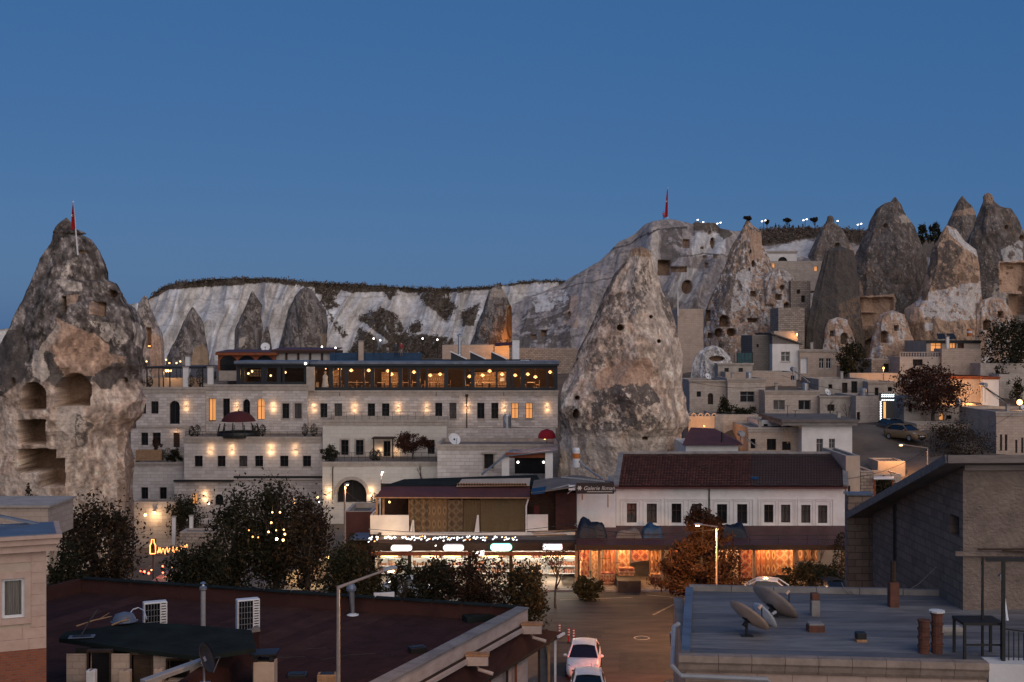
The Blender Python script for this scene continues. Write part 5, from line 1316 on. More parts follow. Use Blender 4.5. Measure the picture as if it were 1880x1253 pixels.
hw, fw, *_ = vh('white corner house with stained wall and two narrow windows', 1472,1564.5,781,838,110.5,9,'plaster', [(1499,806,1511,831,'wincur'),(1522,806,1533,828,'wincur')], frame='greyp', roof='flatroof', parapet=.05)
b=MB(fw.T);b.box(fw.x(1434), fw.x(1571),-.55,8.6, fw.z(781,1500)+.003, fw.z(775,1500));b.build('roof_slab',M['concrete'], hw);b=MB(fw.T);b.box(fw.x(1432), fw.x(1573),-.7,8.8, fw.z(775,1500)+.003, fw.z(770,1500));b.build('roof_edge',M['flatroof'], hw)
# red hip roof house behind the ten-window building
th = thing('hip_roof_house', 'house with a low red brown hip roof right of the middle cone', 'house', P(1262,830,106),0, VG)
A, B, C_, D_, R1, R2 = P(1252,818,103), P(1366,818,103), P(1352,806,112), P(1262,806,112), P(1268,785,107.5), P(1312,787,107.5)
b=MB();b.add([A, B, C_, D_, R1, R2], [(0,1,5,4),(1,2,5),(2,3,4,5),(3,0,4),(3,2,1,0)]);b.build('roof',M['tiles'] if 'tiles' in M else M['maroon'],th)
b=MB();b.box(A.x+.4, B.x - .4,103.5,111, A.z - 3.5, A.z - .05);b.build('wall',M['plaster'],th)
flue('black flue pipe on the red hip roof', 1326,4,794,812,104,'black', False)
th = thing('ladder', 'wooden ladder leaning against the low flat roofed house', 'ladder', P(1449,826,111)); A, B = P(1441,786,111.4), P(1449,815,110.9)
for dx in (-.16,.16): b=MB();b.tube([A+Vector((dx, 0,0)), B+Vector((dx, 0,0))], .03,5);b.build('rail',M['lightwood'],th)
for i in range(6): b=MB();q = A.lerp(B, (i+.5)/6);b.tube([q - Vector((.16,0,0)), q+Vector((.16,0,0))], .02,5);b.build('rung',M['lightwood'],th)
# solar water heaters
def heater(label, p, s=1.0, flip=1):
    th = thing('solar_water_heater', label, 'solar heater', p, 0,'rooftop solar water heaters')
    b=MB();b.add([p+Vector((-.2*flip, -.45,1.15*s)), p+Vector((-.2*flip, .45,1.15*s)), p+Vector((1.3*s*flip, .45,.15)), p+Vector((1.3*s*flip, -.45,.15))], [(0,1,2,3)]);b.build('collector_panel',M['bluetarp'],th)
    c = p+Vector((-.35*flip, 0,1.35*s));b=MB();b.tube([c - Vector((0,.6,0)), c+Vector((0,.6,0))], .24,10);b.build('tank',M['greyp'],th)
    for y_ in (-.4,.4): b=MB();b.tube([p+Vector((-.35*flip, y_, 0)), c+Vector((0, y_, 0))], .03,5);b.tube([p+Vector((1.25*s*flip, y_, 0)), c+Vector((0, y_, -.1))], .025,5);b.build('stand',M['steel'],th)
heater('solar heater with a slanting blue panel on the tan house row', P(1463,702,124),1.0)
heater('solar heater with a white tank behind the red tile roof', P(1368,822,104),.9)
heater('solar heater with a dark blue panel below the orange wall', P(1812,738,124),1.3)
# antennas
for px, py0, py1, Y, lb in ((1446,768,745,114,'thin T shaped antenna above the flat roofed house'),(1460,768,754,113,'short antenna stub above the white corner house')):
    th = thing('antenna', lb, 'antenna', P(px, py0, Y));b=MB();b.tube([P(px, py0+4, Y), P(px, py1, Y)], .03,5);b.build('mast',M['black'],th);b=MB();b.tube([P(px - 4, py1+.5, Y), P(px+4, py1+.5, Y)], .025,5);b.build('crossbar',M['black'],th)

# ------------------------------------------------------------------ right edge
vh('dark roofed villa with two warm curtained windows below the rightmost cones', 1701,1800,626,665,142,8,'plaster_t', [(1709,628,1729,646,'winlit'),(1744,628,1755,640,'winlit'),(1758,630,1770,640,'win')], frame='redwood', cornice=.3, cm='black', roof='feltroof', parapet=.02)
vh('tan block terrace wall under the dark roofed villa', 1729,1801,641,690,139,2.6,'tanblock', (), name='terrace_wall', cat='wall', roof='paving', parapet=.1)
hbal, fbal, *_ = vh('grey wall with a white balustrade left of the villa', 1652,1728.5,656,700,139.5,4,'village', [(1676,660,1694,672,'doorhol')], name='terrace_wall', cat='wall', roof='paving', parapet=.05)
n = 16
for i in range(n):
    x = fbal.x(1653)+(fbal.x(1728) - fbal.x(1653))*i/(n - 1);z = fbal.z(656,1690);b=MB(fbal.T);b.lathe((x, .15, z), [(.09,0),(.06,.12),(.11,.3),(.05,.5)], 8);b.build('baluster',M['cornice'], hbal)
b=MB(fbal.T);b.box(fbal.x(1653) - .1, fbal.x(1728)+.1,.03,.27, fbal.z(656,1690)+.503, fbal.z(656,1690)+.6);b.build('handrail',M['cornice'], hbal)
chimney('white slab chimney in front of the villa roof', 1739.5,5,619,641,141,'plaster')
tank('orange and white tank on the villa roof corner', P(1780,618,143),.3,.9,'orangep', 'white')
for i, px in enumerate((1730,1748)):
    th = thing('photovoltaic_module', ['left', 'right'][i] + ' dark solar panel on the villa roof', 'solar panel', P(px, 622,144),0,'solar panels on the villa');b=MB();a = P(px - 7,622,143.5);b.add([a, a+Vector((.95,0,0)), a+Vector((.95,.7,.62)), a+Vector((0,.7,.62)), a - Vector((0,0,.05)), a+Vector((.95,0,-.05)), a+Vector((.95,.7,.57)), a+Vector((0,.7,.57))], [(0,1,2,3),(7,6,5,4),(0,4,5,1),(1,5,6,2),(2,6,7,3),(3,7,4,0)]);b.build('panel',M['navy'],th);b=MB();b.box(a.x+.1, a.x+.85,144.1,144.16, a.z - .3, a.z+.45);b.build('stand',M['steel'],th)
vh('orange lit plaster house with a red roof band behind the rusty tree', 1745,1803,692,745,130,8,'plaster_t', (), cornice=.25, cm='redwood', parapet=.1)  # tan on this half of the wall stands in partly for orange lamplight
vh('white end of the orange lit house beside the blue solar panel', 1803.4,1834,693,745,129.5,8,'plaster', (), cornice=.22, cm='redwood', parapet=.1)
vh('stepped pale garden wall at the upper right edge', 1800,1960,668,700,136,3,'village', (), name='garden_wall', cat='wall', roof='ground', parapet=.1)
vh('second pale garden wall lower at the upper right edge', 1834.5,1960,688,735,131.5,3,'village', (), name='garden_wall', cat='wall', roof='ground', parapet=.1)
vh('low stone inn with three small lit niches behind bare branches', 1686,1830,748,790,121,8,'village', [(1724,759,1733,772,'winlit', 1.0),(1737,763,1747,770,'winhol'),(1762,763,1768,773,'winhol'),(1778,760,1785,772,'winlit', 1.0),(1814,762,1820,771,'winlit', 1.0)], parapet=.1, roof='flatroof')
vh('brown stone retaining wall below the low inn', 1683,1815,779,840,115,4,'rubble', (), name='retaining_wall', cat='wall', roof='paving', parapet=.2)
hp, fp, *_ = vh('pink plaster house with tall slit windows at the right edge', 1829,1960,757,850,109,9,'tanblock', [(1836,798,1840,828),(1845,798,1849.5,828),(1864,808,1868,832),(1875,804,1879,832)], cornice=.35, parapet=.2)
vh('narrow orange lit arch house beside the pink plaster house', 1812,1830,770,850,111,5,'plaster_t', [(1816,772,1828,792,'winlit', 1.0)], parapet=.2)
th = thing('floodlight', 'round bright floodlight near the right edge', 'floodlight', P(1871,745,116));b=MB();b.ball(P(1872,739,116),.28,8);b.build('lens',M['warm'],th);b=MB();b.tube([P(1872,739,116.2), P(1872,760,116.2)], .05,6);b.build('post',M['black'],th);point_light('lamp_light', P(1872,739,115.5),60, WARM, th, .2)
th = thing('floodlight', 'hidden orange lamp lighting the wall behind the rusty tree', 'floodlight', P(1765,745,127));b=MB();b.ball(P(1762,735,128),.12,6);b.build('lens',M['orangebulb'],th);b=MB();b.tube([P(1762,735,128), P(1762,750,128)], .04,5);b.build('post',M['black'],th);point_light('lamp_light', P(1762,733,127.6),420, AMBER, th, .2)
# orange lit low walls and steps at the alley
vh('short orange lit garden wall left of the rusty tree', 1560,1650,686,700,137,1,'plaster_t', (), name='garden_wall', cat='wall', roof='paving', parapet=.05)
th = thing('lantern', 'orange lantern above the short garden wall', 'lantern', P(1618,680,134.5));q = P(1622,676,135);b=MB();b.ball(q, .13,6);b.build('bulb',M['orangebulb'],th);b=MB();b.tube([q, q - Vector((0,0,2.4))], .04,5);b.build('post',M['black'],th);point_light('lamp_light', q+Vector((0,-.2,-.2)),160, AMBER, th, .1)
# neon cafe front
th = thing('neon_sign', 'blue white neon light frame beside the village lane', 'neon sign', P(1616,783,119),0)
b=MB();b.box(P(1614,0,119.3).x, P(1642,0,119.3).x, 119.3,119.4, P(0,782,119.3).z, P(0,722,119.3).z);b.build('back_panel',M['black'],th)
for i in range(14):
    for px in (1617, ):
        q = P(px, 738+i*3,119);b=MB();b.obox(q, (.16,.05,.07), Matrix.Rotation(.5,3,'Y'));b.build('light',M['coolbulb'],th)
for j in range(3):
    for i in range(6): q = P(1620+i*4,725+j*3.4+(3 if j == 2 else 0),119);b=MB();b.obox(q, (.17,.05,.08), Matrix.Rotation(-.4,3,'Y'));b.build('light',M['coolbulb'],th)
b=MB();b.box(P(1622,0,119.25).x, P(1626,0,119.25).x, 119.2,119.28, P(0,778,119.2).z, P(0,738,119.2).z);b.build('tall_tube',M['warmpane'],th)
point_light('neon_light', P(1628,755,117.8),12,(.8,.9,1.0), th, .3)

# more of the crowded slope
vh('small flat house with one dark door above the neon frame', 1594,1650,702,730,129,6,'plaster_d', [(1606,712,1613,728,'doorhol'),(1630,711,1638,719)], cornice=.2, parapet=.15)
vh('tiny stone store left of the villa balustrade', 1600,1652,660,690,143,5,'rubble', [(1622,668,1632,684,'doorhol')], parapet=.1)
vh('pale cube house beside the boulder mound', 1318,1382,668,700,137,6,'plaster_d', [(1330,676,1338,685),(1356,676,1364,685)], cornice=.2, parapet=.15)
vh('pale stone porch block right of the arched door house', 1392,1434,772,800,116,5,'plaster', [(1402,779,1410,790)], parapet=.15)
vh('narrow tan house above the retaining wall', 1660,1690,730,790,120,6,'plaster_d', [(1668,744,1675,756)], parapet=.15)

for px, pb, Y, w_, lb in ((1345,698,131,5,'stubby chimney on the arched door house roof'),(1425,717,128,5,'stubby chimney above the two wide grey windows'),(1490,642,145,5,'small chimney on the flat cream house'),(1545,696,133,5,'small chimney on the upper terrace house'),(1395,786,114,6,'chimney at the left of the low wide flat roof'),(1540,770,113,6,'chimney on the white corner house slab'),(1850,757,112,6,'chimney on the pink plaster house')):
    chimney(lb, px, w_, pb - 12, pb+2, Y, 'plaster_d')
for px, pb, Y, lb in ((1375,697,131,'small grey tank on the barred window house'),(1478,717,127,'small grey tank on the village middle house'),(1585,727,125,'small grey tank on the narrow hatch house'),(1440,785,115,'small grey tank on the low wide flat roof'),(1760,747,123,'small grey tank on the low inn')): tank(lb, P(px, pb, Y),.35,.8,'steel')
for px, pb, Y, lb in ((1300,698,131,'little dish on the arched door house'),(1520,727,126,'little dish on the stained plaster house'),(1410,695,136,'little dish on the long low ridge house'),(1880,757,112,'little dish on the pink house')): dish(lb, P(px, pb - 7, Y),.38,.6,.5,.5)
# ------------------------------------------------------------------ roof tiles
def tile_mat():
    m, n, l, b = new_mat('weathered_clay_tiles')
    tc = n.new('ShaderNodeTexCoord')
    t = n.new('ShaderNodeTexNoise');t.inputs['Scale'].default_value = 1.3;t.inputs['Detail'].default_value = 8
    l.new(tc.outputs['Object'], t.inputs['Vector'])
    g = n.new('ShaderNodeNewGeometry')
    r = ramp(n, [(0.25,(0.11,0.045,0.034)),(0.5,(0.22,0.075,0.048)),(0.75,(0.15,0.085,0.066))])
    l.new(t.outputs[0], r.inputs[0])
    v = ramp(n, [(0,(0.5,.5,.5)),(1,(1.45,1.4,1.35))]);l.new(g.outputs['Random Per Island'], v.inputs[0])
    mx = n.new('ShaderNodeMix');mx.data_type = 'RGBA';mx.blend_type = 'MULTIPLY';mx.inputs[0].default_value = 1
    l.new(r.outputs[0], mx.inputs[6]);l.new(v.outputs[0], mx.inputs[7]);l.new(mx.outputs[2], b.inputs['Base Color'])
    b.inputs['Roughness'].default_value = .85
    return m
M['tiles'] = tile_mat()
M['tiles_grey'] = pm('older_grey_tiles', (0.14,0.075,0.06),(0.19,0.135,0.115), scale=1.6, bump=.4)
def tiled(name, A, B, C_, D_, nx, ny, mat, parent, seed=0):
    """tiles too small to pick apart: rows of curved tiles over the slope A-B (eaves) to D-C (ridge), one mesh"""
    r = random.Random(seed);b=MB()
    nrm = (B - A).cross(D_ - A).normalized()
    if nrm.z < 0: nrm = -nrm
    for j in range(ny):
        v0, v1 = j/ny, (j+1.12)/ny
        for i in range(nx):
            u0, u1 = i/nx, (i+.96)/nx
            um = (u0+u1)/2;lift = .02+r.random()*.03
            def q(u, v, h): return A.lerp(B, u).lerp(D_.lerp(C_, u), min(v, 1))+nrm*h
            vs = [q(u0, v0, lift+.10), q(um, v0, lift+.15), q(u1, v0, lift+.10), q(u0, v1, lift), q(um, v1, lift+.06), q(u1, v1, lift)]
            b.add(vs, [(0,1,4,3),(1,2,5,4)])
    return b.build(name,M[mat], parent, kind='stuff')

# ------------------------------------------------------------------ white building with ten windows over the carpet shops
YS = 90.0
wins = [(1151,924.5,1169,960),(1187.5,925,1206,960.5),(1233,925,1251,960.5),(1270,925.5,1288,961),(1316.5,926,1335,961.5),(1353.5,926,1372,962),(1403,927,1420,960),(1434,927,1451,960),(1471,927.5,1488,960.5),(1502,928,1519,961)]
kinds = ['wincur', 'wincur', 'win', 'wincur', 'win', 'win', 'win', 'wincur', 'wincur', 'wincur']
hS, fS, xS, ztS, zbS = house('shop_house', 'long white building with ten tall windows and a red tiled roof', 'building', 1131,1551,893,992, YS, 7.5,'plaster', [(*w, k) for w, k in zip(wins, kinds)], roof=None, rv=.22, frame='darkwood', sink=0.0)
# raised frames round each pair of windows
def frame_part(px0, py0, px1, py1, w=.09, d=.06):
    x0, x1, z1, z0 = fS.x(px0), fS.x(px1), fS.z(py0, px0), fS.z(py1, px0)
    b=MB(fS.T);b.box(x0, x1,-d, .002, z1 - w, z1);b.box(x0, x1,-d, .002, z0, z0+w);b.box(x0, x0+w, -d, .002, z0+w, z1 - w);b.box(x1 - w, x1,-d, .002, z0+w, z1 - w);b.build('raised_frame',M['plaster'], hS)
for a, c in ((1139,1216),(1221,1299),(1304,1384),(1392,1462),(1464,1531)): frame_part(a, 915.5, c, 968)
for a, c in ((1144,1176),(1181,1212),(1227,1257),(1264,1294),(1310,1341),(1347,1378),(1397,1426),(1429,1458),(1466,1494),(1497,1526)): frame_part(a, 919, c, 965.5,.07,.04)
b=MB(fS.T);b.box(0, xS, -.1,.002, fS.z(975,1300), fS.z(971,1300));b.box(0, xS, -.06,.002, fS.z(983,1300), fS.z(979,1300));b.build('ledge',M['plaster'], hS)
b=MB(fS.T);b.tube([(fS.x(1302),-.08, ztS),(fS.x(1301),-.08, fS.z(968,1300))], .05,6);b.build('drain_pipe',M['black'], hS)
ze, zr = fS.z(891,1300), fS.z(836,1300)
eA, eB = fS.T @ Vector((-.15,-.45,0)), fS.T @ Vector((xS+.1,-.45,0));eA.z = eB.z = ztS - .02
rA = P(1138,837,97);rB = P(1554,833,97);rA.z = rB.z = (rA.z+rB.z)/2
split = (1375 - 1131)/(1551 - 1131)
eM, rM = eA.lerp(eB, split), rA.lerp(rB, split)
deck = MB();deck.add([eA, eB, rB, rA, eA+Vector((0,0,-.12)), eB+Vector((0,0,-.12)),Vector((rB.x, rB.y, eB.z - .12)),Vector((rA.x, rA.y, eA.z - .12))], [(0,1,2,3),(4,7,6,5),(0,4,5,1),(1,5,6,2),(2,6,7,3),(3,7,4,0)]);rdeck = deck.build('roof',M['maroon'], hS)
tiled('roof_tiles', eA, eM, rM, rA, 46,20,'tiles', rdeck, 1);tiled('roof_tiles', eM+Vector((.02,0,0)), eB, rB, rM+Vector((.02,0,0)),34,20,'tiles_grey', rdeck, 2)
b=MB();b.tube([rA+Vector((0,0,.08)), rA.lerp(rB, .5)+Vector((0,0,.12)), rB+Vector((0,0,.08))], .16,8);b.build('ridge_cap',M['concrete'], rdeck)
for e_, r_, d_ in ((eA, rA, .1),(eB, rB, -.15)): b=MB();b.beam(e_+Vector((d_, 0,.12)), r_+Vector((d_, 0,.12)),.4,.14);b.build('verge',M['concrete'], rdeck)
b=MB();q = eA.lerp(rA, .55).lerp(eB.lerp(rB, .55),.37);b.obox(q+Vector((0,0,.14)),(.45,.4,.12), Matrix.Identity(3));b.build('vent_tile',M['darkwood'], rdeck)
b=MB();q = eA.lerp(rA, .2).lerp(eB.lerp(rB, .2),.60);b.obox(q+Vector((0,0,.17)),(.6,.5,.03), Matrix.Rotation(.25,3,'X'));b.build('blue_patch',M['bluetarp'], rdeck)
# tall orange lit gable strip at the right end
hT, fT, *_ = house('shop_house', 'narrow orange lit plaster house at the right end of the white building', 'building', 1553,1579,838,992,92.5,7,'plaster_t', [(1557,892,1561,904,'win')], roof='flatroof', sink=0)
vh2 = house('stone_house', 'small dark stone house right of the orange lit plaster strip', 'house', 1580,1604,866,985,94,6,'rubble', (), roof='flatroof', sink=0, group=None)
# left white extension with the sign
hQ, fQ, xQ, *_ = house('shop_house', 'white rust streaked shop wall under the black gallery sign', 'building', 1059,1130.6,905,992,89.3,6,'plaster', (), roof='flatroof', sink=0, parapet=.2)
M['rust'] = pm('rust_streak', (0.30,0.11,0.03),(0.42,0.25,0.14), scale=5, bump=0)
for px, l_ in ((1069,10),(1116,24)):
    b=MB(fQ.T);b.box(fQ.x(px - 1), fQ.x(px+1.2),-.006,-.003, fQ.z(908+l_, px), fQ.z(908, px));b.build('rust_streak',M['rust'], hQ)
# sign board with lettering
def text(name, body, p, size, mat, parent, font_sh=0.0, yaw=0.0, depth=.006, bold=0.0):
    cu = bpy.data.curves.new(name, 'FONT');cu.body = body;cu.size = size;cu.extrude = depth;cu.shear = font_sh;cu.offset = bold
    cu.materials.append(mat)
    tmp = bpy.data.objects.new(name + '_curve', cu)
    COL.objects.link(tmp)
    dg = bpy.context.evaluated_depsgraph_get()
    me = bpy.data.meshes.new_from_object(tmp.evaluated_get(dg))
    bpy.data.objects.remove(tmp);bpy.data.curves.remove(cu)
    me.transform(Matrix.Translation(Vector(p)) @ Matrix.Rotation(yaw, 4,'Z') @ Matrix.Rotation(math.pi/2,4,'X'))
    me.transform(WM[parent.name].inverted())
    o = bpy.data.objects.new(name, me)
    return reg(o, parent)
th = thing('shop_sign', 'black shop sign board reading Galerie Ikman in pale script', 'shop sign', P(1057,908,87.0))
a, c = P(1058,887,87), P(1127.5,907,87)
b=MB();b.box(a.x, c.x, 87,87.12, c.z, a.z);b.build('board',M['black'],th)
M['letter'] = plain('pale_lettering', (0.62,0.58,0.50),.6)
text('lettering', 'Galerie Ikman', P(1071,900,86.985),.40,M['letter'], th, .28)
b=MB()
for k in range(30): q0, q1 = P(1078+k*1.55,902.4,87), P(1079+k*1.55,904,87);b.box(q0.x, q1.x, 86.98,86.999, q1.z, q0.z)
b.build('small_print',M['letter'],th)
q = P(1064,896.5,86.98);b=MB()
for k in range(6): a_ = math.pi*k/3;b.obox(q+Vector((math.cos(a_)*.11,0, math.sin(a_)*.11)),(.12,.03,.07), Matrix.Rotation(-a_, 3,'Y'))
b.obox(q, (.1,.03,.1), Matrix.Identity(3));b.build('emblem',M['letter'],th)
th = thing('spot_fitting', 'small white floodlight box at the left end of the gallery sign', 'floodlight', P(1050,897,88));b=MB();a, c = P(1044,891,88), P(1056,900,88);b.box(a.x, c.x, 87.8,88.1, c.z, a.z);b.build('box',M['white'],th);b=MB();b.tube([P(1050,900,88), P(1042,907,88.4)], .03,5);b.build('arm',M['white'],th)

# shop arcade below: canopy, posts, back wall, goods
th_sh = thing('shop_arcade', 'row of open shop bays under the white building', 'shop', P(1060,1085,86.6))
zc = P(0,1000,84.1).z
b=MB();b.slab([(P(1058,0,83.2).x, 83.2,0),(P(1552,0,83.2).x, 83.2,0),(P(1552,0,89.9).x, 89.93,.3),(P(1058,0,89.9).x, 89.93,.3)], zc, zc+.12);b.build('canopy',M['maroon'], th_sh)
b=MB();b.box(P(1058,0,83.2).x, P(1552,0,83.2).x, 83.1,83.198, zc - .22, zc+.12);b.build('fascia',M['darkwood'], th_sh)
b=MB();b.box(P(1030,0,89.6).x, P(1552,0,89.6).x, 89.6,89.8,.13, zc - .05);b.build('back_wall',M['plaster_t'], th_sh)
b=MB();b.box(P(1030,0,86.6).x, P(1552,0,86.6).x, 84.2,90,.131,.15);b.build('floor',M['paving'], th_sh)
for px in (1058,1100,1216,1302,1384,1458,1550):
    b=MB();q = P(px, 0,84);b.box(q.x - .1, q.x+.1,83.9,84.1,.14, zc);b.build('post',M['lightwood'], th_sh)
for i, (px, pw, col) in enumerate(((1085,110, AMBER),(1140,150, WARM),(1190,100, AMBER),(1255,100, AMBER),(1330,140,(1,.6,.35)),(1405,165, AMBER),(1450,110, WARM))):
    q = P(px, 0,85.2);q.z = zc - .18
    b=MB();b.ball(q, .1,6);b.build('bulb',M['warm'] if i != 4 else M['whitebulb'], th_sh);point_light('shop_light', q - Vector((0,0,.2)), pw, col, th_sh, .12)
# carpets and kilims hung in the bays
def rug_mat(name, c1, c2, c3, kind):
    m, n, l, b = new_mat(name)
    tc = n.new('ShaderNodeTexCoord');sp = n.new('ShaderNodeSeparateXYZ');l.new(tc.outputs['Object'], sp.inputs[0])
    def wave(o, f, ph=0):
        a = n.new('ShaderNodeMath');a.operation = 'MULTIPLY_ADD';a.inputs[1].default_value = f;a.inputs[2].default_value = ph;l.new(o, a.inputs[0])
        p = n.new('ShaderNodeMath');p.operation = 'PINGPONG';p.inputs[1].default_value = 1;l.new(a.outputs[0], p.inputs[0]);return p.outputs[0]
    wx_, wz_ = wave(sp.outputs[0], 3.2 if kind else 5), wave(sp.outputs[2], 3.2 if kind else 2.0)
    ad = n.new('ShaderNodeMath');ad.operation = 'ADD' if kind else 'MULTIPLY';l.new(wx_, ad.inputs[0]);l.new(wz_, ad.inputs[1])
    r = ramp(n, [(0.0, c1),(0.3, c2),(0.55, c1),(0.75, c3),(0.95, c2)]);r.color_ramp.interpolation = 'CONSTANT'
    mu = n.new('ShaderNodeMath');mu.operation = 'MULTIPLY';mu.inputs[1].default_value = .5 if kind else 1;l.new(ad.outputs[0], mu.inputs[0]);l.new(mu.outputs[0], r.inputs[0]);l.new(r.outputs[0], b.inputs['Base Color'])
    b.inputs['Roughness'].default_value = .95
    return m
RUG = [rug_mat('rug_red', (.22,.05,.035),(.30,.16,.09),(.10,.03,.03),1), rug_mat('rug_rust', (.27,.10,.05),(.34,.20,.12),(.18,.06,.04),0), rug_mat('rug_orange', (.30,.13,.06),(.38,.25,.15),(.22,.07,.04),1), rug_mat('rug_brown', (.22,.10,.05),(.42,.27,.15),(.12,.04,.03),0), rug_mat('rug_cream', (.40,.30,.2),(.30,.16,.09),(.34,.2,.11),1)]
rugs = [(1064,1008,1082,1060,0,'patterned carpet hung at the left end of the shop arcade'),(1086,1012,1104,1066,4,'cream patterned carpet second from the left in the shop arcade'),(1108,1006,1130,1050,1,'rust striped carpet third from the left in the shop arcade'),(1134,1010,1156,1062,2,'orange diamond carpet left of the dark tent shape'),(1160,1008,1190,1030,0,'red carpet draped above the dark doorway'),(1262,1006,1290,1062,2,'orange carpet half hidden by the pine tree'),(1300,1006,1356,1070,4,'wide cream carpet right of the pine tree'),(1360,1006,1384,1062,0,'narrow red medallion carpet left of the brown striped ones'),(1387,1006,1404,1058,1,'rust striped carpet beside the bright shop lamp'),(1405,1006,1424,1058,3,'brown checked carpet under the bright shop lamp'),(1424,1006,1456,1056,2,'large orange diamond carpet right of the bright shop lamp')]
rugs += [(1062,1030,1078,1072,3,'lower brown carpet at the left end of the arcade'),(1104,1026,1120,1070,2,'lower orange carpet in the second arcade bay'),(1128,1034,1140,1074,4,'narrow cream carpet left of the tall folded pile'),(1192,1012,1212,1068,3,'brown carpet left of the pine tree'),(1228,1010,1258,1060,1,'rust carpet glimpsed through the pine tree'),(1464,1008,1500,1030,3,'short brown carpet in the last arcade bay')]
for px0, py0, px1, py1, k, lb in rugs:
    Yr = 86;a, c = P(px0, py0, Yr), P(px1, py1, Yr);a.z = min(a.z, zc - .05);c.z = max(c.z, .3)
    th = thing('carpet', lb, 'carpet', (a.x, Yr, c.z),0,'carpets hung in the shop arcade')
    b=MB();n = 10
    for i in range(n):
        x0, x1 = a.x+(c.x - a.x)*i/n, a.x+(c.x - a.x)*(i+1)/n;y0, y1 = Yr+.05*math.sin(i*1.7), Yr+.05*math.sin((i+1)*1.7)
        b.add([(x0, y0, c.z),(x1, y1, c.z),(x1, y1, a.z),(x0, y0, a.z),(x0, y0+.03, c.z),(x1, y1+.03, c.z),(x1, y1+.03, a.z),(x0, y0+.03, a.z)], [(0,1,2,3),(7,6,5,4),(0,4,5,1),(3,2,6,7)])
    b.build('pile', RUG[k],th);b=MB();b.tube([(a.x - .06, Yr, a.z+.02),(c.x+.06, Yr, a.z+.02)], .025,5);b.build('hanging_rail',M['black'],th)
# stacked goods, table and dark stall on the pavement
for i, (px, py, w_, h_, mm, lb) in enumerate(((1115,1082,1.0,.9,3,'folded carpet pile on the pavement, left'),(1150,1080,1.1,1.3,1,'tall folded carpet pile left of the dark stall'),(1205,1080,.9,.8,2,'small folded carpet pile by the pine tree'))):
    p = P(px, 0,85);p.z = .15;th = thing('carpet_pile', lb, 'carpet pile', p, 0,'folded carpet piles');n = int(h_/.11)
    for k in range(n): b=MB();s_ = R.uniform(-.06,.06);b.bbox(p.x - w_/2+s_, p.x+w_/2+s_, 84.7,85.3,.15+k*.11,.15+k*.11+.10,.03);b.build('folded_carpet', RUG[(mm+k) % 5],th)
p = P(1157,0,82.4);th = thing('stall', 'black draped display stall on the street edge', 'stall', (p.x, 82.4,0.0));b=MB();b.box(p.x - .8, p.x+.8,85.7,82.9,.75,.8);b.build('top',M['black'],th);b=MB();b.box(p.x - .78, p.x+.78,85.72,82.88,.01,.748);b.build('drape',M['black'],th);b=MB();b.box(p.x - .82, p.x+2.0,85.3,85.66,.01,.12);b.build('white_step',M['white'],th)

# ------------------------------------------------------------------ things on the canopy roof
def draped(name, label, px0, px1, pt, pb, Y, D, mat, cat, seed, bulge=.25, parent_cols=None):
    """heap under a tarpaulin"""
    a, c = P(px0, pt, Y), P(px1, pb, Y);r = np.random.default_rng(seed);n = 14; V = []
    W, Hh = c.x - a.x, a.z - c.z
    for j in range(n+1):
        for i in range(n+1):
            u, v = i/n, j/n;e = min(u, 1 - u, v, 1 - v)*2;k = min(1, e*3.2) ** .5
            h = Hh*k*(1 - bulge+bulge*math.sin(u*7+seed)*math.sin(v*5+2))+(.04*r.normal() if k > .3 else 0)
            V.append((a.x+W*(u if 1 else 0), Y+D*v, c.z+max(0, h)))
    th = thing(name, label, cat, (a.x, Y, c.z));o = grid_obj('cover', np.array(V), n+1, n+1,M[mat],th);b=MB();b.box(a.x+.1, c.x - .1, Y+.1, Y+D - .1, c.z - .1, c.z+.05);b.build('base',M['darkwood'],th);return th
draped('covered_heap', 'large dark navy tarpaulin heap below the gallery sign', 1059,1116,953,992,85.4,1.7,'navytarp', 'tarp', 3)
draped('covered_heap', 'bright blue tarpaulin bundle under the second window', 1179,1218,962,990,85.4,1.2,'bluetarp', 'tarp', 8)
draped('covered_heap', 'long dark blue tarpaulin behind the pine top', 1305,1375,960,990,85.4,1.4,'navytarp', 'tarp', 5)
draped('covered_heap', 'flat grey bundle between the two tarpaulin heaps', 1130,1180,972,990,85.4,1.0,'flatroof', 'tarp', 6)
th = thing('roof_rail', 'thin rusty railing along the shop canopy edge', 'railing', (P(1059,0,83.5).x, 83.5, zc+.15));railing(th, Matrix(), P(1059,0,83.5).x, P(1535,0,83.5).x, 83.5, zc+.13,.62,'black', 2.0,'rail')

# ------------------------------------------------------------------ tented cafe on the left
YC = 89.0
th = thing('tent_cafe', 'upstairs cafe hung with brown cloths under a maroon awning', 'cafe', P(683,1000, YC))
z_fl = P(0,985, YC).z
b=MB();b.box(P(681,0, YC).x, P(1062,0, YC).x, YC+.1, YC+6, z_fl - .3, z_fl - .0);b.build('floor_slab',M['darkwood'],th)
b=MB();b.box(P(684,0, YC).x, P(1062,0, YC).x, YC+5.6, YC+5.8, z_fl, P(0,905, YC).z);b.build('back_wall',M['darkwood'],th)
A, B, C_, D_ = P(688,914, YC - .5), P(973,914.5, YC - .5), P(973,893, YC+1.5), P(704,893.5, YC+1.5)
def sheet3(name, pts, mat, parent, t=.06, **k):
    b=MB();n = len(pts);d = Vector((0,0,-t));b.add(list(pts)+[p+d for p in pts], [tuple(range(n)), tuple(range(2*n - 1, n - 1,-1))]+[(i, i+n, (i+1) % n+n, (i+1) % n) for i in range(n)]);return b.build(name,M[mat], parent, **k)
sheet3('awning', [A, B, C_, D_], 'maroon',th)
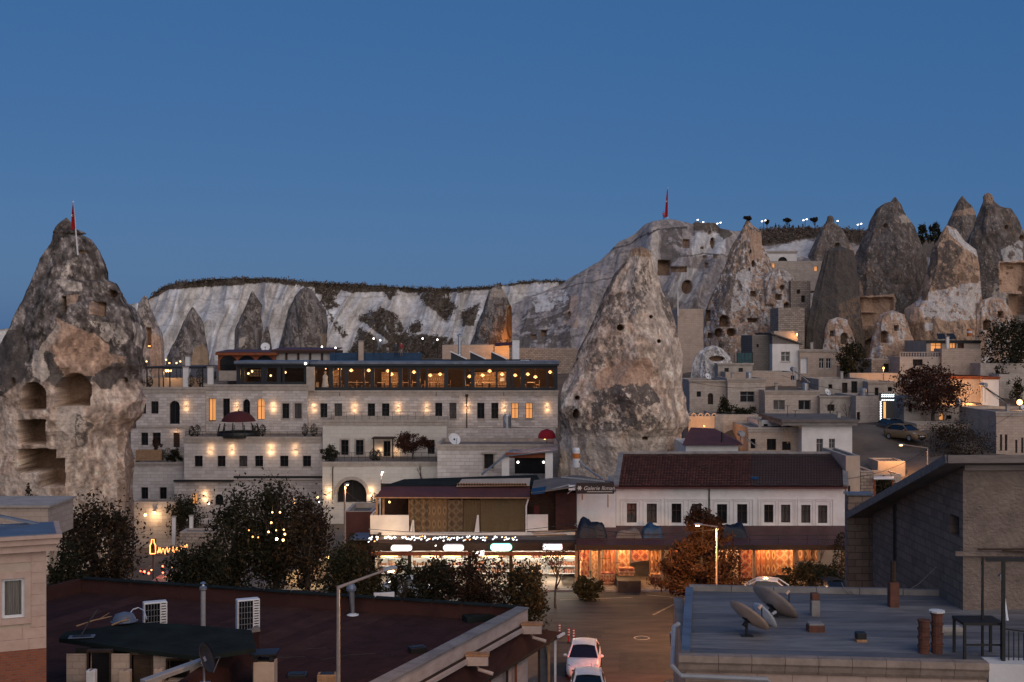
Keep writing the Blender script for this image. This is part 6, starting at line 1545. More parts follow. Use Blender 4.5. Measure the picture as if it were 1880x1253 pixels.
sheet3('roof', [C_+Vector((0,0,.05)), P(1000,893, YC+2), P(985,872, YC+7), P(742,880, YC+7), D_+Vector((0,0,.05))], 'feltroof',th)
b=MB();b.beam(A, B, .06,.08);b.build('awning_edge',M['lightwood'],th)
sheet3('pale_awning', [P(838,893, YC+1.2), P(972,891, YC+1.2), P(974,878, YC+3), P(848,880, YC+3)], 'plaster_t',th)
b=MB()
for i in range(26): q = P(842+i*4.9,890, YC+1.0);b.obox(q, (.13,.03,.22), Matrix.Rotation(.7,3,'Y'));b.obox(q, (.13,.03,.22), Matrix.Rotation(-.7,3,'Y'))
b.build('lattice',M['lightwood'],th)
point_light('loft_light', P(900,897, YC+2.4),14, WARM, th, .1)
# cloths: each hanging sheet is a part
def cloth(px0, px1, pt, pb, Y, mat, ph, amp=.08, lb=None, slant=0):
    a, c = P(px0, pt, Y), P(px1, pb, Y);n = 24; V = []
    for j in range(5):
        v = j/4
        for i in range(n+1):
            u = i/n; V.append((a.x+(c.x - a.x)*u+slant*v*(1 - u), Y+amp*math.sin(u*19+ph)*(.3+v)+amp*.5*math.sin(u*41+ph*2), a.z+(c.z - a.z)*v))
    o = grid_obj('hanging_cloth', np.array(V),5, n+1,M[mat],th)
    if lb: o['label'] = lb
M['kilim'] = rug_mat('brown_net_cloth', (.16,.10,.05),(.24,.16,.08),(.10,.06,.03),0); M['netcloth'] = pm('olive_net', (.13,.09,.045),(.085,.06,.03), scale=14, bump=.3); M['patched'] = rug_mat('cream_brown_cloth', (.11,.07,.035),(.165,.12,.07),(.08,.05,.03),1)
cloth(751,786,915,985, YC, 'patched', 1,.1,'brown cloth with a pale round pattern', .0);cloth(770,824,916,985, YC+.05,'kilim', 2.2,.08,'tan woven cloth');cloth(822,850,918,985, YC - .04,'patched', 3,.07,'cloth with pale framed rectangles');cloth(850,884,918,985, YC+.1,'netcloth', 4,.06);cloth(883,966,917,985, YC+.02,'netcloth', 5,.05)
for px in (692,704,752,848,884,966):
    b=MB();q = P(px, 0, YC+.2);b.box(q.x - .07, q.x+.07, YC+.14, YC+.28, z_fl - .02, P(0,912, YC).z);b.build('post',M['lightwood'],th)
b=MB();b.box(P(680,0, YC).x, P(751,0, YC).x, YC - .08, YC+.06, P(0,981, YC).z, P(0,946, YC).z);b.box(P(680,0, YC).x, P(680,0, YC).x+.14, YC+.062, YC+3, P(0,981, YC).z, P(0,946, YC).z);b.build('white_parapet',M['plaster'],th)
b=MB();b.box(P(968,0, YC).x, P(1006,0, YC).x, YC - .05, YC+.06, P(0,975, YC).z, P(0,945, YC).z);b.build('white_panel',M['plaster'],th)
for px, py0, py1 in ((876,946,984),(757,955,984)):
    b=MB();a = P(px, py0, YC - .12);c = P(px - 6, py1, YC - .12);b.add([a, a+Vector((.12,0,0)), c+Vector((.42,0,0)), c, a+Vector((0,.03,0)), a+Vector((.12,.03,0)), c+Vector((.42,.03,0)), c+Vector((0,.03,0))], [(0,3,2,1),(4,5,6,7),(0,1,5,4),(1,2,6,5),(2,3,7,6),(3,0,4,7)]);b.build('pale_drape',M['plaster'],th)
b=MB();b.tube([P(970,916, YC - .2), P(966,930, YC - .2), P(966,985, YC - .2)], .06,6);b.build('white_pipe',M['white'],th)
point_light('cafe_light', P(715,925, YC+2),16, WARM, th, .15);b=MB();b.ball(P(715,922, YC+2),.08,6);b.build('bulb',M['warm'],th)
point_light('cafe_front_light', P(716,984, YC - 1.5),45,(1,.72,.42), th, .2)
# cluttered dark part right of the cloths
M['blanket'] = pm('brown_red_blanket', (.055,.02,.016),(.03,.013,.011), scale=3, bump=.5, bscale=6, dist=.05)
th2 = thing('lean_to', 'dark patched lean-to between the cloth cafe and the gallery sign', 'lean-to', P(1000,990,89.5))
sheet3('tin_roof', [P(975,905,87.8), P(1058,893,87.8), P(1128,885,92), P(1060,872,94), P(980,882,93)], 'flatroof', th2,.08)
sheet3('blue_sheet', [P(976,897,88.4), P(1003,893,88.4), P(1000,905,87.6), P(978,908,87.6)], 'bluetarp', th2,.03)
b=MB();b.box(P(1020,0,89).x, P(1058,0,89).x, 89.0,89.1, P(0,972,89).z, P(0,905,89).z);b.build('hanging_blanket',M['blanket'], th2, label='dark red blanket hung on the wall')
b=MB();b.box(P(970,0,90).x, P(1060,0,90).x, 90.0,90.2, P(0,990,90).z, P(0,900,90).z);b.build('wall',M['darkwood'], th2)
b=MB();b.box(P(980,0,89.5).x, P(990,0,89.5).x, 89.4,89.5, P(0,945,89.5).z, P(0,928,89.5).z);b.build('red_box',M['redcanvas'], th2)
for k in range(7):
    b=MB();a = P(970+R.uniform(0,20),976+k*2.4,88 - .1*k);c = P(1050+R.uniform(-10,12),972+k*3+R.uniform(-3,3),88 - .1*k);b.beam(a, c, .12,.05);b.build('timber',M['lightwood'] if k % 2 else M['concrete'], th2)
b=MB();b.beam(P(1000,902,88.2), P(1045,890,88.2),.08,.08);b.beam(P(1030,876,92), P(1110,884,91),.1,.1);b.build('pole',M['greyp'], th2)
# pipe leaning from the tank
th3 = thing('gutter_pipe', 'grey pipe leaning from the orange banded tank', 'pipe', P(1066,860,103));b=MB();b.tube([P(1066,849,103.5), P(1075,858,103), P(1106,880,99)], .09,8);b.build('pipe',M['greyp'], th3);b=MB();b.tube([P(1065,846,103.5), P(1066,850,103.5)], .13,8);b.build('collar',M['greyp'], th3)

# shop strip below the cafe with the white signs
th = thing('shop_strip', 'dark fascia of the small shops under the cloth cafe', 'shop', P(684,1080,84.7))
a, c = P(682,997,84.1), P(1062,1012,84.1);b=MB();b.box(a.x, c.x, 84.1,85.4, c.z, a.z);b.build('fascia',M['darkwood'],th)
b=MB();b.box(a.x, c.x, 84,84.2, P(0,1020,84.1).z, P(0,1014,84.1).z);b.build('red_beam',M['redwood'],th)
b=MB();b.box(a.x, c.x, 88.7,88.9,.1, a.z);b.build('back_wall',M['plaster'],th);b=MB();b.box(a.x, c.x, 83.7,88.7,.131,.15);b.build('floor',M['paving'],th)
b=MB();b.box(a.x, a.x+.2,84.2,88.7,.1, a.z);b.build('side_wall',M['darkwood'],th);b=MB();b.slab([(a.x, 85.41,.1),(c.x, 85.41,.1),(c.x, 89.2,-.1),(a.x, 89.2,-.1)], z_fl+.1, z_fl+.2);b.build('roof_deck',M['flatroof'],th)
for px in (686,752,862,938,1060): b=MB();q = P(px, 0,84.3);b.box(q.x - .12, q.x+.12,84.2,84.4,.13, c.z);b.build('post',M['darkwood'],th)
for px0, px1 in ((692,748),(757,858),(867,934),(942,1055)):
    a_, c_ = P(px0,1022,85.2), P(px1,0,85.2);b=MB();b.quad((a_.x, 85.2,.3),(c_.x, 85.2,.3),(c_.x, 85.2, a_.z),(a_.x, 85.2, a_.z));b.build('shop_window',M['glass'],th)
for px in (715,790,830,900,960,1010,1040):
    q = P(px, 1022,86);b=MB();b.tube([q - Vector((.6,0,0)), q+Vector((.6,0,0))], .05,6);b.build('tube_light',M['warm'],th);point_light('shop_light', q - Vector((0,.1,.25)),150,(1,.86,.66), th, .25)
for i, px in enumerate((700,725,770,800,835,880,915,950,985,1020,1045)):
    p = P(px, 0,87.7);t4 = thing('display_rack', 'shop display rack with coloured goods, %s from the left' % ['first', 'second', 'third', 'fourth', 'fifth', 'sixth', 'seventh', 'eighth', 'ninth', 'tenth', 'last'][i], 'display rack', (p.x, 87.7,.15),0,'display racks in the small shops')
    for k in range(4):
        b=MB();b.box(p.x - .5, p.x+.5,87.5,87.9,.4+k*.55,.44+k*.55);b.build('shelf',M['white'], t4)
        g = MB();x_ = p.x - .45
        while x_ < p.x+.4: w_ = R.uniform(.08,.2);h_ = R.uniform(.12,.36);g.box(x_, x_+w_, 87.58,87.8,.445+k*.55,.445+k*.55+h_);x_ += w_+.04
        g.build('goods', RUG[(i+k) % 5], t4, kind='stuff')
    for sx in (-.5,.46): b=MB();b.box(p.x+sx, p.x+sx+.04,87.902,87.94,.15,2.4);b.build('upright',M['greyp'], t4)
for i, (px0, px1, py0, py1, mm) in enumerate(((717,757,1001,1012.5,'signwhite'),(813,852,1000,1012.5,'signwhite'),(900,940,999,1012,'signwhite'),(996,1033,999,1011,'signpink'))):
    if mm == 'signpink': M['signpink'] = emit_mat('backlit_pink_sign', (1.0,.86,.92),1.5)
    a, c = P(px0, py0,83.8), P(px1, py1,83.8);t4 = thing('light_box_sign', ['leftmost white pill shaped light box over the small shops', 'second white pill shaped light box over the small shops', 'green rimmed pill shaped light box over the small shops', 'pinkish rectangular light box over the small shops'][i], 'light box', (a.x, 83.8, c.z),0,'backlit shop signs')
    rr = (a.z - c.z)/2 if i < 3 else .06;pts = []
    for cx_, s_ in ((c.x - rr, 0),(a.x+rr, 1)):
        for k in range(9): an = -math.pi/2+math.pi*k/8+math.pi*s_;pts.append((cx_+rr*math.cos(an),(a.z+c.z)/2+(a.z - c.z)/2*math.sin(an)))
    b=MB();b.prism(pts, 83.8,84.05);b.build('case',M['signgreen'] if i == 2 else M['white'], t4)
    cx_, cz_ = (a.x+c.x)/2,(a.z+c.z)/2;b=MB();b.prism([(cx_+(x - cx_)*.94, cz_+(z - cz_)*.8) for x, z in pts], 83.77,83.798);b.build('lit_face',M[mm], t4)
a, c = P(869,1010,83.5), P(889,1021,83.5);th = thing('flag_sign', 'small red and white banner sign at an angle over the shops', 'sign', (a.x, 83.5, c.z));b=MB();b.add([(a.x, 83.5, a.z - .2),(c.x, 83.4, a.z),(c.x, 83.4, c.z+.05),(a.x, 83.5, c.z)], [(0,1,2,3)]);b.build('cloth',M['signwhite'],th);b=MB();b.add([(a.x, 83.49, a.z - .3),(a.x+.45,83.44, a.z - .24),(a.x+.45,83.44, c.z+.08),(a.x, 83.49, c.z+.02)], [(0,1,2,3)]);b.build('red_field',M['redflag'],th)
# string of fairy lights under the cafe floor
r_ = random.Random(11)
th = thing('fairy_lights', 'tangled white fairy light garland under the cloth cafe', 'string lights', P(678,990,83.6))
b=MB();b.tube([P(677+i*9,985+2*math.sin(i),83.7) for i in range(31)], .012,4);b.build('cable',M['black'],th)
bb = {k: MB() for k in ('coolbulb', 'whitebulb', 'orangebulb')}
x_ = 677
while x_ < 948:
    for _ in range(r_.choice((1,2,2,3))):
        py = 985+abs(r_.gauss(0,4.2))+(6 if x_ < 690 else 0)*r_.random();q = P(x_+r_.uniform(-2,2), py, 83.65+r_.uniform(-.2,.2));bb[r_.choice(('coolbulb', 'coolbulb', 'whitebulb', 'whitebulb', 'coolbulb', 'orangebulb'))].obox(q, (.105,.05,.06), Matrix.Rotation(-.5,3,'Y'))
    x_ += r_.uniform(3,6) if r_.random() > .12 else 13
for k in bb: bb[k].build('bulbs',M[k], th, kind='stuff')
for px in (700,780,860,930): point_light('fairy_glow', P(px, 990,83.3),5,(1,.93,.85), th, .3)
# building behind the cafe (left edge) and small lean-to roof
hZ, fZ, *_ = house('maroon_house', 'dull maroon plastered house behind the tall lamp post', 'house', 634,684,940,1040,96,5,'maroon', (), roof='flatroof', sink=2)
th = thing('tin_lean_to', 'small pale blue lean-to roof left of the white cafe parapet', 'lean-to', P(640,1000,91));sheet3('tin_sheet', [P(637,991,90.5), P(678,991,90.5), P(678,978,93), P(655,978,93)], 'bluetin', th, .06);b=MB();b.box(P(642,0,91).x, P(676,0,91).x, 91,91.1,-.5, P(0,992,91).z);b.build('wall',M['darkwood'],th)
# yellow lit stone stairs parapet
th = thing('stair_parapet', 'yellow lit stone parapet slanting up behind the trees', 'parapet', P(530,1075,84)); A, B = P(525,1058,85), P(600,1028,88)
b=MB();b.add([A, B, B - Vector((0,0,3)), A - Vector((0,0,1.4)), A+Vector((.1,.4,0)), B+Vector((.1,.4,0)), B+Vector((.1,.4,-3)), A+Vector((.1,.4,-1.4))], [(3,2,1,0),(4,5,6,7),(0,1,5,4),(1,2,6,5),(2,3,7,6),(3,0,4,7)]);b.build('wall',M['plaster_t'],th)
for i in range(9): b=MB();q = A.lerp(B, (i+.5)/9);b.ball(q+Vector((.05,.2,.05)),.24,6,(1.3,1,.8));b.build('coping_stone',M['cornice'],th)
point_light('parapet_light', P(570,1050,84.5),110,(1,.72,.33), th, .15);b=MB();b.ball(P(602,1024,87.6),.12,6);b.build('bulb',M['warm'],th)
# ------------------------------------------------------------------ maroon flat-roofed building in the lower left
ZR = 4.2
def HP(px, py, z):
    """point on the level z seen at pixel (px, py)"""
    Y = F*(H - z)/(py - CY);return Vector(((px - CX)/F*Y, Y, z))
ZP = 4.9
c_fl, c_fr = HP(150,1063, ZP), HP(960,1117, ZP)
c_nr = c_fr+(HP(700,1253, ZP) - c_fr)*2.1
c_l2 = HP(88,1078, ZP);c_nl = c_l2+(c_nr - c_fr)*.8
th = thing('flat_roof_building', 'large maroon flat roofed building with a pale pink street parapet', 'building', (c_fr.x, c_fr.y, 0))
def flat(p, z): return Vector((p.x, p.y, z))
ring = [c_nl, c_nr, c_fr, c_fl, c_l2]
b=MB();b.quad(*[flat(p, ZR) for p in ring]);b.build('roof',M['maroonroof'],th)
for k, (c1, c2) in enumerate((((.066,.030,.026),(.040,.020,.018)),((.080,.037,.031),(.05,.025,.021)),((.056,.026,.024),(.036,.019,.017)))): M['felt%d' % k] = pm('maroon_felt_%d' % k, c1, c2, scale=.7+k*.3, rough=.95, spec=.05, bump=.35, bscale=6, dist=.03)
for i in range(22):
    u0, u1 = i/22,(i+1.05)/22;q = [flat(c_fl.lerp(c_fr, u0),0), flat(c_fl.lerp(c_fr, min(u1,1)),0), flat(c_nl.lerp(c_nr, min(u1,1)),0), flat(c_nl.lerp(c_nr, u0),0)];z_ = ZR+.006+.006*(i % 2)
    b=MB();b.slab([(p.x, p.y) for p in q], ZR+.001, z_+.006);b.build('felt_strip',M['felt%d' % R.choice((0,0,1,2))],th)
def wall_seg(name, a, c, z0, z1, t, mat, inset=0.0, parent=None):
    d = (flat(c, 0) - flat(a, 0)).normalized();nrm = Vector((-d.y, d.x, 0))
    q = [flat(a, z0), flat(c, z0), flat(c, z0)+nrm*t, flat(a, z0)+nrm*t];b=MB();b.slab([(p.x, p.y) for p in q], z0, z1);return b.build(name,M[mat], parent or th)
wall_seg('far_parapet', c_fl, c_fr, ZR, ZP, .22,'maroonroof');wall_seg('left_parapet', c_l2, c_fl, ZR, ZP, .22,'maroonroof')

M['pinkwall'] = pm('pale_pink_plaster', (0.52,0.42,0.37),(0.40,0.31,0.27), scale=1.2, bump=.25, stretch=(1,1,2))
wall_seg('street_wall', c_nr, c_fr, 0, ZP, -.25,'pinkwall')
wall_seg('far_wall', c_fl, c_fr, -1, ZR - .01,.3,'pinkwall')
dS = (c_nr - c_fr).normalized();nS = Vector((-dS.y, dS.x, 0));nS = nS if nS.x > 0 else -nS       # towards the street
# coping: one slab per length, slightly uneven
L = (c_nr - c_fr).length;n = 14
for i in range(n):
    a, c = c_fr+dS*(L*i/n+.02), c_fr+dS*(L*(i+1)/n - .02);o_ = R.uniform(-.03,.03);b=MB();q = [a - nS*(.32+o_), a+nS*(.34+o_), c+nS*(.34+o_), c - nS*(.32+o_)];b.slab([(p.x, p.y) for p in q], ZP+.003, ZP+.07);b.build('coping_slab',M['concrete'],th)
for i in range(16):
    a, c = c_fl.lerp(c_fr, i/16+.002), c_fl.lerp(c_fr, (i+1)/16 - .002);b=MB();k = Vector((.05,.25,0));q = [a - k*.6, c - k*.6, c+k*1.4, a+k*1.4];b.slab([(p.x, p.y) for p in q], ZP+.003, ZP+.05);b.build('coping_slab',M['feltroof'],th)
b=MB();a, c = c_fr+nS*.255, c_nr+nS*.255;b.slab([(p.x, p.y) for p in (a, c, c+nS*.2, a+nS*.2)], ZP - .86, ZP - .70);b.build('string_course',M['pinkwall'],th)
b=MB();b.slab([(p.x, p.y) for p in (a, c, c+nS*.05, a+nS*.05)], ZP - .70, ZP - .60);b.build('gutter_strip',M['darkwood'],th)
# awning over the pavement
iA, iB = flat(c_fr+nS*.26 - dS*.2,3.95), flat(c_nr+nS*.26,3.95);oA = HP(1033,1161,3.0);oB = oA+(c_nr - c_fr)
oB.z = 3.0
aw = thing('tin_awning', 'maroon tin awning along the street side on thin posts', 'awning', (oA.x, oA.y, 0))
sheet3('tin_roof', [iA, oA, oB, iB], 'maroonroof', aw, .07)
b=MB();b.beam(oA - Vector((0,0,.08)), oB - Vector((0,0,.08)),.06,.14);b.build('edge_beam',M['darkwood'], aw)
b=MB();b.beam(oA+nS*.07 - Vector((0,0,.05)), oA.lerp(oB, .03)+nS*.07 - Vector((0,0,.05)),.12,.1);b.build('gutter_end',M['white'], aw)
for i, (t_, mm, w_) in enumerate(((.025,'white', .11),(.055,'lightwood', .12),(.1,'darkwood', .12),(.2,'redwood', .12),(.235,'darkwood', .12),(.3,'redwood', .1),(.45,'darkwood', .12))):
    q = oA.lerp(oB, t_) - nS*.12;b=MB();b.box(q.x - w_/2, q.x+w_/2, q.y - w_/2, q.y+w_/2,-.1,2.9);b.build('post',M[mm], aw)
q = oA.lerp(oB, .17) - nS*.3
t5 = thing('freezer', 'white cabinet standing under the maroon awning', 'cabinet', (q.x, q.y, 0));b=MB();b.bbox(q.x - .35, q.x+.35, q.y - .3, q.y+.3,0.02,1.2,.04);b.build('body',M['white'],t5);b=MB();b.box(q.x - .36, q.x+.36, q.y - .31, q.y+.31,1.203,1.26);b.build('lid',M['greyp'],t5)
# rainwater boxes with pipes
for i, t_ in enumerate((.06,.5)):
    q = c_fr+dS*(L*t_*.48)+nS*.3;t5 = thing('rainwater_box', ['far', 'near'][i] + ' rainwater box with a bent pipe on the pink parapet', 'rainwater box', (q.x, q.y, ZP - .9),0,'rainwater boxes');b=MB();b.bbox(q.x - .02, q.x+.9, q.y - .22, q.y+.22, ZP - .95, ZP - .55,.03);b.build('box',M['pinkwall'],t5);b=MB();b.box(q.x - .05, q.x+.95, q.y - .26, q.y+.26, ZP - .547, ZP - .48);b.build('rusty_lid',M['rust'],t5)
    b=MB();b.tube([(q.x+.45, q.y, ZP - .95),(q.x+.5, q.y, ZP - 1.15),(q.x+1.1, q.y - .15, ZP - 1.3)], .08,8);b.build('pipe',M['pinkwall'],t5)
# big air conditioners and flues on the maroon roof
p = HP(438,1164, ZR);ac_unit('larger white air conditioner right of the felt roofed shed', p+Vector((-.05,0,0)),1.02,1.5,.45,.42,'air conditioners on the maroon roof')
p = HP(264,1172, ZR);ac_unit('white air conditioner half hidden behind the felt roofed shed', p, 1.02,1.55,.45,.42,'air conditioners on the maroon roof')
p = HP(373,1165, ZR);p2 = P(373,1085, p.y)
t5 = thing('flue_pipe', 'grey flue pipe with a round cowl between the two air conditioners', 'flue pipe', p);b=MB();b.tube([p, (p.x, p.y, p2.z)], .11,10);b.build('pipe',M['greyp'],t5);b=MB();b.lathe((p.x, p.y, p2.z), [(.09,0),(.17,.05),(.17,.16),(.08,.22),(.05,.3),(.14,.34),(.02,.42)], 10);b.build('cowl',M['steel'],t5);b=MB();b.box(p.x - .5, p.x+1.6, p.y - .5, p.y - .1, p.z+.005, p.z+.07);b.build('board',M['concrete'],t5)
p = HP(648,1130, ZR);z2 = P(648,1080, p.y).z
t5 = thing('flue_pipe', 'shiny steel flue with a conical blue cap near the street lamp', 'flue pipe', p);b=MB();b.tube([p, (p.x - .08, p.y, z2)], [.09,.15], 10);b.build('pipe',M['steel'],t5);b=MB();b.lathe((p.x - .08, p.y, z2), [(.24,-.12),(.25,0),(.16,.18),(.02,.3)], 12);b.build('cap',M['bluetin'],t5);b=MB();b.lathe(p, [(.3,.003),(.28,.04),(.1,.1)], 12);b.build('collar',M['white'],t5)
# row of leaning panes along the far parapet
for i in range(9):
    px = 466+i*19+(0 if i < 3 else 6);p = HP(px, 1102+i*1.4, ZR+.1);t5 = thing('old_window', 'old blue window pane laid along the parapet, %s from the left' % ['first', 'second', 'third', 'fourth', 'fifth', 'sixth', 'seventh', 'eighth', 'last'][i], 'window pane', p, -.07,'old window panes on the maroon roof')
    T = Matrix.Translation(p) @ Matrix.Rotation(-.07+R.uniform(-.05,.05),4,'Z') @ Matrix.Rotation(.22,4,'X');b=MB(T);b.box(0,.46,0,.62,0,.03);b.build('frame',M['bluetin'],t5);b=MB(T);b.box(.06,.40,.07,.55,.031,.036);b.build('pane',M['greyp'],t5)
# rubbish on the roof
def slabthing(name, label, cat, px, py, w, d, h, mat, yaw=0, z=ZR):
    p = HP(px, py, z);t5 = thing(name, label, cat, p, yaw); T = Matrix.Translation(p) @ Matrix.Rotation(yaw, 4,'Z');b=MB(T);b.bbox(-w/2, w/2,-d/2, d/2,.004, h, .02);b.build('body',M[mat],t5);b=MB(T);b.box(-w*.35, w*.35,-d*.3, d*.3, h+.001, h+.02);b.build('top',M['black'] if mat != 'black' else M['navy'],t5);return t5
slabthing('roof_hatch', 'flat black roof hatch near the tan chimney', 'hatch', 546,1243,.75,.6,.14,'black', .1)
slabthing('crate', 'tan wooden crate at the foot of the street lamp', 'crate', 601,1252,.75,.5,.32,'lightwood', .05)
slabthing('crate', 'black plastic crate against the pink parapet', 'crate', 766,1198,.7,.5,.25,'black', .4)
slabthing('rubble_heap', 'dark heap of felt scraps in the far roof corner', 'heap', 882,1140,1.6,.7,.3,'feltroof', .4)
slabthing('white_board', 'white board leaning by the far parapet near the street lamp head', 'board', 705,1106,1.05,.12,.5,'white', .25)
# cables lying on the membrane
for i, pts in enumerate((((500,1208),(560,1206),(590,1212),(640,1203),(690,1200),(720,1204)),((560,1192),(600,1190),(640,1196)),((650,1130),(680,1122),(702,1116)))):
    t5 = thing('cable', ['long black cable lying across the maroon roof', 'short black cable curl on the maroon roof', 'thin cable running from the steel flue to the parapet'][i], 'cable', HP(*pts[0], ZR));b=MB();b.tube([HP(*q, ZR+.02) for q in pts], .015,5);b.build('cord',M['black'],t5);b=MB();b.ball(HP(*pts[-1], ZR+.03),.035,6);b.build('plug',M['black'],t5)
# tan chimney
p = HP(487,1262, ZR);t5 = thing('chimney', 'tan plastered chimney with a sooty flat slab on the maroon roof', 'chimney', p);zt = P(487,1200, p.y).z
b=MB();b.bbox(p.x - .4, p.x+.4, p.y - .35, p.y+.35, ZR, zt - .25,.03);b.build('stack',M['plaster_t'],t5)
for sx in (-.3,.3):
    for sy in (-.25,.25): b=MB();b.box(p.x+sx - .08, p.x+sx+.08, p.y+sy - .08, p.y+sy+.08, zt - .249, zt - .02);b.build('leg',M['black'],t5)
b=MB();b.box(p.x - .3, p.x+.3, p.y - .25, p.y+.25, zt - .248, zt - .2);b.build('flue_mouth',M['hollow'],t5)
b=MB();b.slab([(p.x - .52, p.y - .45,0),(p.x+.5, p.y - .45,.05),(p.x+.5, p.y+.45,.05),(p.x - .52, p.y+.45,0)], zt - .018, zt+.05);b.build('slab',M['black'],t5)
# felt roofed shed
YH = 44.2;zs = 6.05
t6 = thing('shed', 'low shed with a green black felt roof and dark doorways', 'shed', (P(120,0, YH).x, YH, 3.4))
pts = [HP(108,1172, zs), HP(245,1192, zs - .02), HP(372,1206, zs - .05), HP(470,1190, zs - .1), HP(462,1157, zs), HP(330,1146, zs+.05), HP(255,1143, zs+.05), HP(190,1151, zs), HP(120,1160, zs)]
sheet3('felt_roof', pts, 'feltroof', t6,.16)
fsd = Fac(122, YH);b=MB(fsd.T);xe = fsd.x(372);ops = []
for a, c, pt in ((163,201,1198),(242,278,1203),(308,345,1213)): ops.append((fsd.x(a), fsd.x(c),3.5 if pt < 1210 else 4.9, fsd.z(pt, 200),0))
wall_cells(b, 0, xe, 3.4, zs - .18, ops, .3);b.build('wall',M['tanblock'],t6)
b=MB(fsd.T);b.box(0, xe, .9,1.0,3.4, zs - .2);b.build('inner_wall',M['hollow'],t6)
for (xa, xb, za, zb, _) in ops:
    b=MB(fsd.T);b.box(xa - .07, xa, -.03,.2, za, zb+.08);b.box(xb, xb+.07,-.03,.2, za, zb+.08);b.box(xa, xb, -.03,.2, zb, zb+.08);b.build('door_frame',M['darkwood'],t6)
b=MB(fsd.T);xa, xb, za, zb, _ = ops[1];b.box(xa+.02, xb - .02,.12,.17, za, zb - .02);b.build('door',M['darkwood'],t6)
for px, py, w_, mm in ((168,1240,.32,'white'),(230,1240,.4,'plaster_t'),(292,1237,.3,'plaster_t')):
    q = P(px, py, YH - .5);t7 = thing('box', {168: 'white box beside the left shed doorway', 230: 'tan carton between the shed doorways', 292: 'tan carton right of the middle shed doorway'}[px], 'box', q);b=MB();b.bbox(q.x - w_/2, q.x+w_/2, q.y - .15, q.y+.15, q.z - .6, q.z+.2,.02);b.build('carton',M[mm],t7);b=MB();b.box(q.x - w_*.1, q.x+w_*.1, q.y - .155, q.y+.1, q.z+.2, q.z+.206);b.build('tape',M['lightwood'],t7)
q = HP(228,1141, zs+.1);t7 = thing('basin', 'pale blue upturned plastic basin on the shed roof', 'basin', q);b=MB();b.lathe(q, [(.50,0),(.46,.06),(.36,.28),(.12,.36),(.01,.37)], 16);b.build('bowl',M['bluetin'], t7, smooth=True);b=MB();b.lathe(q, [(.50,0),(.54,.02),(.50,.05)], 16);b.build('rim',M['bluetin'],t7)
b=MB();b.tube([HP(232,1134, zs+.1)+Vector((0,.2,0)), HP(240,1122, zs+.1)+Vector((0,.3,0)), HP(250,1119, zs+.1)+Vector((0,.3,0)), HP(260,1124, zs+.1)+Vector((0,.3,0)), HP(265,1140, zs)+Vector((0,.3,0))], .025,5);t7 = thing('hose', 'pale hose arching beside the half hidden air conditioner', 'hose', q+Vector((.2,.3,0)));b.build('tube',M['white'],t7);b=MB();b.ball(HP(265,1140, zs)+Vector((0,.3,0)),.05,6);b.build('coupling',M['steel'],t7)
for i, (A_, B_, mm) in enumerate((((140,1150),(205,1132), 'lightwood'),((150,1165),(178,1120), 'bark'),((205,1148),(238,1138), 'lightwood'))):
    a, c = HP(*A_, zs+.1), HP(*B_, zs+.25);t7 = thing('stick', ['long pale stick lying on the shed roof', 'dark branch propped on the shed roof', 'short pale stick beside the blue basin'][i], 'stick', a);b=MB();b.tube([a, a.lerp(c, .5)+Vector((0,0,.04)), c], [.03,.028,.02], 6);b.build('shaft',M[mm],t7);b=MB();b.tube([a.lerp(c, .6), a.lerp(c, .8)+Vector((.15,.1,.2))], [.02,.008], 5);b.build('twig',M[mm],t7)
slabthing('sheet', 'pale grey metal sheet on the left of the shed roof', 'metal sheet', 150,1170,.95,.45,.04,'bluetin', .2, zs+.03)
# low dividing wall from the shed and the grey roof edge in front
t6 = thing('low_wall', 'low maroon felt covered wall right of the shed', 'wall', HP(462,1160, ZR));a, c = HP(463,1157,5.4), HP(380,1215,5.4);dd = (c - a).normalized();nn = Vector((-dd.y, dd.x, 0));b=MB();b.slab([(p.x, p.y) for p in (a, c+dd*3, c+dd*3+nn*.3, a+nn*.3)], ZR, 5.4);b.build('body',M['maroonroof'],t6)
b=MB();q = a+dd*.3+nn*.15;b.obox(q+Vector((0,0,.06)),(.5,.28,.1), Matrix.Rotation(.6,3,'Z'));b.obox(q+Vector((.1,.05,.14)),(.3,.22,.07), Matrix.Rotation(.3,3,'Z'));b.build('loose_bricks',M['concrete'],t6)
t6 = thing('gutter_beam', 'galvanised gutter beam sloping in the bottom left corner', 'gutter', P(270,1253,40));b=MB();b.beam(P(262,1252,40), P(374,1212,42),.28,.12);b.build('channel',M['greyp'],t6);b=MB();b.beam(P(262,1256,39.9), P(374,1217,41.9),.12,.12);b.build('lip',M['concrete'],t6)
dish('black satellite dish seen edge on with a warm lit feed', P(381,1208,41.5),.55, math.radians(84),.4,.9,'black', 'black', 'steel')

# ------------------------------------------------------------------ cut stone house at the left edge
yaw = .40;fH = Fac(85,40.0, yaw)
t6 = thing('stone_house', 'cut stone house with pink lamplight in its colour and one curtained window at the left edge', 'house', (fH.X0, fH.Y0,2))
def lx(px): return fH.x(px)
x_w = -7.0;zc0, zc1 = fH.z(1010,85), fH.z(985,85)
op = [(lx(3), lx(45), fH.z(1135,30), fH.z(1062,30),0)]
b=MB(fH.T);wall_cells(b, x_w, 0,2.0, zc0, op, .25);b.quad((0,0,2),(0,2.3,2),(0,2.3, zc0),(0,0, zc0));b.quad((0,2.3,2),(x_w, 2.3,2),(x_w, 2.3, zc0),(0,2.3, zc0));b.build('wall_core',M['plaster_t'],t6)
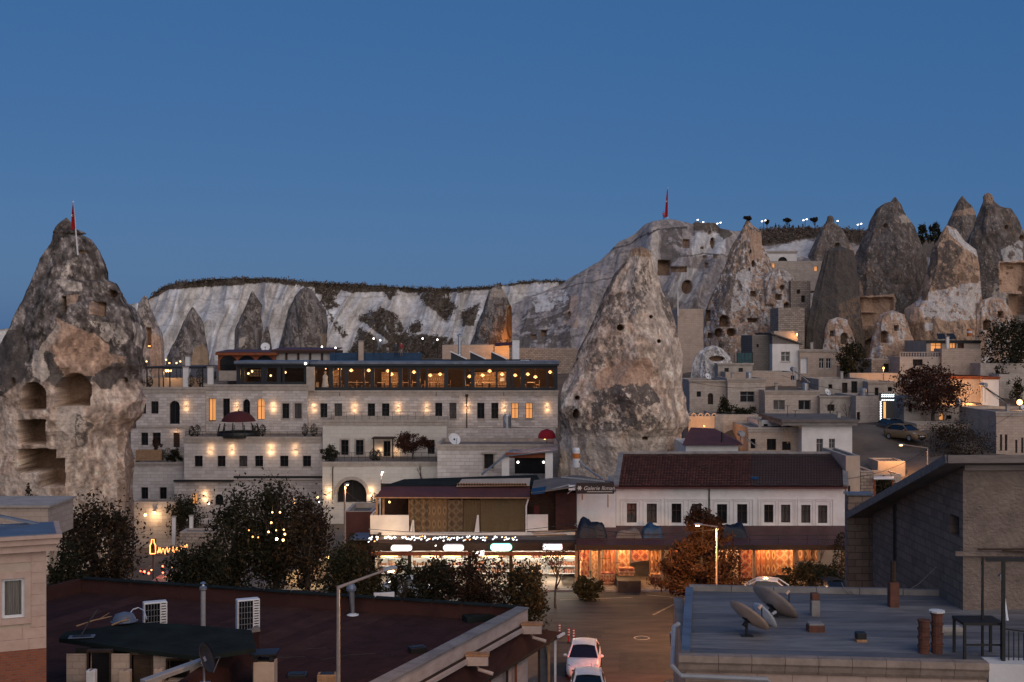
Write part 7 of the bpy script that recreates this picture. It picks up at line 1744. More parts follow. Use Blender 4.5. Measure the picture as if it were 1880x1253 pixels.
# facing stones laid round the window
M['lamplit_stone'] = pm('lamplit_cut_stone', (0.50,0.36,0.29),(0.42,0.29,0.23), scale=2.5, bump=.25, bscale=18)  # stone colour holds the pinkish lamplight on this house
zb_ = fH.z(1192,60);courses = 9;ch = (zc0 - zb_)/courses
for j in range(courses):
    z0, z1 = zb_+j*ch, zb_+(j+1)*ch;x = x_w+(j % 2)*.35
    while x < -.02:
        x2 = min(x+R.uniform(.75,1.05),0)
        if -x2 < .3: x2 = 0
        if not (x2 > op[0][0] - .2 and x < op[0][1]+.2 and z1 > op[0][2] - .2 and z0 < op[0][3]+.2):
            b=MB(fH.T);d = R.uniform(.02,.028);b.box(x+.005, x2 - .005,-d, -.001, z0+.005, z1 - .005);b.build('facing_stone',M['lamplit_stone'],t6)
        else:
            for (xa, xb) in ((x, min(x2, op[0][0] - .2)),(max(x, op[0][1]+.2), x2)):
                if xb - xa > .08: b=MB(fH.T);b.box(xa+.005, xb - .005,-.024,-.001, z0+.005, z1 - .005);b.build('facing_stone',M['lamplit_stone'],t6)
        x = x2
b=MB(fH.T);xa, xb, za, zb2_ = op[0][0], op[0][1], op[0][2], op[0][3]
b.box(xa - .2, xa, -.05,.003, za - .2, zb2_+.2);b.box(xb, xb+.2,-.05,.003, za - .2, zb2_+.2);b.box(xa, xb, -.05,.003, zb2_, zb2_+.2);b.box(xa, xb, -.07,.003, za - .2, za);b.build('window_surround',M['lamplit_stone'],t6)
wn_ = MB(fH.T);f_ = .09
wn_.box(xa, xa+f_, .08,.16, za, zb2_);wn_.box(xb - f_, xb, .08,.16, za, zb2_);wn_.box(xa+f_, xb - f_, .08,.16, zb2_ - f_, zb2_);wn_.box(xa+f_, xb - f_, .08,.16, za, za+f_);w_o = wn_.build('window',M['white'],t6)
b=MB(fH.T);b.quad((xa, .13, za),(xb, .13, za),(xb, .13, zb2_),(xa, .13, zb2_));b.build('pane',M['glass'], w_o)
V = []; 
for j in range(3):
    for i in range(41): u = i/40; V.append(tuple(fH.T @ Vector((xa+(xb - xa)*u, .24+.03*math.sin(u*40), za+(zb2_ - za)*j/2))))
M['curtain'] = pm('beige_curtain', (0.40,0.34,0.28),(0.27,0.22,0.18), scale=2, stretch=(6,6,.5), bump=.1)
grid_obj('curtain', np.array(V) - np.array((0,0,0)),3,41,M['curtain'],t6)
b=MB(fH.T);b.box(x_w, .28,-.28,2.4, zc0+.003, zc0+.25);b.box(x_w, .40,-.42,2.5, zc0+.253, zc1);b.box(x_w, .48,-.52,2.6, zc1+.003, zc1+.12);b.build('cornice',M['lamplit_stone'],t6)
b=MB(fH.T);b.box(x_w, -.004,-.03,-.002,2, zb_ - .004);b.build('brick_base',M['brick'],t6)
b=MB(fH.T);b.slab([(x_w, -.4),(.3,-.4),(.3,2.4),(x_w, 2.4)], zc1+.123, zc1+.14);b.build('roof',M['bluetin'],t6)
for A_, B_ in (((0,948),(70,962)),((0,965),(95,979)),((0,972),(60,975))):
    b=MB();b.beam(P(*A_, 41.5), P(*B_, 42),.3,.08);b.build('metal_sheet',M['bluetin'],t6)
t7 = thing('stone_house', 'low pink stone wall block behind the left edge house roof', 'wall', P(0,1000,52));b=MB();a, c = P(-60,932,52), P(88,990,52);b.box(a.x, c.x, 52,55, c.z, a.z);b.build('wall',M['tanblock'],t7);b=MB();b.box(a.x, c.x+.12,51.88,55.1, a.z+.003, a.z+.1);b.build('coping',M['cornice'],t7)

# ------------------------------------------------------------------ grey flat roof at the lower right
ZF = 8.4
f_l, n_l, n_r = HP(1265,1086, ZF), HP(1258,1204, ZF), HP(1812,1218, ZF)
dX = (n_r - n_l).normalized();dB = (f_l - n_l).normalized();f_r = f_l+dX*10.5
t6 = thing('flat_roof_house', 'cut stone house with a grey sheeted flat roof and satellite dishes', 'house', (n_l.x, n_l.y, 0))
e_r = n_l+dX*((n_r - n_l).length)
far_r = n_r+dX*4+dB*10.2
b=MB();b.quad(n_l, n_l+dX*13, n_l+dX*13+dB*(f_l - n_l).length, f_l);b.build('roof',M['blueroof'],t6)
for k, (c1, c2) in enumerate((((.20,.19,.19),(.105,.10,.105)),((.16,.155,.16),(.085,.082,.088)),((.23,.215,.21),(.125,.12,.12)))): M['sheet%d' % k] = pm('bitumen_%d' % k, c1, c2, scale=.9+k*.2, rough=.7, bump=.5, bscale=5, dist=.03, stretch=(.5,2.4,1))
LB_ = (f_l - n_l).length
for i in range(10):
    a, c = n_l+dB*(LB_*i/10), n_l+dB*(LB_*min(1,(i+1.06)/10));b=MB();b.slab([(p.x, p.y) for p in (a, a+dX*13, c+dX*13, c)], ZF+.001, ZF+.008+.007*(i % 2));b.build('bitumen_sheet',M['sheet%d' % R.randrange(3)],t6)
def seg(name, a, c, t, z0, z1, mat, side=1):
    d = (c - a).normalized();nrm = Vector((-d.y, d.x, 0))*side;b=MB();b.slab([(p.x, p.y) for p in (a, c, c+nrm*t, a+nrm*t)], z0, z1);return b.build(name,M[mat],t6)
# far and left upstands
for i in range(7): seg('upstand', f_l+dX*(i*1.5+.01), f_l+dX*(i*1.5+1.49),.22, ZF - .2, ZF+.22+R.uniform(-.012,.012), 'concrete')
for i in range(5): a = n_l+dB*((f_l - n_l).length*i/5+.01);c = n_l+dB*((f_l - n_l).length*(i+1)/5 - .01);seg('upstand', a - dX*.12, c - dX*.12,-.26, ZF - .2, ZF+.16,'bluetin')
# moulded cornice in lengths, then the block courses
M['cornice_r'] = pm('brown_cornice', (0.33,0.25,0.20),(0.22,0.165,0.13), scale=1.8, bump=.4, bscale=10)
n = 9; Lr = (n_r - n_l).length
for i in range(n):
    a, c = n_l+dX*(Lr*i/n+.006 - (.2 if i == 0 else 0)), n_l+dX*(Lr*(i+1)/n - .006);b=MB(); T = Matrix.Translation((a.x, a.y, 0)) @ Matrix.Rotation(math.atan2(dX.y, dX.x),4,'Z');l_ = (c - a).length
    prof = [(.12, ZF+.06),(-.24, ZF+.06),(-.26, ZF - .12),(-.20, ZF - .2),(-.15, ZF - .34),(-.08, ZF - .44),(.12, ZF - .44)]
    m = len(prof);b=MB(T);b.add([(0, y, z) for y, z in prof]+[(l_, y, z) for y, z in prof], [tuple(range(m - 1,-1,-1)), tuple(range(m, 2*m))]+[(k, k+m, (k+1) % m+m, (k+1) % m) for k in range(m)]);b.build('cornice_block',M['cornice_r'],t6)
T = Matrix.Translation((n_l.x, n_l.y, 0)) @ Matrix.Rotation(math.atan2(dX.y, dX.x),4,'Z')
b=MB(T);b.box(0, Lr+.1,.02,.3,0, ZF - .441);b.box(0,.3,.301,9,0, ZF - .25);b.build('wall_core',M['concrete'],t6)
M['blockstone'] = pm('tan_cut_block', (0.46,0.34,0.27),(0.36,0.255,0.20), scale=1.6, bump=.3, bscale=14)
for j in range(10):
    z1 = ZF - .445 - j*.38+(.10 if j else 0);z0 = ZF - .445 - (j+1)*.38+.10;x = -.0 - (j % 2)*.5
    while x < Lr:
        w_ = R.uniform(.92,1.12);xa, xb = max(0, x), min(x+w_, Lr)
        if xb - xa > .1: b=MB(T);b.box(xa+.006, xb - .006,-R.uniform(.018,.026),.019, z0+.007, z1 - .007);b.build('wall_block',M['blockstone'],t6)
        x += w_
# white corner pier on the right
b=MB(T);b.box(Lr+.02, Lr+2.6,-.12,.6, ZF - .55, ZF+.02);b.box(Lr+1.0, Lr+2.6,-.1,.6,0, ZF - .551);b.build('white_pier',M['plaster'],t6);b=MB(T);b.box(Lr+.02, Lr+.98,-.02,.4,0, ZF - .552);b.build('orange_panel',M['blockstone'],t6)
# drain pipe at the left corner
b=MB();q = n_l - dX*.35;b.tube([q+dB*3.2+Vector((.1,0,.15)), q+dB*3.0+Vector((-.05,0,.1)), q+Vector((-.02,-.1,-.3)), q+Vector((.2,-.25,-.52)), q+dX*2.6+Vector((0,-.25,-.55)), q+dX*2.75+Vector((0,-.25,-.7)), q+dX*2.75+Vector((0,-.25,-3))], .075,8);b.build('drain_pipe',M['greyp'],t6)
# dishes
M['dishtan'] = pm('warm_dish_tan', (0.58,0.40,0.29),(0.46,0.31,0.22), scale=2.5, rough=.6, bump=.1); M['dishdark'] = pm('dark_dish', (0.46,0.36,0.30),(0.32,0.25,0.21), scale=2, rough=.6, bump=.1)  # base colours carry the street lamp's warm glow on the dish backs
def dish_at(label, px, py, rpx, Yd, az, el, mat, matb):
    c = P(px, py, Yd);dish(label, c, rpx*Yd/F, az, el, c.z - ZF, mat, matb, 'black', 'satellite dishes on the grey roof')
dish_at('tan satellite dish nearest the roof edge on a tall black mast', 1376,1130,41,36.6, math.radians(118), math.radians(47), 'dishtan', 'dishtan')
dish_at('large brown satellite dish rising above the roof line', 1423,1105,47,39.2, math.radians(118), math.radians(45), 'dishdark', 'dishtan')
dish_at('small white perforated satellite dish between the two tan ones', 1405,1131,30,38.0, math.radians(112), math.radians(32), 'white', 'greyp')
# small roof furniture
def roofbox(name, label, cat, px, py, w, d, h, m1, m2, frac=.6):
    p = HP(px, py, ZF);t7 = thing(name, label, cat, p);b=MB();b.bbox(p.x - w/2, p.x+w/2, p.y - d/2, p.y+d/2, ZF, ZF+h*frac, .02);b.build('base',M[m1],t7);b=MB();b.bbox(p.x - w*.46, p.x+w*.46, p.y - d*.46, p.y+d*.46, ZF+h*frac+.002, ZF+h, .02);b.build('top',M[m2],t7);return t7
M['terracotta'] = pm('terracotta', (0.15,0.058,0.036),(0.085,0.038,0.027), scale=4, bump=.3)
roofbox('vent_stack', 'short grey vent stack with a terracotta top on the grey roof', 'vent', 1496,1131,.28,.28,.75,'concrete', 'terracotta', .7)
roofbox('vent_box', 'low rusty vent box behind the lone stub on the grey roof', 'vent', 1497,1160,.50,.4,.28,'terracotta', 'concrete', .8)
roofbox('pipe_stub', 'square dark pipe stub standing alone on the grey roof', 'pipe', 1580,1178,.32,.3,.28,'rust', 'black', .3)
p = HP(1710,1200, ZF)
t7 = thing('brick_chimney', 'pair of red clay flue pipes, one with a pale cap', 'chimney', p)
for sx, hh, mm in ((-.22,.98,'terracotta'),(.16,1.18,'terracotta')):
    for k in range(4): b=MB();z0 = ZF+hh*k/4;b.lathe((p.x+sx, p.y, z0), [(.02,.003),(.15,.003),(.16, hh/4 - .06),(.185, hh/4 - .05),(.185, hh/4 - .004),(.02, hh/4 - .004)], 12);b.build('clay_pipe',M[mm],t7)
b=MB();b.lathe((p.x+.16, p.y, ZF+1.18), [(.02,0),(.22,.01),(.23,.06),(.02,.08)], 10);b.build('cap',M['plaster'],t7)
roofbox('rubble', 'pile of pale rubble against the dark stone house', 'rubble', 1742,1165,.8,.4,.25,'concrete', 'plaster_d', .5)
p = HP(1640,1115, ZF);t7 = thing('clay_pipe', 'tall thin clay flue against the dark stone house wall', 'flue pipe', p);b=MB();b.bbox(p.x - .16, p.x+.16, p.y - .16, p.y+.16, ZF, ZF+.85,.02);b.build('base',M['terracotta'],t7);b=MB();b.tube([(p.x, p.y, ZF+.85),(p.x, p.y, ZF+1.55)], .1,8);b.build('pipe',M['darkwood'],t7)
# black iron frame bench, posts and railing on the right
p = HP(1771,1212, ZF)
t7 = thing('iron_table', 'black iron table frame on the right of the grey roof', 'table frame', p)
for dx in (0,1.05):
    for dy in (0,.8): b=MB();b.box(p.x+dx - .035, p.x+dx+.035, p.y+dy - .035, p.y+dy+.035, ZF, ZF+.98);b.build('leg',M['black'],t7)
b=MB();b.box(p.x - .05, p.x+1.1, p.y - .05, p.y+.85, ZF+.983, ZF+1.06);b.build('top',M['black'],t7);b=MB();b.box(p.x, p.x+1.05, p.y - .02, p.y+.02, ZF+.4, ZF+.45);b.build('stretcher',M['black'],t7)
t7 = thing('steel_pergola', 'black steel post frame in front of the right stone house', 'frame', HP(1842,1215, ZF));p = HP(1842,1215, ZF)
for dx, w_ in ((0,.09),(-.35,.05)): b=MB();b.box(p.x+dx - w_/2, p.x+dx+w_/2, p.y - .04+(.6 if dx else 0), p.y+.04+(.6 if dx else 0), ZF, P(0,1030, p.y).z);b.build('post',M['black'],t7)
b=MB();zz = P(0,1031, p.y).z;b.box(p.x - .5, p.x+2.5, p.y - .05, p.y+.05, zz, zz+.1);b.build('beam',M['black'],t7)
t7 = thing('iron_fence', 'black iron bar fence at the lower right corner', 'fence', HP(1852,1212, ZF));p = HP(1852,1214, ZF)
for i in range(7): b=MB();x = p.x+i*.14;b.box(x - .012, x+.012, p.y - .012, p.y+.012, ZF, ZF+.85 - i*.02);b.build('bar',M['black'],t7)
b=MB();b.beam((p.x - .1, p.y, ZF+.9),(p.x+1.0, p.y, ZF+.76),.04,.04);b.build('top_rail',M['black'],t7)
t7 = thing('pole', 'white plastic pole leaning against the black steel frame', 'pole', P(1848,1180,36));b=MB();b.tube([P(1838,1054,36.5), P(1849,1140,36)], [.025,.05], 6);b.build('shaft',M['white'],t7);b=MB();b.tube([P(1832,1058,36.5), P(1838,1053,36.5), P(1842,1056,36.5)], .02,5);b.build('hook',M['black'],t7)
# wires
for i, pts in enumerate((((1560,1085),(1600,1115),(1640,1102),(1690,1070),(1720,1040)),((1545,1070),(1552,1085),(1570,1098),(1590,1104)))):
    t7 = thing('wire', ['thin pale wire hanging from the dark stone house', 'loose wire loop at the far corner of the grey roof'][i], 'wire', P(*pts[0], 43));b=MB();b.tube([P(*q, 42.5) for q in pts], .012,4);b.build('strand',M['concrete'],t7);b=MB();b.ball(P(*pts[-1], 42.5),.03,5);b.build('clip',M['black'],t7)

# ------------------------------------------------------------------ dark stone house at the right
Xc, Yc = (1768 - CX)/F*40,40.0
M['darkrender'] = stone_mat('rough_dark_render', (0.235,0.165,0.125),(0.16,0.112,0.086),(0.13,0.094,0.073),.6,.3, samt=.7, bump=.9, stain=(.085,.062,.05), msize=.02)
M['render'] = pm('rough_tan_render', (0.215,0.165,0.135),(0.14,0.105,0.087), scale=1.1, bump=1.0, bscale=7, dist=.08, stretch=(1,1,1.4))
t6 = thing('stone_house', 'tall rough rendered house with a sloping roof at the right edge', 'house', (Xc, Yc, 6))
zt = P(0,858, Yc).z;zf = 10.2
b=MB();b.quad((Xc, Yc, 6),(Xc+9, Yc+.6,6),(Xc+9, Yc+.6, zt),(Xc, Yc, zt));b.build('front_wall',M['render'],t6)
# side wall with the small window opening
Ys = 50.0;wy0, wy1, wz0, wz1 = 40.35,41.2, P(0,984,40.8).z, P(0,946,40.8).z
b=MB()
def topz(y): return zt+(zf - zt)*(y - Yc)/(Ys - Yc)
for y0, y1 in ((Yc+.002, wy0),(wy1, Ys)): b.quad((Xc, y1,6),(Xc, y0,6),(Xc, y0, topz(y0)),(Xc, y1, topz(y1)))
b.quad((Xc, wy1,6),(Xc, wy0,6),(Xc, wy0, wz0),(Xc, wy1, wz0));b.quad((Xc, wy1, wz1),(Xc, wy0, wz1),(Xc, wy0, topz(wy0)),(Xc, wy1, topz(wy1)))
for (p_, q_) in (((wy0, wz0),(wy0, wz1)),((wy1, wz1),(wy1, wz0)),((wy1, wz0),(wy0, wz0)),((wy0, wz1),(wy1, wz1))): b.quad((Xc, p_[0], p_[1]),(Xc, q_[0], q_[1]),(Xc+.35, q_[0], q_[1]),(Xc+.35, p_[0], p_[1]))
b.build('side_wall',M['darkrender'],t6);b=MB();b.quad((Xc+.3, wy0, wz0),(Xc+.3, wy1, wz0),(Xc+.3, wy1, wz1),(Xc+.3, wy0, wz1));b.build('window',M['hollow'],t6)
b=MB();b.quad((Xc, Ys, 6),(Xc, Ys, zf),(Xc+9, Ys, zf),(Xc+9, Ys, 6));b.build('back_wall',M['darkrender'],t6)
b=MB();e = .75;b.add([(Xc - e, Yc - .6, zt+.42),(Xc+9.5, Yc, zt+.42),(Xc+9.5, Ys+.5, zf+.12),(Xc - e, Ys+1.3, zf - .2),(Xc - e, Yc - .6, zt+.2),(Xc+9.5, Yc, zt+.2),(Xc+9.5, Ys+.5, zf - .1),(Xc - e, Ys+1.3, zf - .42)], [(0,1,2,3),(7,6,5,4),(0,4,5,1),(1,5,6,2),(2,6,7,3),(3,7,4,0)]);b.build('roof',M['flatroof'],t6)
M['greywood'] = pm('weathered_grey_wood', (0.22,0.185,0.165),(0.13,0.11,0.10), scale=2, stretch=(.3,3,3), bump=.4)
for k, (z0, z1, y_) in enumerate(((zt+.2, zt+.46,-.66),(zt - .1, zt+.1,-.12))): b=MB();b.beam((Xc - (e if k == 0 else 0), Yc+y_, (z0+z1)/2),(Xc+9, Yc+y_+.6,(z0+z1)/2),.05, z1 - z0);b.build('fascia_board',M['greywood'],t6)
b=MB();b.beam((Xc - e - .03, Yc - .6, zt+.33),(Xc - e - .03, Ys+1.3, zf - .3),.05,.28);b.build('barge_board',M['greywood'],t6)
b=MB();b.tube([(Xc - .06, Yc+7.0,8.4),(Xc - .06, Yc+7.0, topz(Yc+7) - .1)], .05,6);b.build('drain_pipe',M['black'],t6)
b=MB();b.box(Xc - .3, Xc+3.0, Yc - .15, Yc - .02, P(0,1020, Yc).z, P(0,1012, Yc).z);b.build('ledge',M['render'],t6)
for k in range(4): b=MB();a = Vector((Xc+.4+k*.8, Yc - .25 - .05*k, P(0,1012+k*2, Yc).z+.1));b.beam(a, a+Vector((2.2,.1, R.uniform(-.25,.1))),.06,.05);b.build('timber',M['darkwood'],t6)
t7 = thing('stone_wall', 'lower dark rubble wall left of the rough rendered house', 'wall', (P(1557,0,51).x, 51,6));b=MB();a = P(1557,910,51);b.box(a.x, Xc+.3,51.0,51.5,5, a.z);b.build('wall',M['darkrender'],t7);b=MB();b.box(a.x - .05, Xc+.3,50.92,51.55, a.z+.003, a.z+.1);b.build('coping',M['bluetin'],t7)

# ------------------------------------------------------------------ street lamps
def lamp_post(label, base, top_z, arm, head_len, lit, power, tone='sodium', r=.075, mat='lampgrey', drop=.0, spot=True):
    """tapered steel post, arm and cobra head;arm = vector from the post top to the head"""
    th = thing('street_lamp', label, 'street lamp', base, 0,'street lamps')
    t = Vector((base.x, base.y, top_z));e = t+Vector(arm)
    b=MB();b.tube([base - Vector((0,0,.2)),Vector((base.x, base.y, base.z+(top_z - base.z)*.5)), t], [r, r*.85, r*.62], 10);b.build('post',M[mat],th)
    b=MB();b.lathe(base, [(r*2.2,0),(r*2.2,.05),(r*1.3,.12),(r*1.05,.4)], 10);b.build('base_flange',M[mat],th)
    if Vector(arm).length > .05:
        b=MB();b.tube([t - Vector((0,0,.05)), e], [r*.62, r*.45], 8);b.build('arm',M[mat],th)
        d = Vector((arm[0], arm[1], arm[2]*.6)).normalized()
    else: d = Vector((1,0,0))
    Mx = d.to_track_quat('X', 'Z').to_matrix();prof = [(0,.05,.05),(.25,.13,.085),(.6,.16,.10),(.9,.12,.07),(1,.03,.03)];vs = [];n = 10
    for (u, w_, h_) in prof:
        for k in range(n): an = 2*math.pi*k/n;vs.append(e+Mx @ Vector((u*head_len, math.cos(an)*w_, math.sin(an)*h_*(1 if math.sin(an) > 0 else .5))))
    fs = [(i*n+k, i*n+(k+1) % n, (i+1)*n+(k+1) % n, (i+1)*n+k) for i in range(len(prof) - 1) for k in range(n)];b=MB();b.add(vs, fs);hd = b.build('lamp_head',M['greyp'], th, smooth=True)
    c = e+Mx @ Vector((head_len*.55,0,-.055));b=MB();b.lathe(c, [(.02,-.05),(.12,-.035),(.14,.0)], 10, None, (head_len*1.6/.5*.5,.8));b.build('lens',M[tone] if lit else M['panel'], hd)
    if lit: point_light('lamp_light', c - Vector((0,0,.14)), power, {'sodium': AMBER, 'whitebulb': (1,.95,.9), 'warm': WARM}[tone], th, .12,172 if spot else None, (0,0,0) if spot else None, .12)
    return th
M['lampgrey'] = pm('lamp_post_paint', (0.30,0.235,0.20),(0.22,0.17,0.145), scale=3, bump=.1, rough=.5)
LA = P(621,1076,38.0)
lamp_post('tall street lamp with a long arm rising through the maroon roof view',Vector((LA.x, LA.y, 1.0)), LA.z, (1.32,.9,.30),.52, True, 500, r=.085)
LB = P(1316,966,70.0)
lamp_post('lit street lamp with a short arm in front of the orange pine',Vector((LB.x, LB.y, 0)), LB.z, (-.85,-.2,.10),.58, True, 2800)
LC = P(633,889,84.0)
lamp_post('street lamp with a small mushroom head before the round arch gateway',Vector((LC.x, LC.y, -.3)), LC.z, (0,0,0),.34, True, 500, r=.10)
LD = P(1703,822,100.0)
lamp_post('lit street lamp with a long arm over the village lane',Vector((LD.x, LD.y, LD.z - 6)), LD.z, (-2.0,-.3,.25),.6, True, 420)
LE = P(700,866,112.0)
lamp_post('bright white lamp in front of the pale hotel basement',Vector((LE.x, LE.y, LE.z - 5)), LE.z, (0,0,0),.3, True, 260,'whitebulb', r=.05, spot=False)
# ------------------------------------------------------------------ vegetation
def quads_mesh(name, V, mat, parent, kind=None):
    V = np.asarray(V, float).reshape(-1,3) - np.array(WM[parent.name].translation if parent else (0,0,0))
    n = len(V) // 4;me = bpy.data.meshes.new(name)
    me.vertices.add(len(V));me.vertices.foreach_set('co', V.ravel());me.loops.add(len(V));me.loops.foreach_set('vertex_index', np.arange(len(V), dtype=np.int32))
    me.polygons.add(n);me.polygons.foreach_set('loop_start', np.arange(0, len(V),4, dtype=np.int32));me.update(calc_edges=True);me.materials.append(mat)
    o = bpy.data.objects.new(name, me);reg(o, parent)
    if kind: o['kind'] = kind
    return o
def leaf_quads(C, size, rg, aspect=.55, droop=0.0):
    n = len(C);u = rg.normal(0,1,(n, 3));u[:, 2] -= droop;u /= np.linalg.norm(u, axis=1)[:, None];w = np.cross(u, rg.normal(0,1,(n, 3)));w /= np.linalg.norm(w, axis=1)[:, None]
    L = (size*rg.uniform(.35,1.65, n))[:, None]; W = L*aspect
    return np.stack([C - u*L*.5, C+w*W*.5, C+u*L*.5, C - w*W*.5], 1).reshape(-1,3)
def tree(label, px, Y, py_top, w_px, base_z, mat, n=5000, leaf=.17, seed=1, trunk_frac=.25, clumps=60, name='tree', cat='tree', bare=.0, lean=0, group=None, spread=.145, sq=1.0, mid=0.0):
    """trunk and limbs reaching into leaf clumps that fill an uneven crown"""
    rg = np.random.default_rng(seed);base = Vector(((px - CX)/F*Y, Y, base_z));ztop = P(px, py_top, Y).z;h = ztop - base_z;rx = w_px/2*Y/F
    th = thing(name, label, cat, base, 0, group)
    zc = base_z+h*(trunk_frac+1)/2;rz = h*(1 - trunk_frac)/2
    cl = []
    while len(cl) < clumps:
        p = rg.normal(0,1,3);p /= np.linalg.norm(p);r = rg.uniform(.35,1.0) ** .6;q = p*r
        wob = .95+.34*math.sin(3*math.atan2(q[1], q[0])+seed)+rg.normal(0,.07)
        cl.append((base.x+lean*(q[2]+1)+q[0]*rx*wob*.88, base.y+q[1]*rx*.85*wob, zc+q[2]*rz*.92))
    cl = np.array(cl)
    n = int(n*1.55);leaf *= 1.1
    k = np.arange(n) % clumps
    sz = rg.uniform(.6,1.4, clumps)[k][:, None]
    C = cl[k]+rg.normal(0,1,(n, 3))*np.array((rx*spread, rx*spread, rz*spread*sq))*sz
    C = C[C[:, 2] > base_z+h*trunk_frac*.4]
    quads_mesh('crown', leaf_quads(C, leaf, rg),M[mat],th)
    b=MB();tz = base_z+h*max(trunk_frac, .15);r0 = max(.05,.035*h)
    top = Vector((base.x+lean*.6, base.y, base_z+h*.72))
    b.tube([base - Vector((0,0,.4)), base+Vector((.04,0, h*.2)), base.lerp(top, .6)+Vector((.1*rx, 0,0)), top], [r0, r0*.8, r0*.5, r0*.2], 8);b.build('trunk',M['bark'],th)
    lb=MB()
    for c in cl[rg.choice(clumps, min(clumps, 26), replace=False)]:
        s = base.lerp(top, rg.uniform(.35,.9));e = Vector(c);m = s.lerp(e, .5)+Vector((0,0,-.06*h*rg.random()));lb.tube([s, m, e], [r0*.33, r0*.2, r0*.07], 5, False)
    lb.build('limbs',M['bark'], th, kind='stuff')
    return th
def bare_tree(label, px, Y, py_top, w_px, base_z, seed, mat='bark', depth=5, leaves=None, nl=400, leaf=.12, r0=.09, name='bare_tree', lean=0.0):
    rg = random.Random(seed);base = Vector(((px - CX)/F*Y, Y, base_z));h = P(px, py_top, Y).z - base_z;wide = w_px*Y/F
    th = thing(name, label, 'tree', base);b=MB();tips = []
    def grow(p, d, L, r, k):
        e = p+d*L+Vector((0,0,.04*L));b.tube([p, p.lerp(e, .5)+Vector((rg.uniform(-.06,.06)*L, 0, rg.uniform(-.04,.06)*L)), e], [r, r*.85, r*.68], 5, False);tips.append(e)
        if k == 0: return
        for _ in range(rg.choice((2,2,3))):
            a = Vector((rg.gauss(0,.55)*wide/h, rg.gauss(0,.4), rg.gauss(.15,.3)));nd = (d+a).normalized();grow(e, nd, L*rg.uniform(.62,.85), r*.66, k - 1)
    grow(base,Vector((lean, 0,1)).normalized(), h*.27, r0, depth)
    b.build('branches',M[mat],th)
    if leaves:
        g = np.random.default_rng(seed); T = np.array([tuple(t) for t in tips]); C = T[g.integers(0, len(T), nl)]+g.normal(0,.18,(nl, 3));quads_mesh('crown', leaf_quads(C, leaf, g),M[leaves],th)
    return th
def conifer(label, px, Y, py_top, w_px, base_z, mat, n=1200, seed=1, leaf=.14, group=None, slim=False):
    rg = np.random.default_rng(seed);base = Vector(((px - CX)/F*Y, Y, base_z));h = P(px, py_top, Y).z - base_z; R0 = w_px/2*Y/F
    th = thing('conifer', label, 'conifer', base, 0, group);t = rg.random(n) ** (.8 if slim else .65);z = 1 - t
    prof = (t ** .8) if not slim else np.minimum(1, np.sin(np.clip(t*1.12,0,1)*math.pi) ** .5+.25*t)
    lay = 1 if slim else (0.72+.28*np.cos(z*h/.38*2*math.pi))
    r = R0*prof*lay*rg.uniform(.35,1.05, n) ** .5;a = rg.uniform(0,2*math.pi, n)
    C = np.stack([base.x+r*np.cos(a), base.y+r*np.sin(a), base_z+h*(.05+.93*z) - .12*r], 1);quads_mesh('crown', leaf_quads(C, leaf, rg, .4),M[mat],th)
    b=MB();b.tube([base - Vector((0,0,.3)), base+Vector((0,0, h*.95))], [max(.03,.03*h),.015], 6);b.build('trunk',M['bark'],th);return th

tree('tallest loose dark tree in front of the hotel lower wing', 506,79,872,105,-.8,'leaf_dark', 4600,.19,3,.14,52, spread=.17)
tree('dark tree with the bulb cluster left of the tallest one', 432,78,893,120,-.8,'leaf_dark', 4400,.19,2,.14,50, spread=.17)
tree('brown tinged tree overlapping the right of the tallest dark tree', 562,77,908,105,-.6,'leaf_brown', 3800,.18,4,.25,44, spread=.17)
bare_tree('twiggy dark shoots above the tallest dark tree', 500,78.5,850,150,2.0,19, depth=5, r0=.06)
tree('dark green tree beside the orange neon bottle', 372,76,985,130,-.8,'leaf_dark', 6000,.19,5,.1,60)
tree('brownish shrubby tree in front of the big left cone', 172,74,918,150,-1.0,'leaf_brown', 7500,.19,6,.12,80)
tree('dense low olive bush by the mushroom head lamp', 648,73,988,118,-.6,'leaf_olive', 6500,.17,7,.02,70, name='bush', cat='bush')
tree('dark bush at the left corner of the maroon roof', 120,70,1000,70,-1.0,'leaf_dark', 2600,.18,8,.02,36, name='bush', cat='bush')
tree('dark green tree before the leftmost light box shop', 800,74,1022,100,-.3,'leaf_dark', 3400,.17,9,.12,46)
tree('rusty brown tree in front of the green rimmed light box', 885,72,1008,110,-.3,'leaf_brown', 3600,.16,10,.15,48)
tree('brown green tree at the corner of the maroon roof', 962,70,1032,100,-.2,'leaf_olive', 3800,.16,11,.1,48)
tree('small dark tree right behind the long arm lamp head', 742,75,1030,70,-.4,'leaf_dark', 1500,.17,12,.1,30)
bare_tree('bare branching tree between the light boxes and carpets', 1020,78,985,130,0,13, leaves='leaf_olive', nl=420, leaf=.13)
bare_tree('thin bare tree left of the bare branching one', 985,77,1010,80,0,17, depth=4, leaves='leaf_brown', nl=260, leaf=.13, r0=.07)
tree('round shrub lit orange at the edge of the street', 1076,80.5,1060,58,0,'leaf_olive', 2400,.14,14,.02,36, name='bush', cat='bush')
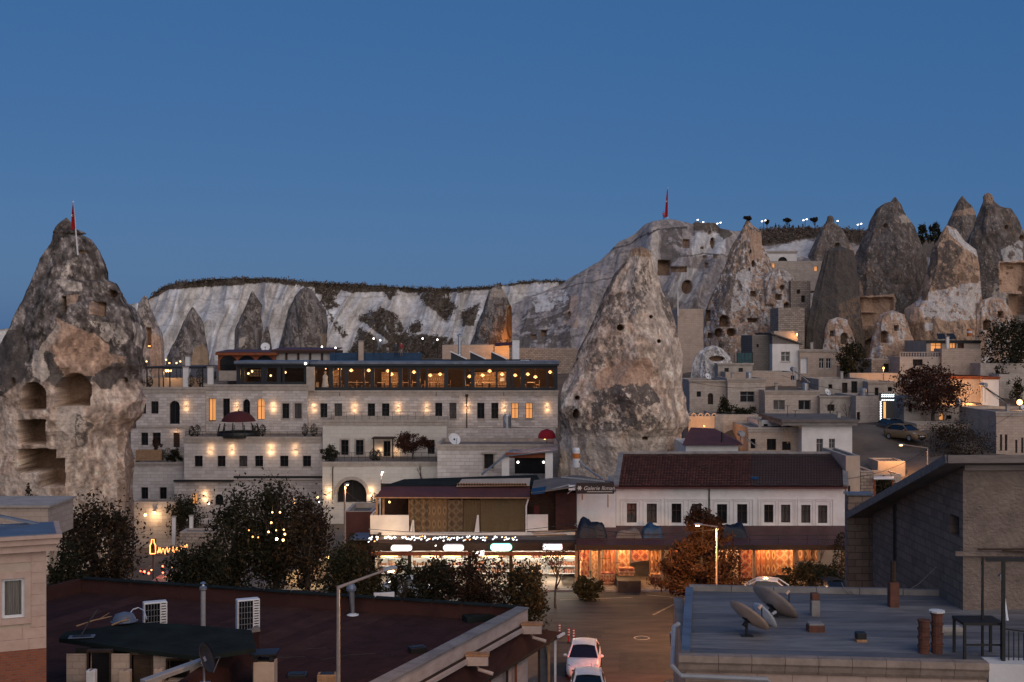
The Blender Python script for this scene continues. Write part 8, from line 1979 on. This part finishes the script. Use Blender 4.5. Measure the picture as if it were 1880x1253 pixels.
# the pine under the lamp
def pine(label, px, Y, py_top, w_px, base_z, seed):
    rg = np.random.default_rng(seed);base = Vector(((px - CX)/F*Y, Y, base_z));h = P(px, py_top, Y).z - base_z; R0 = w_px/2*Y/F;th = thing('pine_tree', label, 'pine tree', base)
    b=MB();b.tube([base - Vector((0,0,.3)), base+Vector((.1,0, h*.5)), base+Vector((.25,0, h))], [.17,.11,.03], 8);b.build('trunk',M['bark'],th);lb=MB(); C = []
    for k in range(95):
        t = rg.random() ** .75;z = base_z+h*(.08+.92*(1 - t));a = rg.uniform(0,2*math.pi); L = R0*(.18+.95*t ** .75)*rg.uniform(.55,1.1);s = Vector((base.x+.25*(1 - t), base.y, z));e = s+Vector((math.cos(a)*L, math.sin(a)*L*.8,.18*L));lb.tube([s, s.lerp(e, .6) - Vector((0,0,.05)), e], [.04,.03,.012], 5, False)
        m = int(110+170*L/R0);u = rg.uniform(.35,1.05, m)[:, None]; C.append(np.array(s)+(np.array(e) - np.array(s))*u+rg.normal(0,.17,(m, 3)))
    lb.build('limbs',M['bark'], th, kind='stuff');quads_mesh('needles', leaf_quads(np.concatenate(C),.26, rg, .34),M['leaf_pine'],th);return th
pine('bushy pine lit orange by the street lamp', 1285,77,938,175,0,21)
bare_tree('leafless shrub right of the orange pine against the carpets', 1500,82.4,955,70,0,23, depth=4, r0=.05)
conifer('narrow dark cypress at the right end of the carpet shops', 1545,82.6,975,34,0,'leaf_dark', 1600,24,.17, slim=True)
tree('dark hedge bush behind the carpet shop corner', 1490,82.4,1030,110,0,'leaf_dark', 3200,.16,25,.0,44, name='bush', cat='bush')
# right hillside
tree('rusty leaved tree half hiding the orange wall', 1712,119,668,130,8.9,'leaf_rust', 4600,.2,31,.18,60)
bare_tree('bare spreading tree right of the rusty tree', 1772,120,690,70,9.2,32, depth=4, leaves='leaf_rust', nl=120, leaf=.16)
tree('large black green tree at the right edge', 1860,138,585,120,11.8,'leaf_dark', 4200,.24,33,.08,60)
tree('dark rounded tree beside the cream house', 1562,139,626,60,12.4,'leaf_dark', 2200,.22,34,.08,36)
tree('twiggy brown bush below the low inn', 1748,109,768,130,5.6,'leaf_brown', 3600,.13,35,.0,50, name='bush', cat='bush')
bare_tree('leafless twig bush in front of the retaining wall', 1715,108,780,110,5.8,36, depth=5, r0=.06)
tree('dark shrubs by the orange lane wall', 1630,97,870,70,4.6,'leaf_dark', 1800,.15,37,.0,30, name='bush', cat='bush')
tree('low evergreen bush below the wide barred window', 1358,124,742,60,8.6,'leaf_dark', 1700,.17,38,.0,30, name='bush', cat='bush')
tree('small bush beside the cellar arch', 1328,125.5,730,34,8.6,'leaf_dark', 900,.16,39,.0,20, name='bush', cat='bush')
bare_tree('dry vine climbing the stained plaster house', 1528,121.5,720,50,7.6,40, depth=4, r0=.07, name='dry_vine')
bare_tree('second dry vine near the upper terrace house', 1555,121.0,724,40,7.6,41, depth=4, r0=.06, name='dry_vine')
tree('low shrub on the upper garden wall, left', 1835,134,672,30,12.4,'leaf_dark', 600,.17,42,.0,16, name='bush', cat='bush')
tree('low shrub on the upper garden wall, right', 1866,130,690,30,10.8,'leaf_dark', 600,.17,43,.0,16, name='bush', cat='bush')
# hotel terraces
tree('red brown vine over the hotel porch', 757,123.5,792,72, P(0,848,123.5).z, 'leaf_rust', 2600,.16,51,.25,40)
bare_tree('bare vine hanging below the pale terrace', 778,120,845,24, P(0,925,120).z, 52, depth=4, r0=.05, name='dry_vine')
for i, (px, pt, pb, w, Y, lb) in enumerate(((362,779,803,12,129,'left clipped cypress by the domed gazebo'),(352,782,803,11,129.3,'far left clipped cypress by the domed gazebo'),(468,780,803,12,129,'clipped cypress just right of the domed gazebo'),(482,779,803,12,128.6,'second clipped cypress right of the domed gazebo'),(560,777,803,12,128.8,'clipped cypress at the terrace corner right end'),(576,778,803,14,129,'dark cypress beside the pale cut stone block'),(685,824,848,14,122.5,'left clipped shrub before the hotel porch'),(694,825,848,13,122.7,'right clipped shrub before the hotel porch'),(367,675,711,14,134.6,'tall clipped cypress beside the wide stone pillar'),(275,690,712,12,134.6,'small clipped cypress at the left pergola corner'),(350,688,712,14,134.5,'dark clipped shrub under the pergola'),(392,680,700,10,135,'thin cypress beside the red timber pavilion'),(308,822,846,16,130,'clipped shrub right of the long wooden planter'),(688,905,930,16,117,'clipped conifer right of the round arch gateway'))):
    conifer(lb, px, Y, pt, w, P(0, pb, Y).z, 'leaf_dark', 420,60+i, .14,'clipped cypresses on the hotel terraces', slim=True)
tree('leafy bush at the left end of the pale terrace', 606,121.5,818,34, P(0,849,121.5).z, 'leaf_dark', 1300,.15,75,.0,22, name='bush', cat='bush')
tree('red flowering shrub on the lower left hotel terrace', 288,129.9,803,20, P(0,828,129.9).z, 'leaf_rust', 600,.13,76,.0,14, name='bush', cat='bush')
tree('dark shrub on the low terrace left of the six window wing', 320,129.4,826,36, P(0,851,129.4).z, 'leaf_dark', 1200,.14,77,.0,20, name='bush', cat='bush')
tree('green garden tree left of the ground floor hotel wall', 335,112,905,70,-2.5,'leaf_dark', 2400,.17,78,.2,36)
conifer('dark little spruce on the wall before the left cone', 52,90,885,44, P(0,940,90).z - 1,'leaf_dark', 1500,79,.16)
conifer('dark spruce tip at the very left edge', 5,90,912,34, P(0,945,90).z - 1,'leaf_dark', 900,80,.16)
tree('tall thin brown shrub against the left cone foot', 215,92,925,70,-2,'leaf_brown', 1800,.16,81,.1,30)
# ridge line trees
def umbrella(label, px, py_top, py_base, w, Y, mat, seed):
    p = P(px, py_base, Y);tree(label, px, Y, py_top, w, p.z - .3, mat, 500,.26, seed, .62,18, sq=.8, group='small trees on the ridge')
for i, a in enumerate(((1373,396,414,14,'tuft of bush on the tip of the pale leaning cone', 168),(1445,400,421,15,'round crowned umbrella tree on the ridge, left', 222),(1496,399,420,16,'round crowned umbrella tree on the ridge, right', 222),(1408,404,421,8,'thin pale sapling beside the ridge lamp', 222))):
    umbrella(a[4], a[0], a[1], a[2], a[3], a[5], 'leaf_olive' if i == 3 else 'leaf_brown', 85+i)
for i, px in enumerate((1424,1430,1441,1449,1456,1466,1474)):
    conifer('tiny dark conifer on the ridge line, %s from the left' % ['first', 'second', 'third', 'fourth', 'fifth', 'sixth', 'last'][i], px, 221,411+(i % 3),6, P(0,421,221).z - .2,'leaf_dark', 90,90+i, .3,'tiny conifers on the ridge')
tree('olive bush between the two tallest dark cones, left', 1693,200,410,22, P(0,440,200).z - 1,'leaf_olive', 900,.3,97,.0,16, name='bush', cat='bush');tree('olive bush between the two tallest dark cones, right', 1716,200,408,26, P(0,445,200).z - 1,'leaf_olive', 1000,.3,98,.0,16, name='bush', cat='bush')

# ------------------------------------------------------------------ ridge lamps, flags, people
for i, (px, py) in enumerate(((1281,404),(1288,409),(1320,410),(1402,406),(1478,404),(1538,406),(1578,412),(1691,422))):
    q = P(px, py, 205);th = thing('flood_lamp', 'white flood lamp on the ridge, %s from the left' % ['first', 'second', 'third', 'fourth', 'fifth', 'sixth', 'seventh', 'last'][i], 'flood lamp', q - Vector((0,0,2)),0,'white flood lamps on the ridge')
    for s in (-1,1) if i not in (0,5) else (0,): b=MB();b.obox(q+Vector((s*.28,0, s*.08)),(.26,.1,.15), Matrix.Rotation(-.25,3,'Y'));b.build('lamp_head',M['whitebulb'],th)
    b=MB();b.tube([q, q - Vector((0,0,2.2))], .05,5);b.build('pole',M['black'],th)
def flag(label, base, top, mat, drop_px, wpx, Y):
    """pole with a limp flag hanging along it"""
    b0, t0 = P(*base, Y), P(*top, Y);th = thing('flag', label, 'flag', b0);b=MB();b.tube([b0 - Vector((0,0,.3)), t0], [.07,.04], 6);b.build('pole',M['white'],th);b=MB();b.ball(t0,.08,6);b.build('finial',M['white'],th)
    V = [];d = (b0 - t0).normalized(); L = drop_px*Y/F; W = wpx*Y/F
    for j in range(13):
        v = j/12;wv = W*(.18+.82*v ** .8)
        for i in range(9): u = i/8; V.append(tuple(t0+d*(.1+L*v)+Vector((-wv*u*.75+.02,-.12*math.sin(u*6.3+v) - .03,-.35*u*W+.06*math.sin(u*9)))))
    o = grid_obj('cloth', np.array(V),13,9,M[mat],th)
    c = t0+d*(.1+L*.45)+Vector((-W*.22,-.2,-.1));b=MB()
    for k in range(10):
        a0, a1 = math.radians(40+k*28), math.radians(68+k*28);r1, r2 = .17*W, .11*W;o2 = .045*W
        b.quad(c+Vector((r1*math.cos(a0),0, r1*math.sin(a0))), c+Vector((r1*math.cos(a1),0, r1*math.sin(a1))), c+Vector((r2*math.cos(a1)+o2,0, r2*math.sin(a1))), c+Vector((r2*math.cos(a0)+o2,0, r2*math.sin(a0))))
    b.build('emblem',M['white'],th)
flag('red flag hanging limp on the tip of the big left cone', (143,462),(134.5,371), 'redflag', 47,11,101)
flag('tall red flag hanging limp on the castle hill summit', (1226,406),(1226,345), 'redflag', 52,9,222)
def person(label, foot, h, top, legs, yaw=0.0):
    """standing figure: one continuous skinned body with clothes coloured by height, hair as a child"""
    s = h/1.72;th = thing('person', label, 'person', foot, yaw, None)
    J = {'pel': (0,0,.95), 'spine': (0,0,1.15), 'chest': (0,0,1.36), 'neck': (0,-.01,1.5), 'head': (0,-.02,1.62), 'crown': (0,-.02,1.71),
         'sl': (.19,0,1.42), 'el': (.25,.02,1.14), 'wl': (.24,-.1,.92), 'sr': (-.19,0,1.42), 'er': (-.26,.02,1.14), 'wr': (-.22,-.12,.95),
         'hl': (.1,0,.9), 'kl': (.11,-.02,.5), 'al': (.11,.02,.08), 'tl': (.12,-.14,.04), 'hr': (-.1,0,.9), 'kr': (-.11,-.02,.5), 'ar': (-.11,.02,.08), 'tr': (-.12,-.14,.04)}
    Rr = {'pel': .14,'spine': .125,'chest': .15,'neck': .055,'head': .1,'crown': .07,'sl': .07,'el': .05,'wl': .035,'sr': .07,'er': .05,'wr': .035,'hl': .09,'kl': .06,'al': .045,'tl': .04,'hr': .09,'kr': .06,'ar': .045,'tr': .04}
    E = [('pel', 'spine'),('spine', 'chest'),('chest', 'neck'),('neck', 'head'),('head', 'crown'),('chest', 'sl'),('sl', 'el'),('el', 'wl'),('chest', 'sr'),('sr', 'er'),('er', 'wr'),('pel', 'hl'),('hl', 'kl'),('kl', 'al'),('al', 'tl'),('pel', 'hr'),('hr', 'kr'),('kr', 'ar'),('ar', 'tr')]
    ks = list(J);me = bpy.data.meshes.new('body');me.from_pydata([tuple(c*s for c in J[k]) for k in ks], [(ks.index(a), ks.index(b)) for a, b in E], []);o = bpy.data.objects.new('body', me);reg(o,th)
    md = o.modifiers.new('skin', 'SKIN'); 
    for i, k in enumerate(ks): me.skin_vertices[0].data[i].radius = (Rr[k]*s, Rr[k]*s)
    me.skin_vertices[0].data[0].use_root = True
    o.modifiers.new('sub', 'SUBSURF').levels = 2;o.modifiers['sub'].render_levels = 2
    m, n, l, bs = new_mat('clothes_' + label[:12]);tc = n.new('ShaderNodeTexCoord');sp = n.new('ShaderNodeSeparateXYZ');l.new(tc.outputs['Object'], sp.inputs[0]);mr = n.new('ShaderNodeMath');mr.operation = 'DIVIDE';mr.inputs[1].default_value = 1.8*s;l.new(sp.outputs[2], mr.inputs[0])
    r = ramp(n, [(0,(.02,.02,.02)),(.06, legs),(.53, top),(.83,(.45,.28,.2))]);r.color_ramp.interpolation = 'CONSTANT';l.new(mr.outputs[0], r.inputs[0]);l.new(r.outputs[0], bs.inputs['Base Color']);me.materials.append(m)
    hb=MB();c = Vector(foot)+Vector((0,.02*s, 1.66*s));hb.ball(c, .115*s, 8,(1,1,1));hb.build('hair',M['darkwood'], th, smooth=True)
    return th
q = P(727,655,142.6);person('person in dark clothes standing on the hotel roof terrace', q, 1.72,(.02,.025,.03),(.02,.02,.025),.3)
q = P(737,655,142.3);person('person in a red jacket beside the dark clothed one on the roof', q, 1.68,(.22,.02,.02),(.14,.11,.09),-.2)
q = P(1218.5,404,221);person('person in a red top beside the castle hill flag', q, 1.5,(.35,.05,.06),(.03,.03,.05),.2)

# ------------------------------------------------------------------ cars
def car(label, loc, yaw, paint, group='white cars parked along the street', scale=1.0, lit=None):
    """small hatchback, front towards local -y"""
    th = thing('car', label, 'car', loc, yaw, group); T = Matrix.Translation(loc) @ Matrix.Rotation(yaw, 4,'Z') @ Matrix.Diagonal((scale, scale, scale, 1))
    # body shell lofted along y: (y, half width low, half width belt, z bottom, z belt)
    S = [(-2.02,.60,.62,.30,.58),(-1.96,.74,.74,.22,.68),(-1.75,.82,.80,.20,.78),(-1.3,.85,.83,.20,.88),(-.85,.86,.84,.20,.96),(0,.87,.84,.20,.99),(.9,.87,.83,.20,1.0),(1.6,.85,.80,.22,1.0),(1.9,.80,.76,.28,.96),(1.98,.68,.66,.36,.82)]
    vs = [];k = 10
    for y, wl_, wb, z0, z1 in S:
        zm = (z0+z1)/2
        ring = [(-wl_*.9, z0),(-wl_*1.0, z0+.12),(-wl_*1.02, zm),(-wb, z1 - .06),(-wb*.86, z1),(wb*.86, z1),(wb, z1 - .06),(wl_*1.02, zm),(wl_, z0+.12),(wl_*.9, z0)]
        vs += [(x, y, z) for x, z in ring]
    fs = [(i*k+j, (i+1)*k+j, (i+1)*k+(j+1) % k, i*k+(j+1) % k) for i in range(len(S) - 1) for j in range(k)]+[tuple(range(k)), tuple(range(len(S)*k - 1,(len(S) - 1)*k - 1,-1))]
    b=MB(T);b.add(vs, fs);body = b.build('body',M[paint], th, smooth=True)
    # cabin: glass all round, painted roof and pillars
    C0 = [(-.98,.80,.97),(-.28,.62,1.42),(1.05,.60,1.44),(1.78,.70,1.0)]       # y, half width, z along the cabin line
    b=MB(T);b.add([(-.76,-.95,.95),(.76,-.95,.95),(.60,-.30,1.405),(-.60,-.30,1.405)], [(0,1,2,3)]);b.build('windscreen',M['pane'],th)
    for s in (-1,1):
        b=MB(T);b.add([(s*.79,-.82,.97),(s*.80,1.35,1.0),(s*.61,.98,1.40),(s*.61,-.24,1.39)], [(0,1,2,3)]);b.build('side_window',M['pane'],th)
        b=MB(T);b.tube([(s*.79,-.97,.95),(s*.61,-.28,1.41),(s*.60,.4,1.45),(s*.61,1.05,1.42),(s*.72,1.75,1.0)], .045,6);b.build('pillar',M[paint],th)
    b=MB(T);b.add([(-.66,1.72,.98),(.66,1.72,.98),(.58,1.10,1.40),(-.58,1.10,1.40)], [(3,2,1,0)]);b.build('rear_window',M['pane'],th)
    b=MB(T);vs = []
    for j in range(7):
        v = j/6
        for i in range(9): u = -1+i/4;vs.append((u*.62*(1 - .03*abs(v - .4)),-.32+v*1.45,1.42+.065*(1 - u*u)+.03*math.sin(v*math.pi)))
    b.add(vs, [(j*9+i, j*9+i+1, j*9+i+10, j*9+i+9) for j in range(6) for i in range(8)]);b.build('roof',M[paint], th, smooth=True)
    b=MB(T);b.add([(-.55,-2.035,.60),(.55,-2.035,.60),(.5,-2.03,.52),(-.5,-2.03,.52)], [(0,1,2,3)]);b.build('grille',M['black'],th)
    b=MB(T);b.box(-.5,.5,-2.04,-1.9,.26,.40);b.build('lower_intake',M['black'],th)
    b=MB(T);b.box(-.26,.26,-2.055,-2.041,.42,.52);b.build('number_plate',M['white'],th)
    for s in (-1,1):
        b=MB(T);b.add([(s*.52,-1.985,.60),(s*.76,-1.87,.64),(s*.80,-1.68,.82),(s*.66,-1.80,.80)], [(0,1,2,3)]);b.build('headlight',M[lit] if lit else M['headglass'],th)
        b=MB(T);b.ball((s*.95,-.72,1.0),.11,8,(1,.6,.7));b.beam((s*.82,-.72,.97),(s*.92,-.72,.99),.04,.05);b.build('mirror',M[paint],th)
        b=MB(T);b.box(s*.62 - .12, s*.62+.12,1.93,1.985,.70,.88);b.build('tail_light',M['redflag'],th)
        for y in (-1.28,1.22):
            b=MB(T);b.lathe((s*.80, y, .31), [(.2,-.11),(.29,-.11),(.31,-.06),(.31,.06),(.29,.11),(.2,.11)], 18, Matrix.Rotation(math.pi/2,3,'Y'));w_ = b.build('wheel',M['tyre'],th)
            b=MB(T);b.lathe((s*.80, y, .31), [(.02, s*.085),(.2, s*.10),(.21, s*.08)], 14, Matrix.Rotation(math.pi/2,3,'Y'));b.build('rim',M['steel'], w_)
    b=MB(T);b.tube([(.15,.95,1.5),(.15,1.15,1.62)], .012,4);b.build('aerial',M['black'],th)
    return th
M['tyre'] = plain('tyre', (.02,.02,.02),.8); M['carwhite'] = plain('white_car_paint', (.74,.74,.73),.25, spec=.5); M['cardark'] = plain('dark_car_paint', (.02,.025,.03),.3, spec=.5); M['carblue'] = plain('pale_blue_car_paint', (.35,.42,.5),.3, spec=.5); M['headglass'] = plain('headlamp_glass', (.35,.36,.38),.1, spec=.6); M['carsand'] = plain('sand_car_paint', (.22,.14,.07),.5)
q = P(1080,0,57.5);car('nearest white hatchback at the bottom edge of the street',Vector((q.x, 57.5,.004)),-.06,'carwhite')
q = P(1072,0,63.2);car('white hatchback parked behind the nearest one',Vector((q.x, 63.2,.004)),-.10,'carwhite')
q = P(1418,0,80.5);car('white car behind the large brown satellite dish',Vector((q.x, 80.2,.004)),1.3,'carwhite')
q = P(1530,0,80);car('dark car beside the narrow cypress',Vector((q.x, 80,.004)),.25,'cardark', None)
q = P(752,0,81);car('pale blue car glimpsed behind the trees',Vector((q.x, 81,.004)),1.5,'carblue', None)
q = P(1662,815,113);car('sand coloured car on the village lane',Vector((q.x, 113, float(ground_z(q.x, 113))+.05)),.5,'carsand', None)
q = P(1640,795,117);car('car with glowing headlights beside the neon frame',Vector((q.x, 117, P(0,797,117).z)),.2,'cardark', None, 1.0,'whitebulb')
M['patch'] = pm('darker_asphalt', (.022,.02,.02),(.04,.035,.033), scale=1.5, rough=.8, bump=.3, bscale=12)
for pts in ([(5.6,63),(8.6,62.4),(8.9,66.5),(6.0,67)], [(3.0,70.5),(5.2,70.2),(5.6,72),(3.1,72.4)], [(7.0,55),(9.4,54.8),(9.2,58.6),(7.2,58.4)]): sheet('road_patch', pts, RZ+.005,M['patch'])
q = Vector((7.6,70.2,.0));th = thing('manhole', 'round iron manhole cover in the street', 'manhole', q);b=MB();b.lathe(q, [(.02,.014),(.36,.014),(.38,.004)], 18);b.build('lid',M['black'],th);b=MB();b.lathe(q, [(.385,.004),(.40,.018),(.46,.018),(.48,.003)], 18);b.build('ring',M['concrete'],th)
p = Vector((7.9,55.3,.004));th = car('assumed dark car with lit red brake lights, unseen just below the view', p, .1,'cardark', None)  # unseen car, assumed as the source of the road's red glow
for sx in (-.62,.62): b=MB();b.box(p.x+sx - .1, p.x+sx+.1,57.3,57.34,.74,.86);b.build('assumed_brake_lamp',M['redbulb'],th);point_light('assumed_brake_glow', (p.x+sx, 57.6,.95),900,(1,.14,.05), th, .12,125,(math.radians(72),0,0),.5)  # lamps added to redden the road, much stronger than real brake lights
# bollards, litter bin
for i, (px, py) in enumerate(((1027,1166),(1044,1174),(1053,1176))):
    Y = F*H/(py+6 - CY);q = Vector(((px - CX)/F*Y, Y, 0));th = thing('bollard', 'red and white striped post, %s of three by the white cars' % ['left', 'middle', 'right'][i], 'bollard', q, 0,'striped posts by the cars')
    b=MB();b.tube([q, q+Vector((0,0,.85))], .05,8);b.build('post',M['redflag'],th)
    for k in range(3): b=MB();b.tube([q+Vector((0,0,.42+k*.15)), q+Vector((0,0,.49+k*.15))], .053,8);b.build('white_band',M['white'],th)
    b=MB();b.lathe(q, [(.12,0),(.12,.03),(.05,.05)], 8);b.build('foot',M['black'],th)
q = P(1243,1180,60);q.z = 0;th = thing('waste_bin', 'black waste bin with a pale blue lid beside the drain pipe', 'waste bin', q)
zb = P(0,1196,60).z;b=MB();b.lathe((q.x, q.y, zb), [(.02,0),(.24,.02),(.34,.3),(.36,.85)], 14);b.build('drum',M['black'],th);b=MB();b.lathe((q.x, q.y, zb), [(.40,.85),(.41,.9),(.25,.98),(.02,1.0)], 14);b.build('lid',M['bluetin'],th);b=MB();b.tube([q+Vector((.1,.1,0)),Vector((q.x+.1, q.y+.1, zb+.1))], .05,6);b.build('post',M['orangep'],th)

# ------------------------------------------------------------------ garden bar with neon in the trees
th = thing('neon_bottle', 'orange neon outline of a bottle in the garden', 'neon sign', P(281,1016,88)); Yn = 88.0
out = [(-5,1017),(-5,1002),(-2.6,997),(-2.2,991),(2.2,991),(2.6,997),(5,1002),(5,1017),(-5,1017)]
b=MB();b.tube([P(280.5+a, y, Yn) for a, y in out], .045,6);b.build('tube',M['orangebulb'],th);b=MB();b.box(P(275,0, Yn).x, P(286,0, Yn).x, Yn+.08, Yn+.12, P(0,1018, Yn).z, P(0,990, Yn).z);b.build('back_board',M['darkwood'],th);b=MB();b.tube([P(281,1018, Yn+.1), P(281,1075, Yn+.1)], .05,6);b.build('stand',M['black'],th)
th = thing('neon_script', 'orange neon handwriting right of the bottle outline', 'neon sign', P(290,1018, Yn));rr = random.Random(3);x = 289;seg_ = []
while x < 344:
    w = rr.uniform(3.5,6.5);yb = 1012+(x - 289) * -.05+(x > 320) * -(x - 320)*.3;b=MB();b.tube([P(x+w*t, yb+4.5*math.sin(t*7+x)*(1 if rr.random() > .3 else 1.5), Yn) for t in [k/6 for k in range(7)]], .028,5);b.build('letter_stroke',M['orangebulb'],th);x += w+rr.choice((.5,1,3))
b=MB();b.tube([P(288,1020, Yn+.1), P(340,1016, Yn+.1)], .03,5);b.build('support_rail',M['black'],th)
for i, (px, py, mm, rad, lb) in enumerate(((265,1050,'redbulb', .16,'red glowing lamp in the left garden'),(258,1049,'redbulb', .1,'small red glow beside the red garden lamp'),(273,1053,'redbulb', .16,'second red glowing lamp in the left garden'),(278,1047,'warm', .1,'small warm lamp by the red garden lamps'),(316,1043,'warm', .12,'warm pair of bulbs under the neon handwriting'),(299,1040,'redbulb', .14,'upper red lantern of the left garden string'),(299,1052,'redbulb', .12,'lower red lantern of the left garden string'),(436,1031,'redbulb', .13,'top red lantern in the dark green tree'),(436,1038,'orangebulb', .11,'middle orange lantern in the dark green tree'),(436,1047,'redbulb', .14,'bottom red lantern in the dark green tree'),(500,941,'warm', .12,'upper left bulb in the dark trees'),(514,941,'warm', .12,'upper right bulb in the dark trees'),(498,960,'warm', .15,'bulb in the middle of the dark trees'),(493,977,'warm', .15,'left bulb of the low cluster in the dark trees'),(507,974,'warm', .1,'small bulb of the low cluster in the dark trees'),(521,973,'warm', .12,'upper right bulb of the low cluster in the dark trees'),(523,981,'warm', .16,'right bulb of the low cluster in the dark trees'),(508,990,'whitebulb', .18,'brightest white bulb of the low cluster in the dark trees'),(520,992,'warm', .18,'lowest bulb of the low cluster in the dark trees'),(464,986,'orangebulb', .13,'orange lantern left of the low bulb cluster'),(474,987,'orangebulb', .1,'smaller orange lantern left of the low bulb cluster'),(457,974,'orangebulb', .1,'dim orange lantern above the left lanterns'),(540,917,'warm', .12,'top bulb at the right of the dark trees'),(541,924,'warm', .1,'second bulb at the right of the dark trees'),(583,913,'warm', .16,'bright lamp between the dark tree and the round arch'),(586,922,'whitebulb', .1,'white bulb below the lamp by the round arch'),(267,946,'warm', .2,'string of warm lights on the garden slope'),(383,925,'whitebulb', .12,'white lamp below the ground floor hotel door'))):
    Yq = 88 if (px < 330 or 430 < px < 440) else (76 if i in range(10,19) else (119 if px > 575 or py < 930 else 75.5))
    if i in range(10,22): Yq = 74.4
    if px == 267: Yq = 110
    q = P(px, py, Yq);th = thing('lantern', lb, 'lantern', q, 0,'lanterns and bulbs in the garden');b=MB();b.ball(q, rad*.55*Yq/88,6);b.build('bulb',M[mm],th);b=MB();b.tube([q+Vector((0,0, rad)), q+Vector((0,0, rad+.3))], .012,4);b.build('cord',M['black'],th)
    if i in (0,4,5,11,17,18,24,26): point_light('lantern_light', q - Vector((0,.25,0)),20 if i != 26 else 50, {'redbulb': (1,.12,.06), 'warm': WARM, 'whitebulb': (1,.9,.75)}[mm], th, .1)
# garden wall, terrace and slope lit by the lamps (left foot of the hotel)
vh('pale garden wall with a lit patch left below the hotel', 246,330,922,985,113,2,'hotel2', (), name='garden_wall', cat='wall', roof='paving', parapet=.1)
th = thing('wall_lamp', 'bright lamp on the pale garden wall', 'wall lamp', P(283,940,112.8));q = P(283,941,112.75);b=MB();b.box(q.x - .1, q.x+.1, q.y - .1, q.y+.2, q.z - .12, q.z+.12);b.build('housing',M['warm'],th);b=MB();b.box(q.x - .14, q.x+.14, q.y - .14, q.y+.22, q.z+.122, q.z+.16);b.build('hood',M['black'],th);point_light('lamp_light', q+Vector((0,-.4,-.3)),55, WARM, th, .15)
for i, (px, pt, pb) in enumerate(((319,950,978),(351,948,978))):
    q = P(px, pb, 100);th = thing('gate_pillar', ['left', 'right'][i] + ' white pillar in the dark hotel garden', 'pillar', q);b=MB();b.bbox(q.x - .14, q.x+.14,99.9,100.2, q.z - 1, P(0, pt, 100).z, .02);b.build('shaft',M['plaster'],th);b=MB();b.box(q.x - .18, q.x+.18,99.86,100.24, P(0, pt, 100).z+.003, P(0, pt, 100).z+.08);b.build('cap',M['cornice'],th)
vh('brown garden terrace wall between the neon and the hotel', 330,470,978,1020,98,2,'rubble', (), name='garden_wall', cat='wall', roof='paving', parapet=.1)
# lane scene right of the orange strip: lit retaining walls and steps
vh('orange lit stepped wall of the village lane, upper', 1612,1662,848,880,101,3,'plaster_t', (), name='lane_wall', cat='wall', roof='paving', parapet=.05)
vh('orange lit stepped wall of the village lane, lower', 1600,1655,872,930,97.5,3,'tanblock', (), name='lane_wall', cat='wall', roof='paving', parapet=.05)
th = thing('bus_shelter', 'white roofed shelter at the foot of the village lane', 'shelter', P(1605,900,92.5));sheet3('roof', [P(1604,878,92), P(1641,878,92), P(1641,875,94), P(1604,875,94)], 'white', th, .1)
for px in (1606,1639): b=MB();q = P(px, 879,92.2);b.box(q.x - .05, q.x+.05,92.15,92.25, q.z - 2.2, q.z - .1);b.build('post',M['redwood'],th)

# overhead cables
for i, (A_, B_, ya, yb, lb) in enumerate((((678,972),(1058,962),83,83,'long overhead cable in front of the cloth cafe'),((1056,965),(1318,972),83,71,'overhead cable from the gallery wall to the lit street lamp'),((1552,880),(1704,826),91,100,'overhead cable from the orange strip to the lane lamp'),((633,900),(690,918),84,88,'short cable from the mushroom lamp to the cafe awning'),((1436,690),(1620,722),126,120,'village cable sagging towards the neon frame'),((1270,702),(1436,708),128,124,'village cable over the arched door house'),((1704,826),(1860,760),100,108,'overhead cable from the lane lamp to the pink house'))):
    a, c = P(*A_, ya), P(*B_, yb);th = thing('overhead_cable', lb, 'cable', a, 0,'overhead cables');b=MB();b.tube([a.lerp(c, k/10) - Vector((0,0,.45*math.sin(math.pi*k/10))) for k in range(11)], .018,4);b.build('wire',M['black'],th)
    for q in (a, c): b=MB();b.ball(q, .05,5);b.build('insulator',M['greyp'],th)
